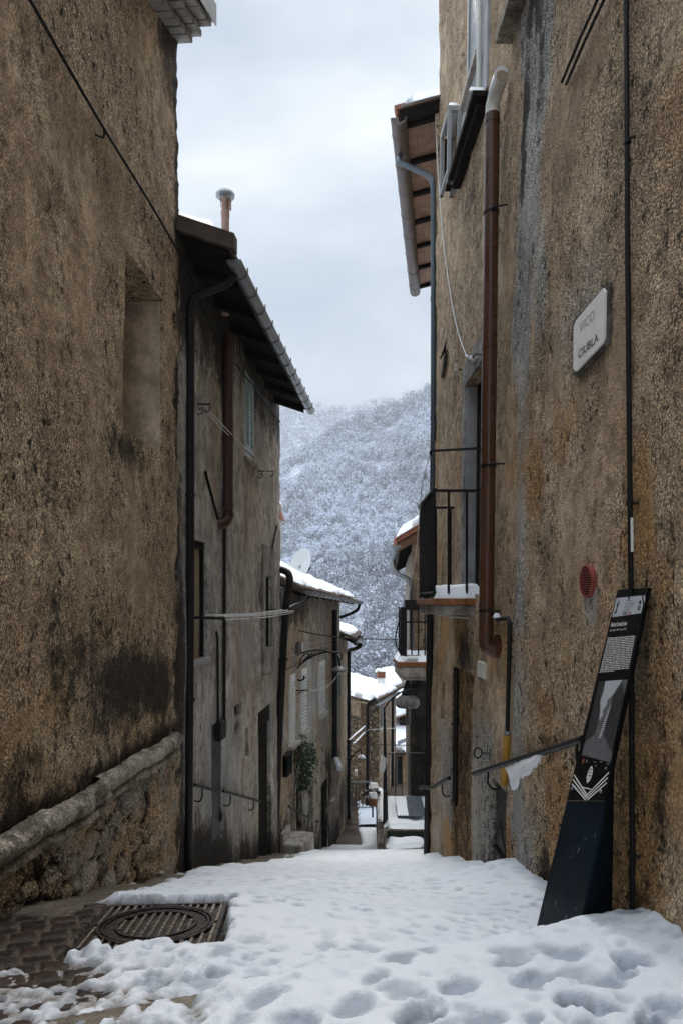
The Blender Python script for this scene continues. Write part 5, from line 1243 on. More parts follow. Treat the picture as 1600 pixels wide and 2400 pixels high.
def house_r3():
    h = thing('house', 'dark boarded house on the terrace with orange beams and swan neck gutter', 'house', (1.6, 14, E-4), 'houses along the stepped alley')
    W = Wall(1.385-.06*13.4, .06, 0, -1)
    z0 = lambda d, z: 0*d
    wall_mesh2('wall', W, [(13.4, 18, .15)], [(E-6.5, E+1.02, .15)], [], M['plaster_l3'], h, lambda d, z: .01*fbm(d, z, 0, 3, 601), .35, None, dict(mould=z0, cement=z0, ochre=z0))
    mb = MB(); mb.box(1.385, 5, 13.38, 13.7, E-1.3, E+1.15); mb.add([(1.385, 13.38, E+1.15), (5, 13.38, E+1.15), (5, 13.7, E+1.15), (1.385, 13.7, E+1.15), (5, 13.38, E+3.2), (5, 13.7, E+3.2)], [(0, 1, 4), (3, 5, 2), (0, 4, 5, 3)]); mb.build('front_wall', M['plaster_far'], h)
    for i, x in enumerate(np.arange(1.345, 3.2, .115)):
        pass
    mb = MB()
    for x in np.arange(1.345, 3.3, .118): mb.box(x, x+.112, 13.33+random.uniform(0, .02), 13.378, E-4.6, E-1.32)
    mb.build('boarding', M['dark_boards'], h)
    mb = MB(); mb.box(1.36, 3.4, 13.379, 13.8, E-6.5, E-1.31); mb.build('lower_wall', M['dark_boards'], h)
    s = .62
    def ex(d): return 1.10+.06*(d-13.1)
    def rp(x, d, o=0.0): return (x, d, E+1.10-.05*(d-13.1)+(x-ex(d))*s+o)
    def slab(mb, d0, d1, a0, a1, t0, t1):
        p = []
        for t in (t0, t1):
            for d, a in ((d0, a0), (d1, a0), (d1, a1), (d0, a1)): p.append(rp(ex(d)+a, d, t))
        mb.hexa(p)
    mb = MB(); slab(mb, 13.1, 18.3, .0, 4, .0, .03); mb.build('soffit', M['mid_wood'], h)
    mb = MB(); slab(mb, 13.05, 13.17, -.02, 4, -.14, -.003); mb.build('verge_beam', M['mid_wood'], h)
    for d in np.linspace(13.5, 18, 9):
        mb = MB(); slab(mb, d-.04, d+.04, -.02, 1.2, -.11, -.003); mb.build('rafter', M['dark_wood'], h)
    mb = MB(); slab(mb, 13.02, 18.35, -.03, 4, .033, .09); rf = mb.build('roof', M['terracotta'], h)
    tl = MB()
    for d in np.linspace(13.08, 18.3, 26): tl.tube([rp(ex(d)-.08, d, .10), rp(ex(d)+4, d, .10)], .065, 7)
    tl.build('cover_tiles', M['terracotta'], rf, True)
    snow_quad('roof_snow', [rp(ex(13)-.06, 13.0, .14), rp(ex(18.3)-.06, 18.3, .14), rp(ex(18.3)+3.9, 18.3, .14), rp(ex(13)+3.9, 13.0, .14)], .15, M['roof_snow'], h, seed=41, edge=.15, lump=.4)
    g0, g1 = V3((ex(13.0)-.06, 13.0, E+1.06)), V3((ex(18.3)-.06, 18.3, E+.80))
    mb = MB(); mb.halfpipe(g0, g1, .085, .006, 12, seg=4); gu = mb.build('gutter', M['zinc'], h, True)
    for i in range(11):
        c = g0.lerp(g1, (i+.5)/11); t = (g1-g0).normalized(); b = MB(); b.halfpipe(c-t*.012, c+t*.012, .091, .006, 10); b.build('gutter_strap', M['zinc_dark'], gu, True)
    mb = MB(); mb.tube(smooth_path([P(923, 1318, 15.0), P(922, 1330, 14.5), P(930, 1343, 14), P(952, 1356, 13.5), P(962, 1366, 13.25), P(964.5, 1385, 13.25)], 5)+[P(965, 1560, 13.25), P(957, 1600, 13.25), P(956, 1700, 13.25)], .05, 12); mb.build('rain_pipe', M['zinc_dark'], h, True)
    # balcony on the end wall
    mb = MB(); mb.box(1.02, 2.0, 12.35, 13.32, E-1.36, E-1.17); mb.box(1.10, 2.0, 12.42, 13.32, E-1.42, E-1.362); ba = mb.build('balcony', M['stone_pale'], h, bevel=.02)
    mb = MB(); mb.box(1.0, 2.0, 12.33, 13.32, E-1.168, E-1.08); mb.build('edge_tiles', M['orange_tile'], ba, bevel=.008)
    snow_quad('snow', [(1.01, 12.34, E-1.077), (2.0, 12.34, E-1.077), (2.0, 13.32, E-1.077), (1.01, 13.32, E-1.077)], .13, M['roof_snow'], ba, seed=43, edge=.14, lump=.3)
    zt, zb = E-.13, E-1.02
    for z in (zt, E-.42+.05, E-.98):
        mb = MB(); mb.bar((1.10, 12.42, z), (1.9, 12.42, z), .03, .03 if z != zt else .05); mb.bar((1.10, 12.42, z), (1.10, 13.3, z), .03, .03 if z != zt else .05); mb.build('rail', M['black_metal'], ba)
    mb = MB(); mb.bar((1.11, 12.42, zb), (1.11, 12.42, zt+.03), .115, .06, (0, 1, 0)); mb.build('post', M['black_metal'], ba)
    for x in np.linspace(1.26, 1.85, 6):
        mb = MB(); mb.tube([(x, 12.42, zb), (x, 12.42, zt)], .013, 6); mb.build('baluster', M['black_metal'], ba, True)
    for d in np.linspace(12.6, 13.25, 6):
        mb = MB(); mb.tube([(1.10, d, zb), (1.10, d, zt)], .013, 6); mb.build('baluster', M['black_metal'], ba, True)
    mb = MB(); mb.box(1.18, 1.5, 12.9, 13.2, E-.02-.1, E+.03); mb.tube(smooth_path([(1.07, 12.42, E-.25), (.99, 12.4, E-.5), (.97, 12.4, E-.75), (1.06, 12.42, E-.95)], 5), .012, 6); mb.build('iron_scroll', M['black_metal'], ba)
    # lamp under the balcony
    t = thing('wall_lamp', 'black bell shaped lamp with a pale shade under the far balcony', 'lamp', (1.17, 12.5, E-1.6))
    mb = MB(); mb.lathe([(.03, E-1.44), (.05, E-1.5), (.085, E-1.62), (.115, E-1.70), (.02, E-1.71)], (1.20, 12.6, 0), 18); mb.build('housing', M['black_metal'], t, True)
    mb = MB(); mb.lathe([(.12, E-1.705), (.215, E-1.78), (.225, E-1.87), (.19, E-1.93), (.02, E-1.94)], (1.20, 12.6, 0), 20); mb.build('shade', M['concrete'], t, True)

def terrace():
    t = thing('terrace', 'raised stone terrace with snow and a mossy front, right of the alley', 'terrace', (1.3, 12.5, E-4.5))
    mb = MB(); mb.hexa([(.70, 11.62, E-4.6), (2.6, 11.62, E-4.6), (2.6, 13.4, E-4.6), (.80, 13.4, E-4.6), (.70, 11.62, E-3.83), (2.6, 11.62, E-3.83), (2.6, 13.4, E-3.80), (.80, 13.4, E-3.80)])
    mb.build('platform', M['stone'], t, bevel=.02)
    mb = MB(); mb.hexa([(.72, 11.08, E-4.8), (2.6, 11.08, E-4.8), (2.6, 11.61, E-4.8), (.72, 11.61, E-4.8), (.72, 11.08, E-4.0), (2.6, 11.08, E-4.0), (2.6, 11.61, E-3.985), (.72, 11.61, E-3.985)]); mb.build('step', M['stone'], t, bevel=.03)
    mb = MB(); mb.box(.76, 2.5, 11.605, 11.618, E-3.98, E-3.86); mb.build('moss', plain('wet moss', (.012,.020,.006), .9, 0, .6, 9, .5, 80), t)
    snow_quad('snow', [(.72, 11.64, E-3.832), (2.5, 11.60, E-3.832), (2.5, 13.3, E-3.80), (.82, 13.3, E-3.80)], .07, M['roof_snow'], t, seed=51, edge=.1, lump=.5)
    snow_quad('snow', [(.74, 11.12, E-4.0), (1.42, 11.25, E-4.0), (1.36, 11.58, E-3.99), (.74, 11.60, E-3.99)], .075, M['roof_snow'], t, seed=52, edge=.16, lump=.6)
    # ribbed metal sheet on the snow
    s = thing('metal_sheet', 'ribbed snowy metal sheet lying on the terrace', 'metal sheet', (1.25, 12.3, E-3.7))
    nx, ny = 60, 8; xs = np.linspace(.965, 1.46, nx); ds = np.linspace(11.9, 12.75, ny); X, D = np.meshgrid(xs, ds, indexing='ij')
    Z = E-3.70-.16*(1-(D-11.9)/.85)*.0+.11*(D-11.9)/.85+.010*np.sin(X*2*math.pi/.05); n = nx*ny; Vt = np.stack([X, D, Z], -1).reshape(-1, 3); Vb = Vt-np.array([0, 0, .006]); q = grid_quads(nx, ny)
    fast_mesh('sheet', np.concatenate([Vt, Vb]), np.concatenate([q, q[:, ::-1]+n]), M['zinc_blue'], s)
    snow_quad('snow', [(.97, 11.92, E-3.694), (1.16, 11.92, E-3.694), (1.18, 12.72, E-3.59), (.97, 12.72, E-3.59)], .018, M['roof_snow'], s, res=.02, seed=53, edge=.06)
    # railing along the far edge
    r = thing('railing', 'thin iron terrace railing in front of the dark boarded house', 'railing', (1.3, 13.2, E-3.8))
    mb = MB(); mb.bar((.82, 13.22, E-2.90), (2.3, 13.22, E-2.90), .035, .02); mb.build('top_rail', M['zinc_dark'], r)
    mb = MB(); mb.bar((.82, 13.22, E-3.735), (2.3, 13.22, E-3.735), .03, .015); mb.build('bottom_rail', M['zinc_dark'], r)
    for x in np.arange(.90, 2.3, .128):
        mb = MB(); mb.tube([(x, 13.22, E-3.73), (x, 13.22, E-2.905)], .008, 6); mb.build('bar', M['black_metal'], r, True)
    # tall iron post with arched arm
    p = thing('iron_arch', 'tall thin iron post on terrace edge arching over to the wall', 'iron arch', (.74, 11.75, E-3.8))
    mb = MB(); mb.tube([(.755, 11.9, E-3.83), (.745, 11.9, E-2.55), (.735, 11.9, E-1.82)], [.045, .028, .016], 8); mb.build('post', M['black_metal'], p, True)
    mb = MB(); mb.tube(smooth_path([P(900, 1662, 11.9), P(912, 1644, 11.9), P(930, 1628, 11.95), P(955, 1617, 12.1), P(985, 1615, 12.6), P(998, 1618, 13.0)], 5), .014, 7); mb.build('arch', M['black_metal'], p, True)
    # folding board leaning on the post
    b = thing('folded_rack', 'narrow white folded rack leaning on the iron post', 'rack', (.68, 11.8, E-3.1))
    for px, py in ((890, 0), (897, 6)):
        mb = MB(); mb.bar(P(px+4, 1770+py, 11.8), P(px, 1810+py*.3, 11.8), .03, .012, (0, 1, 0)); mb.bar(P(px+8, 1772+py, 11.8), P(px+4, 1812-py, 11.8), .012, .012, (0, 1, 0)); mb.build('rack_leg', M['white_paint'], b)
    # ledge with flower pots
    w = thing('garden_wall', 'low rough garden wall between sunken path and terrace', 'wall', (.62, 14, E-5))
    mb = MB(); mb.hexa([(.66, 12.6, E-6.5), (.86, 12.6, E-6.5), (1.05, 17.3, E-6.5), (.86, 17.3, E-6.5), (.66, 12.6, E-4.02), (.86, 12.6, E-4.02), (1.05, 17.3, E-4.75), (.86, 17.3, E-4.75)]); mb.build('masonry', M['stone'], w, bevel=.02)
    snow_quad('snow', [(.66, 12.62, E-4.017), (.86, 12.62, E-4.017), (1.05, 17.28, E-4.747), (.87, 17.28, E-4.747)], .10, M['roof_snow'], w, seed=57, edge=.07)
    for k, (px, py, d, lab) in enumerate(((875, 1850, 15.2, 'upper snow topped plant pot on the garden wall'), (873, 1874, 14.6, 'lower snow topped plant pot beside the metal gate'))):
        c = P(px, py, d); q = thing('flower_pot', lab, 'flower pot', c, 'snowy flower pots')
        mb = MB(); mb.lathe([(.07, -.14), (.10, .0), (.11, .01), (.11, .04), (.09, .04)], c, 14); mb.build('pot', M['terracotta'] if k else M['dark_wood'], q, True)
        mb = MB(); mb.box(c.x-.015, c.x+.015, c.y-.015, c.y+.015, c.z-.38, c.z-.14); mb.build('bracket', M['black_metal'], q)
        snow_quad('snow', [c+V3((-.11, -.1, .04)), c+V3((.11, -.1, .04)), c+V3((.11, .1, .04)), c+V3((-.11, .1, .04))], .10, M['roof_snow'], q, res=.03, seed=60+k, edge=.06)
    c = P(872, 1862, 15.0); q = thing('snowy_shrub', 'small snow laden shrub between the two plant pots', 'shrub', c+V3((0, 0, -.15)))
    VV = []; MI = []
    for i in range(160):
        a, b = random.uniform(0, 6.28), random.uniform(0, 1); p = c+V3((.24*b*math.cos(a), .2*b*math.sin(a), random.uniform(-.10, .12)*(1.2-b))); u = V3((random.gauss(0, 1), random.gauss(0, 1), random.gauss(0, .4))).normalized()*.035; v = u.cross(V3((random.gauss(0, 1), random.gauss(0, 1), random.gauss(0, 1)))).normalized()*.022
        VV += [p-u-v, p+u-v, p+u+v, p-u+v]; MI.append(1 if random.random() < .5 else 0)
    fast_mesh('foliage', np.array([tuple(x) for x in VV]), np.arange(640).reshape(-1, 4), [M['twig'], M['roof_snow']], q, False, MI)
    mb = MB(); mb.tube([c+V3((0, 0, -.5)), c], .012, 6); mb.build('stem', M['twig'], q, True)

def far_houses():
    # stone gabled house facing the alley at the bottom
    h = thing('house', 'rubble stone house with a broad snowy roof closing the alley', 'house', (1, 21.5, E-6), 'houses at the foot of the alley')
    A, B_, C_ = (-.75, 23.4), (.79, 20.0), (1.60, 22.6)
    zt = E-2.95
    mb = MB(); mb.poly([(A[0], A[1], E-11), (B_[0], B_[1], E-11), (B_[0], B_[1], zt), (A[0], A[1], zt)], (.3, .14, 0)); mb.build('stone_wall', M['rubble'], h)
    mb = MB(); mb.poly([(A[0], A[1], zt-.62), (B_[0], B_[1], zt-.45), (B_[0], B_[1], zt-.0), (A[0], A[1], zt-.0)], (-.02, -.01, 0)); mb.build('plaster_band', M['plaster_far'], h)
    mb = MB(); mb.poly([(B_[0]+.003, B_[1]-.03, E-11), (C_[0], C_[1], E-11), (C_[0], C_[1], zt+.02), (B_[0]+.003, B_[1]-.03, zt)], (-.25, .08, 0)); sw = mb.build('side_wall', M['plaster_far'], h)
    mb = MB(); mb.box(.70, .80, 19.93, 20.05, E-11, zt+.01); mb.build('corner_quoin', M['plaster_l3'], h)
    # windows on the side wall
    n = V3((C_[1]-B_[1], -(C_[0]-B_[0]), 0)).normalized()*-1; tdir = V3((C_[0]-B_[0], C_[1]-B_[1], 0)).normalized()
    def sq(u0, u1, z0, z1, o0, o1, mat, name, par):
        mb = MB(); b = V3((B_[0], B_[1], 0)); mb.hexa([b+tdir*u0+n*o0+V3((0, 0, z0)), b+tdir*u1+n*o0+V3((0, 0, z0)), b+tdir*u1+n*o1+V3((0, 0, z0)), b+tdir*u0+n*o1+V3((0, 0, z0)), b+tdir*u0+n*o0+V3((0, 0, z1)), b+tdir*u1+n*o0+V3((0, 0, z1)), b+tdir*u1+n*o1+V3((0, 0, z1)), b+tdir*u0+n*o1+V3((0, 0, z1))])
        return mb.build(name, mat, par)
    w1 = sq(.16, .55, E-3.62, E-3.22, -.02, .012, M['dark_glass'], 'window', h); sq(.10, .16, E-3.66, E-3.18, -.02, .03, M['soffit_wood'], 'shutter', w1); sq(.55, .61, E-3.66, E-3.18, -.02, .03, M['soffit_wood'], 'shutter', w1)
    w2 = sq(1.40, 1.75, E-3.88, E-3.22, -.02, .015, M['dark_glass'], 'window', h); sq(1.36, 1.56, E-3.88, E-3.22, .016, .05, plain('violet grey shutter', (.16,.14,.17), .6), 'shutter', w2); sq(1.30, 1.85, E-3.98, E-3.90, -.02, .10, M['stone_pale'], 'sill', w2)
    # roof: two planes with snow, tile verge towards the right
    a = V3((-.95, 23.2, zt+.03)); b = V3((.93, 19.75, zt+.02)); c = V3((1.78, 22.3, zt+.02)); d = V3((-.3, 27.0, zt+.14)); e = V3((1.52, 22.9, zt+.05))
    th = V3((0, 0, .07)); mb = MB()
    mb.add([a, b, e, d, a+th, b+th, e+th, d+th], [(3, 2, 1, 0), (4, 5, 6, 7), (0, 1, 5, 4), (1, 2, 6, 5), (2, 3, 7, 6), (3, 0, 4, 7)])
    mb.add([b, c, e, b+th, c+th, e+th], [(2, 1, 0), (3, 4, 5), (0, 1, 4, 3), (1, 2, 5, 4), (2, 0, 3, 5)]); rf = mb.build('roof', M['tile'], h)
    tl = MB()
    for i in range(14):
        p = b.lerp(c, i/13)+th; q = e.lerp(e+V3((.1, .1, 0)), 1)+th; tl.tube([p+V3((.05, -.03, .02)), p.lerp(q, .3)+V3((0, 0, .01))], .035, 6)
    tl.build('verge_tiles', M['tile'], rf, True)
    up = V3((0, 0, .075))
    snow_quad('roof_snow', [a+up, b+up+V3((-.06, .1, 0)), e+up, d+up], .17, M['roof_snow'], h, res=.08, seed=71, edge=.16, lump=.18)
    snow_quad('roof_snow', [b+up+V3((.02, .14, 0)), c+up, e+up, e+up+V3((-.3, -.2, 0))], .10, M['roof_snow'], h, res=.06, seed=72, edge=.2, lump=.4)
    mb = MB(); mb.halfpipe(b+V3((.05, -.1, -.02)), c+V3((.05, -.05, -.02)), .05, .005, 8); mb.build('gutter', M['zinc'], h, True)
    mb = MB(); mb.tube(smooth_path([P(880, 1638, 19.8), P(872, 1644, 19.85), P(864, 1648, 19.9), P(861, 1656, 19.9), P(861, 1670, 19.9)], 4)+[P(861, 1890, 19.9)], .055, 10); mb.build('rain_pipe', M['black_metal'], h, True)
    c0 = P(894, 1602, 22.6)
    ch = thing('chimney', 'white chimney with striped terracotta top on the snowy roof', 'chimney', c0)
    mb = MB(); mb.box(c0.x-.15, c0.x+.11, c0.y-.13, c0.y+.13, c0.z-.6, c0.z+.18); mb.build('stack', M['white_paint'], ch, bevel=.01)
    for i in range(3): mb = MB(); z = c0.z+.19+i*.075; mb.box(c0.x-.16, c0.x+.12, c0.y-.14, c0.y+.14, z, z+.045); mb.build('tile_course', M['terracotta'], ch, bevel=.006)
    mb = MB(); mb.box(c0.x-.13, c0.x+.09, c0.y-.11, c0.y+.11, c0.z+.17, c0.z+.40); mb.build('flue_core', M['board_black'], ch)
    snow_quad('snow_cap', [(c0.x-.17, c0.y-.15, c0.z+.405), (c0.x+.13, c0.y-.15, c0.z+.405), (c0.x+.13, c0.y+.15, c0.z+.405), (c0.x-.17, c0.y+.15, c0.z+.405)], .07, M['roof_snow'], ch, res=.03, seed=75)
    # second house behind its right shoulder
    h = thing('house', 'brown plastered house stepping back right of the rubble stone house', 'house', (1.7, 24, E-6), 'houses at the foot of the alley')
    mb = MB(); mb.poly([(1.35, 23.3, E-11), (1.93, 24.6, E-11), (1.93, 24.6, E-3.1), (1.35, 23.3, E-3.1)], (-.25, .12, 0)); mb.box(1.62, 1.90, 24.58, 24.9, E-11, E-3.1); mb.build('wall', M['plaster_far'], h)
    a, b, c, d = V3((1.45, 22.9, E-3.12)), V3((2.20, 24.4, E-3.05)), V3((2.0, 26.2, E-2.62)), V3((1.2, 24.6, E-2.55)); th = V3((0, 0, .06))
    mb = MB(); mb.hexa([a, b, c, d, a+th, b+th, c+th, d+th]); rf = mb.build('roof', M['tile'], h)
    tl = MB()
    for i in range(10): p = a.lerp(b, i/9); tl.tube([p+V3((.04, -.04, .07)), p.lerp(d.lerp(c, i/9), .5)+V3((0, 0, .07))], .05, 6)
    tl.build('eave_tiles', M['tile'], rf, True)
    snow_quad('roof_snow', [a+V3((-.02, .1, .065)), b+V3((-.03, .1, .065)), c+V3((0, 0, .065)), d+V3((0, 0, .065))], .15, M['roof_snow'], h, res=.06, seed=77, edge=.18)
    mb = MB(); mb.tube(smooth_path([P(936, 1622, 23.9), P(932, 1627, 23.9), P(922, 1632, 23.9), P(920, 1640, 23.9)], 4)+[P(919, 1880, 23.9)], .05, 10); mb.build('rain_pipe', M['black_metal'], h, True)
    # ochre house lower down
    h = thing('house', 'ochre plastered house with a wide flat snowy roof, lowest on the right', 'house', (2.2, 26, E-8), 'houses at the foot of the alley')
    mb = MB(); mb.box(1.74, 4.0, 25, 29, E-13, E-5.50); mb.build('wall', M['plaster_ochre'], h)
    mb = MB(); mb.box(2.02, 2.20, 24.975, 24.998, E-6.6, E-5.6); wn = mb.build('window', M['dark_glass'], h); mb = MB(); mb.box(1.98, 2.02, 24.96, 24.998, E-6.64, E-5.56); mb.box(2.02, 2.24, 24.96, 24.974, E-6.64, E-6.6); mb.build('frame', M['zinc'], wn)
    mb = MB(); mb.hexa([(1.66, 24.7, E-5.49), (4.2, 24.7, E-5.49), (4.2, 30, E-4.9), (1.5, 30, E-4.9), (1.66, 24.7, E-5.42), (4.2, 24.7, E-5.42), (4.2, 30, E-4.83), (1.5, 30, E-4.83)]); rf = mb.build('roof', M['tile'], h)
    tl = MB()
    for x in np.arange(1.7, 4.1, .17): tl.tube([(x, 24.64, E-5.40), (x, 27, E-5.13)], .06, 6)
    tl.build('eave_tiles', M['tile'], rf, True)
    snow_quad('roof_snow', [(1.68, 24.8, E-5.40), (4.1, 24.8, E-5.40), (4.1, 30, E-4.8), (1.52, 30, E-4.8)], .22, M['roof_snow'], h, res=.1, seed=81, edge=.2, lump=.25)
    # upper house with boarded eaves
    h = thing('house', 'pale house with a snow covered boarded eave above the flat snowy roof', 'house', (2.7, 28, E-6), 'houses at the foot of the alley')
    mb = MB(); mb.box(2.62, 5, 27.5, 32, E-13, E-3.2); mb.build('wall', M['stone_pale'], h)
    mb = MB(); mb.hexa([(1.98, 27.0, E-4.62), (2.8, 27.0, E-4.35), (2.8, 29.5, E-4.35), (1.98, 29.5, E-4.62), (1.98, 27.0, E-4.54), (2.8, 27.0, E-4.27), (2.8, 29.5, E-4.27), (1.98, 29.5, E-4.54)]); mb.build('eave', M['soffit_wood'], h)
    mb = MB(); mb.box(2.3, 2.8, 27.2, 29.4, E-4.95, E-4.5); mb.build('eave_beam', M['dark_wood'], h)
    snow_quad('roof_snow', [(1.96, 26.95, E-4.535), (2.82, 26.95, E-4.265), (2.95, 29.5, E-3.7), (2.3, 29.5, E-4.1)], .26, M['roof_snow'], h, res=.06, seed=83, edge=.2)
    # gate at the end of the paved landing
    g = thing('gate', 'light iron gate between the dark pipe and the stone house', 'gate', (.5, 20.9, E-6))
    mb = MB(); mb.bar((.05, 19.6, E-5.12), (.85, 19.6, E-5.12), .04, .03); mb.bar((.05, 19.6, E-5.84), (.85, 19.6, E-5.84), .03, .02); mb.build('rail', M['zinc'], g)
    mb = MB(); mb.bar((.85, 19.6, E-5.9), (.85, 19.6, E-5.08), .05, .04, (0, 1, 0)); mb.build('post', M['zinc'], g)
    for x in np.linspace(.12, .78, 8): mb = MB(); mb.tube([(x, 19.6, E-5.84), (x, 19.6, E-5.12)], .009, 6); mb.build('bar', M['black_metal'], g, True)
    # snow covered lamp on the stone wall
    t = thing('street_lamp', 'small snow capped lamp hanging before the rubble stone wall', 'lamp', P(845, 1770, 18), 'street lamps on iron brackets')
    mb = MB(); mb.tube(smooth_path([P(818, 1792, 18.3), P(825, 1775, 18.1), P(838, 1760, 18), P(844, 1757, 18), P(846, 1768, 18)], 5), .016, 7); mb.tube([P(800, 1785, 18.6), P(815, 1778, 18.3), P(838, 1762, 18)], .010, 6); mb.build('bracket', M['black_metal'], t, True)
    c = P(846, 1777, 18); mb = MB(); mb.lathe([(.03, .06), (.06, .04), (.105, .0), (.10, -.02), (.02, -.03)], c, 18); mb.build('lamp_head', M['zinc_dark'], t, True)
    mb = MB(); mb.lathe([(.108, .0), (.10, .035), (.06, .07), (.01, .085)], c, 18); mb.build('snow_cap', M['roof_snow'], t, True)
    # snowy rods of a clothes rack on the stone wall
    t = thing('clothes_rack', 'snow covered rack rods leaning from the dark pipe to the stone wall', 'clothes rack', P(830, 1735, 18.5))
    for a, b in (((817, 1735), (855, 1702)), ((826, 1745), (855, 1716))):
        mb = MB(); mb.tube([P(*a, 18.6), P(*b, 19.9)], .022, 8); mb.build('rod', M['roof_snow'], t, True)
    mb = MB(); mb.tube(smooth_path([P(812, 1760, 18.6), P(812, 1738, 18.6), P(822, 1736, 18.6), P(832, 1738, 18.6)], 4), .014, 6); mb.build('bracket', M['black_metal'], t, True)
    # meter box
    t = thing('meter_box', 'pale meter box on the rubble stone wall above the gate', 'meter box', P(834, 1812, 20.2)); c = P(834, 1812, 20.4)
    mb = MB(); mb.box(c.x-.04, c.x+.05, c.y-.12, c.y+.2, c.z-.07, c.z+.07); mb.build('cover', M['enamel_white'], t, bevel=.008)
    # small satellite antenna and post in front of the white roof
    t = thing('antenna', 'tilted flat antenna panel on a leaning post before the snowy roof', 'antenna', P(953, 1740, 22))
    mb = MB(); mb.tube([P(952, 1690, 22), P(958, 1740, 22), P(959, 1790, 22)], .04, 8); mb.build('post', M['enamel_white'], t, True)
    mb = MB(); q0, q1 = P(931, 1742, 21.8), P(954, 1733, 21.9); mb.bar(q0, q1, .14, .02, (0, 1, .3)); mb.build('panel', M['print_grey'], t)
house_r1(); gas_pipe(); flue_r(); handrails(); house_r2(); house_r3(); terrace(); far_houses()
# ================================================================== lettering
def text_mesh(body, size=1.0, align='LEFT', bold=0.0):
    cu = bpy.data.curves.new('lettering', 'FONT'); cu.body = body; cu.size = size; cu.align_x = align; cu.offset = bold; cu.resolution_u = 3
    o = bpy.data.objects.new('lettering', cu); COL.objects.link(o)
    me = bpy.data.meshes.new_from_object(o.evaluated_get(bpy.context.evaluated_depsgraph_get()))
    V = np.array([v.co[:2] for v in me.vertices]) if len(me.vertices) else np.zeros((0, 2)); Fc = [tuple(p.vertices) for p in me.polygons]
    bpy.data.objects.remove(o); bpy.data.curves.remove(cu); bpy.data.meshes.remove(me)
    return V, Fc
def put_text(mb, body, fn, u0, u1, v0, h, width=True, bold=0.0):
    """text fitted between u0 and u1 with baseline v0 and cap height h, mapped to the world by fn(u, v)"""
    V, Fc = text_mesh(body, 1.0, bold=bold)
    if not len(V): return
    x0, x1 = V[:, 0].min(), V[:, 0].max(); sx = (u1-u0)/(x1-x0) if width else h/.7
    mb.add([fn(u0+(v[0]-x0)*sx, v0+v[1]*h/.70) for v in V], Fc)

def plaque():
    o = .022
    pts = [R1.hit(*p, o) for p in ((1343, 766), (1348, 751), (1412, 675), (1417, 684), (1415, 793), (1411, 804), (1348, 871), (1342, 864))]
    t = thing('street_sign', 'old white marble street sign with worn lettering on the right wall', 'street sign', R1.pt(pts[0][0], pts[0][1], 0))
    cd_, cz_ = sum(p[0] for p in pts)/8, sum(p[1] for p in pts)/8; big = [(cd_+(d-cd_)*1.16, cz_+(z-cz_)*1.13) for d, z in pts]
    mb = MB(); mb.add([R1.pt(d, z, -.01) for d, z in big]+[R1.pt(d, z, .0135) for d, z in big], [tuple(range(7, -1, -1)), tuple(range(8, 16))]+[(i, (i+1) % 8, 8+(i+1) % 8, 8+i) for i in range(8)]); mb.build('mortar_bed', M['mortar_dark'], t)
    mb = MB(); mb.add([R1.pt(d, z, .0) for d, z in pts]+[R1.pt(d, z, o) for d, z in pts], [tuple(range(7, -1, -1)), tuple(range(8, 16))]+[(i, (i+1) % 8, 8+(i+1) % 8, 8+i) for i in range(8)])
    mb.build('slab', M['marble'], t, bevel=.0015)
    def line(a, b, h, body, mat, name):
        (d0, z0), (d1, z1) = R1.hit(*a, o), R1.hit(*b, o)
        mb = MB(); put_text(mb, body, lambda u, v: R1.pt(d0+(d1-d0)*u, z0+(z1-z0)*u+v, o+.0012), 0, 1, 0, h, bold=.012); mb.build(name, mat, t)
    line((1355, 841), (1402, 798), .036, 'CIUBLA', M['ink'], 'lettering')
    line((1357, 782), (1393, 746), .042, 'VICO', M['ink_faint'], 'faded_lettering')

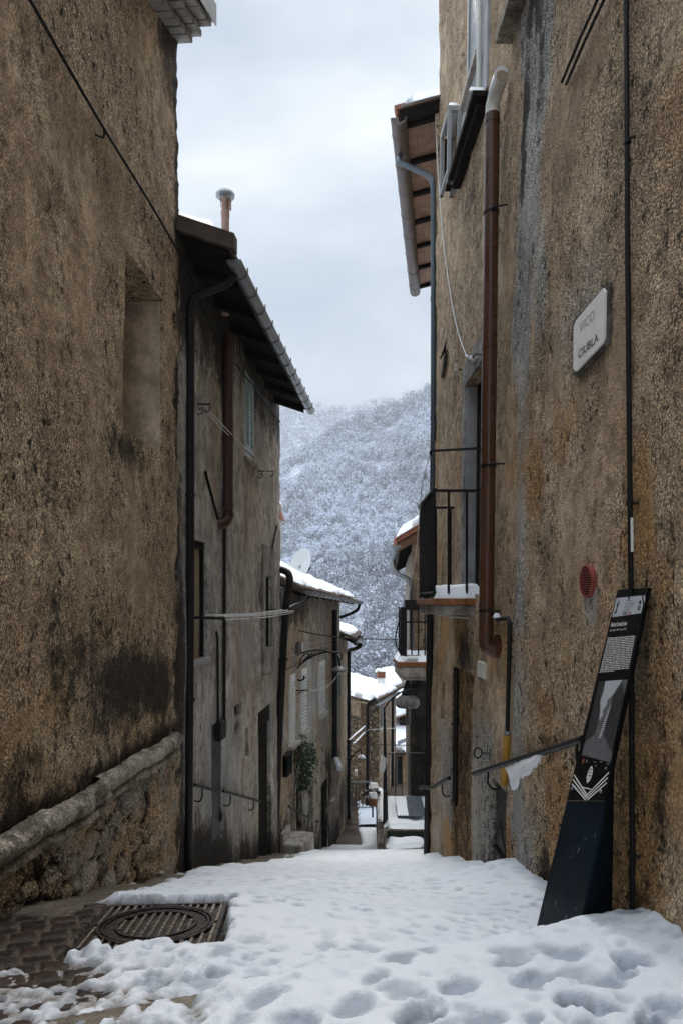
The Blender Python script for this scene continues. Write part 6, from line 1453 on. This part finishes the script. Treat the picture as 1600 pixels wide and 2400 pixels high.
def totem():
    t = thing('info_totem', 'black printed information totem with midnight blue base leaning on the right wall', 'information sign', (.9, 2.5, E-1.25))
    N0, N1 = V3((.80, 2.375, E-1.20)), V3((1.047, 2.36, E+.048))      # near edge, foot and top
    F0, F1 = V3((.785, 2.765, E-1.36)), V3((1.044, 2.615, E+.045))    # far edge
    nrm = (N1-N0).cross(F1-N0).normalized()
    if nrm.x > 0: nrm = -nrm
    F0.x -= (F0-N0).dot(nrm)/nrm.x      # keep the board flat
    def pt(s, v, o=0.0): return F0.lerp(F1, v).lerp(N0.lerp(N1, v), s)+nrm*o
    def panel(mb, s0, s1, v0, v1, o0, o1):
        mb.hexa([pt(s0, v0, o0), pt(s1, v0, o0), pt(s1, v0, o1), pt(s0, v0, o1), pt(s0, v1, o0), pt(s1, v1, o0), pt(s1, v1, o1), pt(s0, v1, o1)])
    mb = MB(); panel(mb, 0, 1, .415, 1.0, -.012, 0); mb.build('board', M['board_black'], t, bevel=.002)
    mb = MB(); panel(mb, 0, 1, -.05, .413, -.012, -.0005); mb.build('base_front', M['board_blue'], t, bevel=.002)
    # folded side of the base, from the near edge back to the wall
    a, b, c = pt(1, -.05, -.013), pt(1, .53, -.013), V3((1.04, 2.50, E-1.30)); bk = V3((1.03, 2.56, E-.55))
    mb = MB(); mb.poly([pt(1.0, -.05, -.006), pt(1.0, .52, -.006), R1.pt(2.60, E-.56, .035), R1.pt(2.60, E-1.32, .035)], V3((0, .008, 0))); mb.build('base_side', M['board_blue'], t)
    mb = MB(); rs = random.Random(5)
    for i in range(13):
        s, v = rs.uniform(.08, .95), rs.uniform(.0, .36); L = rs.uniform(.003, .018); w = rs.uniform(.0025, .005); k_ = rs.uniform(-.02, .02)
        mb.add([pt(s, v, .0012), pt(s+w, v, .0012), pt(s+w+k_, v+L, .0012), pt(s+k_, v+L, .0012)], [(0, 1, 2, 3)])
    mb.build('snow_flecks', M['roof_snow'], t)
    K = .0006
    def quad(name, pts, mat, par=None, o=K):
        mb = MB(); mb.add([pt(s, v, o) for s, v in pts], [tuple(range(len(pts)))]); return mb.build(name, mat, par or t)
    # pale strip with cut corner
    strip = quad('pale_strip', [(.045, .925), (.945, .93), (.955, .951), (.865, .979), (.035, .977)], M['print_grey'])
    quad('corner_stripe', [(.905, .979), (.955, .979), (.985, .968), (.985, .956)], M['print_grey'], strip)
    mb = MB(); f = lambda s, v: pt(s, v, K*2)
    # little standing figure printed on the strip
    fig = [(.10, .934), (.125, .933), (.15, .935), (.165, .934), (.16, .945), (.168, .955), (.185, .962), (.175, .966), (.165, .963), (.163, .970), (.152, .974), (.145, .969), (.143, .963), (.130, .962), (.118, .955), (.132, .954), (.13, .946)]
    mb.add([f(s, v) for s, v in fig], [tuple(range(len(fig)))]); mb.build('printed_figure', M['board_black'], strip)
    mb = MB()
    for i, (w, s) in enumerate(((.24, 'www.comune.it'), (.30, 'segui la passeggiata'), (.28, 'e ascolta la storia'), (.19, 'in quattro lingue'))): put_text(mb, s, f, .385, .385+w, .9655-i*.0082, .0042)
    mb.add([f(.375, .9345), f(.53, .9345), f(.53, .9365), f(.375, .9365)], [(0, 1, 2, 3)]); mb.add([f(.375, .9300), f(.53, .9300), f(.53, .932), f(.375, .932)], [(0, 1, 2, 3)])
    put_text(mb, '10', f, .815, .90, .9385, .013, bold=.03)
    cc = [(.855+.032*math.cos(a), .9605+.0055*math.sin(a)) for a in np.linspace(0, 6.28, 13)[:-1]]; mb.add([f(*p) for p in cc], [tuple(range(12))]); mb.build('lettering', M['board_black'], strip)
    mb = MB(); mb.add([f(.575, .9305), f(.635, .9305), f(.635, .9365), f(.575, .9365)], [(0, 1, 2, 3)]); mb.build('red_mark', M['print_red'], strip)
    # text block
    mb = MB(); put_text(mb, 'Maurits Cornelis Escher', f, .085, .60, .8995, .0110, bold=.03); put_text(mb, '(Leeuwarden 1898 - Laren 1972)', f, .085, .61, .8865, .0055); mb.build('heading', M['print_white'], t)
    lines = ['Altri amici, paesaggi romantici, prospettive insolite e', "luoghi d'Abruzzo che nel suo lungo viaggio volle vedere", 'attraversando le colline e le montagne da Roma al mare,', "scriveva nelle lettere piene d'entusiasmo per questa", 'terra e le sue genti. Tutto ai suoi occhi era incisione, e', 'questi vicoli e scale divennero i disegni conosciuti nel', "mondo. Nel 1929 con G. Haas Triverio camminava nei", 'borghi, l\'anno seguente tornava qui per disegnare di', 'nuovo. Scale, passaggi coperti e tetti si rincorrono', 'nella piccola stampa, dove la luce del vicolo si fa', 'forma per le case alte e i gradini nel buio. La donna in', 'costume saliva la scala lunga in silenzio, incontro', "un'architettura che le veniva da lontano ed", "ancora oggi la pietra e la neve lo ricordano nelle ore", 'd\'inverno. Un viaggio dell\'artista fra le linee di questa', 'terra, con gli occhi di chi sa vedere nel mondo reale il', 'disegno segreto di ogni prospettiva, fra la roccia e il', 'vuoto, nella distanza delle montagne. Così il vicolo', 'diventa infinito, come in ogni opera sua da quel', 'giorno in poi, e per sempre.']
    mb = MB()
    for i, s in enumerate(lines):
        put_text(mb, s, f, .075, (.925 if i < 19 else .52), .8660-i*.00575*.83*1.02, .0036, bold=.045)
    mb.build('text_block', M['print_white'], t)
    # printed picture: a plain grey alley view
    B0, B1 = .525, .748
    quad('picture', [(.13, B0+.018), (.95, B0-.006), (.95, B1), (.13, B1)], M['print_mid'])
    def pq(name, pts, mat, o): quad(name, [(.13+.82*s, (B0+.018-.024*s)+(B1-(B0+.018-.024*s))*v) for s, v in pts], mat, o=o)
    pic = [('picture_sky', [(.24, 1), (.84, 1), (.62, .82), (.46, .74), (.50, .70), (.40, .62), (.44, .56), (.33, .48), (.30, .62), (.22, .74), (.27, .86)], M['print_grey'], K*2),
           ('picture_wall', [(0, .18), (.30, .30), (.33, .48), (.30, .62), (.20, .74), (.24, 1), (0, 1)], M['print_dark'], K*2),
           ('picture_house', [(.62, .30), (1, .12), (1, .80), (.86, .98), (.64, .80), (.60, .62)], M['print_dark'], K*3)]
    for n, p, m, o in pic: pq(n, p, m, o)
    mb = MB()
    for i in range(16):
        y = .20+.026*i; w = .09-.003*i; x = .46+.010*i*(1 if i % 2 else 1)
        mb.add([pt(.13+.82*(x+.0), B0+.02+(B1-B0)*y, K*4), pt(.13+.82*(x+w), B0+.02+(B1-B0)*y, K*4), pt(.13+.82*(x+w), B0+.02+(B1-B0)*(y+.012), K*4), pt(.13+.82*x, B0+.02+(B1-B0)*(y+.012), K*4)], [(0, 1, 2, 3)])
    mb.build('picture_steps', M['print_white'], t)
    # emblem, chevron and small marks
    mb = MB()
    def stroke(a, b, w):
        a, b = V3((*a, 0)), V3((*b, 0)); k = .24/1.25   # aspect of board units
        dx, dy = (b.x-a.x)*k, b.y-a.y; L = math.hypot(dx, dy); nx, ny = -dy/L*w/k, dx/L*w
        mb.add([f(a.x-nx, a.y-ny), f(b.x-nx, b.y-ny), f(b.x+nx, b.y+ny), f(a.x+nx, a.y+ny)], [(0, 1, 2, 3)])
    for i in range(3):
        q = i*.013; stroke((.045, .487-q), (.53-.0*i, .418+.012-q*.55), .0022); stroke((.50+.04*i, .420-q*.3+.004), (.965, .492-q*1.1), .0022)
    stroke((.33, .452), (.60, .446), .0016); mb.build('chevron', M['print_white'], t)
    mb = MB(); sh = [(.42, .478), (.47, .462), (.53, .47), (.555, .485), (.55, .498), (.52, .508), (.49, .512), (.455, .507), (.43, .495)]
    mb.add([f(*p) for p in sh], [tuple(range(len(sh)))]); em = mb.build('emblem', M['print_white'], t)
    mb = MB(); g = lambda s, v: pt(s, v, K*3)
    for a, b, c_, d_ in ((.46, .500, .52, .503), (.455, .492, .50, .495), (.47, .482, .535, .485), (.465, .473, .51, .475)): mb.add([g(a, b), g(c_, b), g(c_, d_), g(a, d_)], [(0, 1, 2, 3)])
    mb.build('emblem_lines', M['board_black'], em)
    mb = MB()
    for s, v, w, h_ in ((.52, .520, .07, .004), (.68, .520, .07, .004), (.58, .508, .05, .006), (.86, .513, .08, .004), (.84, .500, .06, .008), (.30, .521, .05, .008)): mb.add([f(s, v), f(s+w, v), f(s+w, v+h_), f(s, v+h_)], [(0, 1, 2, 3)])
    mb.build('small_marks', M['print_mid'], t)
    mb = MB(); mb.add([f(.20, .519), f(.24, .519), f(.24, .531), f(.20, .531)], [(0, 1, 2, 3)]); mb.build('red_mark', M['print_red'], t)
    for s, v in ((.075, .448), (.86, .440)):
        c = pt(s, v, .0); mb = MB(); mb.lathe([(.001, .004), (.006, .0035), (.0075, 0)], c, 12, nrm.to_track_quat('Z', 'Y').to_matrix()); mb.build('screw', M['zinc'], t, True)

def right_wall_things():
    # round terracotta vent
    d, z = R1.hit(1383, 1362); nr = V3((-1, -.0247, 0)).normalized(); Mx = nr.to_track_quat('Z', 'Y').to_matrix(); c = R1.pt(d, z, .018)
    t = thing('vent_grille', 'round pinkish terracotta vent grille set in the right wall', 'vent', c)
    mb = MB(); mb.lathe([(.060, -.02), (.070, -.03), (.072, .002), (.066, .006), (.060, .002), (.060, -.03)], c, 30, Mx); mb.build('rim', plain('pink terracotta', (.27,.06,.045), .6, 0, .3, 30), t, True)
    mb = MB(); mb.lathe([(.001, -.012), (.060, -.012), (.060, -.008), (.001, -.008)], c, 30, Mx); mb.build('backing', M['board_black'], t)
    for i in range(11):
        zz = -.050+i*.010; w = math.sqrt(max(0, .0605**2-zz*zz)); mb = MB(); mb.bar(c+V3((-.002, -w, zz)), c+V3((-.002, w, zz)), .008, .0038); mb.build('slat', bpy.data.materials['pink terracotta'], t)
    # black conduit with pale label
    t = thing('conduit', 'thin black vertical conduit on the right wall behind the totem', 'conduit', R1.at(1475, 1400, .02))
    o = .022; pts = [R1.at(x, y, o) for x, y in ((1466, -160), (1468, 200), (1470, 600), (1474, 1000), (1478, 1400), (1480, 1800), (1481, 2190))]
    mb = MB(); mb.tube(pts, .0098, 10); mb.build('pipe', M['wire'], t, True)
    for y in (330, 1180, 2000):
        a = R1.at(1470+(y-330)*.006, y, o); mb = MB(); ring(mb, a.x, a.y, a.z, .0098, .008, .003); mb.bar(a+V3((0, -.02, 0)), a+V3((.02, -.03, -.004)), .008, .008); mb.build('clip', M['black_metal'], t)
    a, b = R1.at(1480, 1213, o+.010), R1.at(1481, 1293, o+.010); mb = MB(); mb.bar(a, b, .010, .002, (-1, -.6, 0)); mb.build('pale_label', M['print_white'], t)
    # rod pair up on the wall
    t = thing('iron_rods', 'pair of thin black rods running up along the right wall', 'rod', R1.at(1337, 190, .03))
    for k in (0, 1):
        mb = MB(); mb.tube([R1.pt(3.26, E+2.44+.012*k, .02+.02*k), R1.pt(3.0, E+2.435+.014*k, .03+.02*k), R1.pt(2.2, E+2.43+.016*k, .03+.02*k)], .007, 7); mb.build('rod', M['wire'], t, True)
    # white cord
    t = thing('cord', 'white cord sagging down the right wall to a frosty knot', 'cord', R1.at(1040, 600, .03))
    pth = [P(1019, 246, 7.25)]+[R1.at(x, y, .02) for x, y in ((1021, 300), (1027, 420), (1038, 560), (1055, 690), (1072, 775), (1092, 832), (1106, 842))]
    mb = MB(); mb.tube(smooth_path(pth, 5), .0058, 6); mb.build('line', M['rope'], t, True)
    mb = MB()
    for k in range(7): c = R1.at(1096+k*3, 838+random.uniform(-6, 4), .03); mb.tube([c, c+V3((random.uniform(-.02, .02), random.uniform(-.03, .03), random.uniform(-.025, .03)))], [.009, .006], 6)
    mb.build('frosty_knot', M['roof_snow'], t, True)
    mb = MB(); mb.tube(smooth_path([R1.at(1108, 838, .03), R1.at(1114, 830, .05), R1.at(1124, 829, .05), R1.at(1138, 838, .03), R1.at(1150, 848, .0)], 5), .009, 8); mb.build('cable_loop', M['wire'], t, True)
    # iron strap and insulator
    t = thing('wall_strap', 'pointed rusty iron strap on the right wall above the balcony', 'bracket', R1.at(1040, 840, .02))
    mb = MB(); mb.hexa([R1.at(1032, 884, .0), R1.at(1037, 884, .0), R1.at(1037, 884, .02), R1.at(1032, 884, .02), R1.at(1042, 815, .0), R1.at(1045, 815, .0), R1.at(1045, 815, .03), R1.at(1042, 815, .03)]); mb.tube([R1.at(1045, 795, .03), R1.at(1040, 822, .05), R1.at(1032, 840, .06)], [.004, .010, .006], 6); mb.build('strap', M['dark_wood'], t)
    t = thing('insulator', 'small white porcelain insulator beside the balcony door lintel', 'insulator', R1.at(1068, 860, .05))
    c = R1.at(1068, 862, .09); mb = MB(); mb.lathe([(.008, -.03), (.018, -.028), (.02, -.012), (.012, -.006), (.019, .0), (.019, .014), (.012, .018), (.014, .03), (.004, .034)], c, 14); mb.build('porcelain', M['enamel_white'], t, True)
    mb = MB(); mb.tube([c+V3((0, 0, -.01)), R1.at(1084, 866, -.01)], .006, 6); mb.build('pin', M['black_metal'], t, True)
    # iron ring on a bar
    t = thing('hitching_ring', 'rusty iron ring on a short bar fixed above the long handrail', 'ring', R1.at(1119, 1765, .08))
    c = R1.at(1119, 1765, .07); mb = MB(); mb.tube([c+V3((.031*math.cos(a)*.9, .008*math.cos(a), .034*math.sin(a))) for a in np.linspace(0, 2*math.pi, 25)], .0055, 8, caps=False); mb.build('ring', M['black_metal'], t, True)
    mb = MB(); mb.bar(c+V3((.03, -.005, 0)), R1.at(1152, 1767, -.01), .012, .018); mb.build('bar', M['zinc_dark'], t)
    # pale cable under the balcony
    t = thing('cable', 'thin pale cable slung under the near balcony', 'cable', V3((.8, 5.6, E-.12)))
    mb = MB(); mb.tube(smooth_path([P(985, 1437, 6.6), P(1010, 1438, 6.2), P(1050, 1444, 5.8), P(1095, 1449, 5.4), P(1135, 1452, 5.05)], 5), .006, 6); mb.build('line', M['rope'], t, True)

def left_wall_things():
    # long black cable along both left houses
    t = thing('cable', 'long black cable strung along the near left wall to the eaves', 'cable', L1.pt(4, E+2.62, .03), 'cables strung along the walls')
    pts = [L1.pt(d, E+2.615+.012*math.sin(d*3), .035) for d in np.linspace(1.0, 5.27, 12)]+[L2.pt(5.6, E+2.56, .04), L2.pt(6.6, E+2.42, .03), L2.pt(8, E+2.50, .02), L2.pt(9.85, E+2.56, .02)]
    mb = MB(); mb.tube(smooth_path(pts, 3), .0085, 8); mb.build('line', M['wire'], t, True)
    for (px, py) in ((238, 318),):
        d, z = L1.hit(px, py, .03); mb = MB(); mb.tube(smooth_path([L1.pt(d+.02, E+2.61, .035), L1.pt(d+.03, E+2.56, .03), L1.pt(d-.02, E+2.545, .0), L1.pt(d-.03, E+2.54, -.02)], 4), .006, 6); mb.build('hook', M['black_metal'], t, True)
    # upper drying line
    t = thing('clothes_line', 'twin drying lines between two scrolled brackets near the teal shutters', 'clothes line', L2.pt(7, E+1.4, .1), 'drying lines on the left houses')
    for k, (d, px, py, w) in enumerate(((5.78, 484, 950, .11), (8.37, 637, 1106, .18))):
        c = L2.pt(d, E-(py-1410)/F*d, 0); e = c+V3((w, 0, .0)); mb = MB(); mb.bar(c+V3((-.02, 0, .01)), e+V3((.01, 0, .01)), .010, .012)
        mb.tube(smooth_path([c+V3((.0, 0, -.06)), c+V3((.03, 0, -.075)), c+V3((.06, 0, -.05)), c+V3((.05, 0, -.02)), c+V3((.03, 0, -.03)), c+V3((.045, 0, -.045))], 4), .005, 6)
        mb.tube(smooth_path([e, e+V3((.005, 0, -.03)), e+V3((-.02, 0, -.06)), e+V3((-.035, 0, -.04)), e+V3((-.02, 0, -.03))], 4), .005, 6); mb.build('scroll_bracket', M['black_metal'], t, True)
    for k in (0, 1):
        a, b = P(484-6*k, 956+3*k, 5.78), P(634-7*k, 1104+4*k, 8.37); m = a.lerp(b, .5)+V3((0, 0, -.02)); mb = MB(); mb.tube(smooth_path([a, m, b], 6), .0042, 6); mb.build('line', M['rope'], t, True)
    # lower drying rack
    t = thing('drying_rack', 'wall drying rack of four white cords on dark arms over the alley', 'drying rack', L2.pt(7, E-.12, .2), 'drying lines on the left houses')
    mb = MB(); mb.bar(P(437, 1447, 5.62), P(527, 1450, 5.62), .016, .022); mb.build('arm', M['black_metal'], t)
    b0 = L2.pt(8.9, E-.10, -.01); mb = MB(); mb.bar(b0, b0+V3((.38, 0, -.01)), .012, .014); mb.build('arm', M['black_metal'], t)
    for a, b in (((482, 1442), (661, 1429)), ((503, 1444), (675, 1430)), ((526, 1446), (688, 1432)), ((530, 1453), (687, 1436))):
        A, B_ = P(*a, 5.6), P(*b, 8.85); m = A.lerp(B_, .5)+V3((0, 0, -.018)); mb = MB(); mb.tube(smooth_path([A, m, B_], 6), .0055, 6); mb.build('cord', M['rope'], t, True)
    for a in ((549, 1452), (588, 1449)):
        c = P(*a, 6.2); mb = MB(); mb.bar(c, c+V3((.02, .05, -.01)), .012, .022); mb.build('peg', M['stone_pale'], t)
    # slanting iron straps on the plaster
    for (a, b, lab, nm) in (((481, 1105), (511, 1218), 'thin slanting iron rod beside the brown stove pipe', 'rod'), ((649, 1232), (637, 1288), 'thin slanting iron rod high at the grey house corner', 'rod')):
        t = thing('iron_rod', lab, 'rod', L2.at(*a, .01)); mb = MB(); mb.tube([L2.at(*a, .012), L2.at(*b, .02)], .012, 6); mb.build('shaft', M['dark_wood'], t, True)
    # scrolled street lamp
    t = thing('street_lamp', 'black scrolled iron bracket lamp reaching from the white shuttered house', 'lamp', P(697, 1560, 11.2), 'street lamps on iron brackets')
    Q = lambda *p: [P(x, y, 11.2) for x, y in p]
    mb = MB(); mb.tube(smooth_path(Q((712, 1584), (712, 1592), (701, 1595), (693, 1586), (694, 1572), (706, 1556), (729, 1540), (757, 1530), (778, 1529), (792, 1540), (797, 1562)), 5), .014, 8)
    mb.tube(smooth_path(Q((697, 1556), (692, 1546), (697, 1536), (716, 1528), (748, 1524), (776, 1528), (798, 1531), (801, 1541), (795, 1548), (788, 1546)), 5), .012, 8)
    mb.tube(smooth_path(Q((703, 1558), (705, 1545), (714, 1534), (722, 1532), (725, 1538), (718, 1546)), 5), .010, 7); mb.tube(smooth_path(Q((712, 1550), (722, 1537), (731, 1532), (733, 1538), (726, 1545)), 5), .009, 7); mb.build('scroll_bracket', M['black_metal'], t, True)
    c = P(796, 1570, 11.2); mb = MB(); mb.lathe([(.025, .06), (.05, .045), (.125, .012), (.135, -.01), (.06, -.03), (.01, -.035)], c, 22); mb.build('lamp_head', M['zinc_dark'], t, True)
    mb = MB(); mb.bar(P(775, 1575, 11.2), P(800, 1574, 11.2), .012, .012); mb.build('bar', M['black_metal'], t)
    # rack of the white shuttered house
    t = thing('clothes_line', 'short black bracket with two pale lines by the white shutters', 'clothes line', P(700, 1619, 11.3), 'drying lines on the left houses')
    mb = MB(); mb.bar(P(688, 1619, 11.15), P(723, 1618, 11.15), .016, .018); mb.tube([P(690, 1632, 11.15), P(712, 1619, 11.15)], .006, 6); mb.build('bracket', M['black_metal'], t)
    for k in (0, 1):
        mb = MB(); mb.tube(smooth_path([P(722-2*k, 1618, 11.15), P(752, 1615+3*k, 12.4), P(776, 1600+3*k, 13.8), P(799, 1573, 15.6)], 5), .005, 6); mb.build('line', M['rope'], t, True)
    # meter box, ivy basket
    t = thing('meter_box', 'dark wall box left of the hanging ivy', 'meter box', P(673, 1792, 10.3)); a, z = L3.hit(667, 1790); mb = MB(); L3.box(mb, 10.12, 10.46, E-2.58, E-2.28, 0, .07); mb.build('cover', M['board_black'], t, bevel=.01)
    mb = MB(); L3.box(mb, 10.1, 10.48, E-2.275, E-2.262, 0, .09); mb.build('lid', M['black_metal'], t)
    c = P(700, 1768, 10.95)
    t = thing('hanging_ivy', 'bushy green ivy spilling from a wall pot below the white shutters', 'plant', c)
    mb = MB(); mb.lathe([(.05, -.16), (.09, -.01), (.10, 0), (.10, .03), (.08, .03)], c+V3((-.09, 0, 0)), 16); mb.build('pot', M['terracotta'], t, True)
    mb = MB(); mb.tube([c+V3((-.09, 0, -.17)), L3.pt(10.95, c.z-.17, -.02)], .01, 6); mb.build('pot_bracket', M['black_metal'], t, True)
    VV = []
    for i in range(1250):
        u = random.random(); ph = random.uniform(0, 6.28)
        if u < .5: r = .25*random.random()**.5; p = c+V3((.05+r*math.cos(ph), r*.9*math.sin(ph), random.uniform(-.16, .20)*(1.15-r*2)))
        else:
            zz = random.random(); r = (.21*(1-zz*.7))*random.random()**.5; p = c+V3((.10+.03*math.sin(zz*5)+r*math.cos(ph), r*math.sin(ph), -.05-.52*zz))
        if random.random() < .16: p += V3((random.uniform(-.10, .16), random.uniform(-.1, .1), random.uniform(-.16, .12)))
        n = V3((random.gauss(.3, .6), random.gauss(-.5, .6), random.gauss(.5, .6))).normalized(); a = n.cross(V3((random.gauss(0, 1), random.gauss(0, 1), random.gauss(0, 1)))).normalized(); b = n.cross(a); s = random.uniform(.012, .026)
        VV += [p-a*s, p+b*s*.8, p+a*s, p-b*s*.8]
    fast_mesh('foliage', np.array([tuple(x) for x in VV]), np.arange(len(VV)).reshape(-1, 4), M['leaf'], t, False)
    mb = MB()
    for i in range(16):
        ph = random.uniform(0, 6.28); q = c+V3((.06+.12*math.cos(ph), .12*math.sin(ph), random.uniform(-.58, -.25))); mb.tube(smooth_path([c+V3((-.06, 0, .02)), c+V3((.05*math.cos(ph), .05*math.sin(ph), .12)), q], 4), .004, 5)
    mb.build('stems', M['twig'], t, True)
    # block steps at the foot of the third house
    t = thing('stone_step', 'worn stone block step below the rain pipe on the left', 'step', P(670, 1985, 10.2))
    mb = MB(); mb.hexa([L3.pt(10.0, E-3.95, -.02), L3.pt(10.75, E-3.95, -.02), L3.pt(10.75, E-3.95, .36), L3.pt(10.0, E-3.95, .30), L3.pt(10.0, E-3.50, -.02), L3.pt(10.75, E-3.55, -.02), L3.pt(10.75, E-3.57, .36), L3.pt(10.0, E-3.52, .30)]); mb.build('block', M['stone_pale'], t, bevel=.03)
    t = thing('threshold_slab', 'pale upright slab edge between rain pipe and stone step', 'slab', P(655, 1960, 9.9))
    mb = MB(); L3.box(mb, 9.96, 10.45, E-3.55, E-3.35, .0, .05); mb.build('slab', M['stone_pale'], t, bevel=.01)
    # pebble at the wall foot
    for k, (px, py, r, lab) in enumerate(((305, 2052, .030, 'pinkish round pebble at the foot of the rubble wall'), (373, 2040, .022, 'dark small pebble near the rain pipe foot'))):
        d, z = L1.hit(px, py, .06); c = L1.pt(d, float(ground(L1.x(d, 0)+.06, d))+r*.8, .07); n_ = 12; t = None
        mb = MB(); vs = []; fs = []
        for i in range(9):
            th = math.pi*i/8
            for j in range(n_): ph = 2*math.pi*j/n_; vs.append(c+V3((math.sin(th)*math.cos(ph)*r*1.2, math.sin(th)*math.sin(ph)*r, math.cos(th)*r*.8)))
        fs = [(i*n_+j, i*n_+(j+1) % n_, (i+1)*n_+(j+1) % n_, (i+1)*n_+j) for i in range(8) for j in range(n_)]
        mb.add(vs, fs); tag(mb.build('pebble', plain('pink pebble', (.36,.27,.22), .7) if k == 0 else M['stone'], None, True), lab, 'pebble', 'pebbles')

def wires():
    for k, (pts, lab) in enumerate((
        ([(700, 1478, 11.2), (760, 1490, 11.8), (830, 1497, 12.2), (946, 1499, 12.4)], 'black cable crossing from the tiled roof house to the far balcony'),
        ([(818, 1683, 18.9), (860, 1687, 19.0), (905, 1691, 18), (962, 1692, 13.4)], 'upper dark cable crossing before the rubble stone house'),
        ([(858, 1712, 19.8), (890, 1709, 19.9), (950, 1706, 21.9)], 'pale cable between rubble house pipe and leaning antenna post'),
        ([(817, 1743, 18.8), (880, 1746, 17), (962, 1747, 13.4)], 'lower dark cable crossing above the terrace railing'))):
        P_ = [P(*p) for p in pts]; t = thing('cable', lab, 'cable', P_[0], 'cables crossing the alley'); mb = MB(); mb.tube(smooth_path(P_, 5), .009 if k != 2 else .008, 6); mb.build('line', M['wire'] if k != 2 else M['rope'], t, True)
    t = thing('cable', 'pair of pale cables along the wall above the white shutters', 'cable', L3.pt(11, E-.7, .03), 'cables strung along the walls')
    for k, pp in enumerate((((660, 1545), (690, 1535), (722, 1524), (768, 1512), (797, 1509)), ((662, 1572), (690, 1560), (730, 1536), (770, 1520)), ((703, 1510), (735, 1508), (772, 1502), (796, 1500)))):
        mb = MB(); mb.tube(smooth_path([L3.at(*p, .03) for p in pp], 4), .008, 6); mb.build('line', M['stone_pale'] if k != 1 else M['wire'], t, True)
    t = thing('junction_box', 'small pale junction box on the wall under the tiled eaves', 'junction box', L3.at(697, 1520, .03)); d, z = L3.hit(697, 1520); mb = MB(); L3.box(mb, d-.14, d+.1, z-.10, z+.10, 0, .06); mb.build('cover', M['zinc_dark'], t, bevel=.01)
    mb = MB(); L3.box(mb, d+.04, d+.13, z-.085, z+.085, .0, .075); mb.build('lid', M['enamel_white'], t)

def manhole():
    zc = float(np.interp(MH[1], KD, KZ))+E-.002; sl = -.13
    def T(u, v, z=0.0): return V3((MH[0]+u-v*MH[2], MH[1]+v+u*MH[2], zc+sl*v+z))
    t = thing('manhole_cover', 'square ribbed cast iron manhole cover with round rings, clear of snow', 'manhole cover', T(0, 0))
    def slab(mb, u0, u1, v0, v1, z0, z1): mb.hexa([T(u0, v0, z0), T(u1, v0, z0), T(u1, v1, z0), T(u0, v1, z0), T(u0, v0, z1), T(u1, v0, z1), T(u1, v1, z1), T(u0, v1, z1)])
    pl = MB(); slab(pl, -.25, .25, -.25, .25, -.03, .0); pl.cur = 1
    mb = MB()
    for a in (-.25, .236): slab(mb, a, a+.014, -.25, .25, .0005, .012); slab(mb, -.2355, .2355, a, a+.014, .0005, .012)
    fr = mb.build('frame', M['cast_iron'], t)
    def ringm(r0, r1, z1, name, mat):
        n = 64; vs = []; 
        for r, z in ((r0, .0005), (r0, z1), (r1, z1), (r1, .0005)): vs += [T(r*math.cos(2*math.pi*i/n), r*math.sin(2*math.pi*i/n), z) for i in range(n)]
        mb = MB(); mb.add(vs, [(k*n+i, k*n+(i+1) % n, (k+1)*n+(i+1) % n, (k+1)*n+i) for k in range(3) for i in range(n)]); mb.build(name, mat, t, True)
    ringm(.212, .224, .013, 'outer_ring', M['cast_iron']); ringm(.196, .204, .012, 'outer_ring', M['cast_iron']); ringm(.145, .155, .012, 'inner_ring', M['cast_iron']); ringm(.158, .192, .006, 'ring_band', M['cast_iron'])
    mb = pl; mi = pl
    for u in np.arange(-.2275, .23, .0325):
        # corner ribs outside the rings, twisted cord relief
        w = .0055
        if abs(u) < .228:
            vv = math.sqrt(max(0, .228**2-u*u))
            if .236-vv > .012: slab(mb, u-w, u+w, vv, .235, .0006, .011); slab(mb, u-w, u+w, -.235, -vv, .0006, .011)
        if abs(u) < .135:
            vv = math.sqrt(.140**2-u*u); n = int(vv*2/.014)
            for i in range(n):
                a = -vv+2*vv*i/n; slab(mi, u-w, u+w, a+.0012, a+2*vv/n-.0012, .0006, .0105+.002*(i % 2))
    pl.build('plate', [M['cast_iron'], M['rust_bright']], t)
plaque(); totem(); right_wall_things(); left_wall_things(); wires(); manhole()
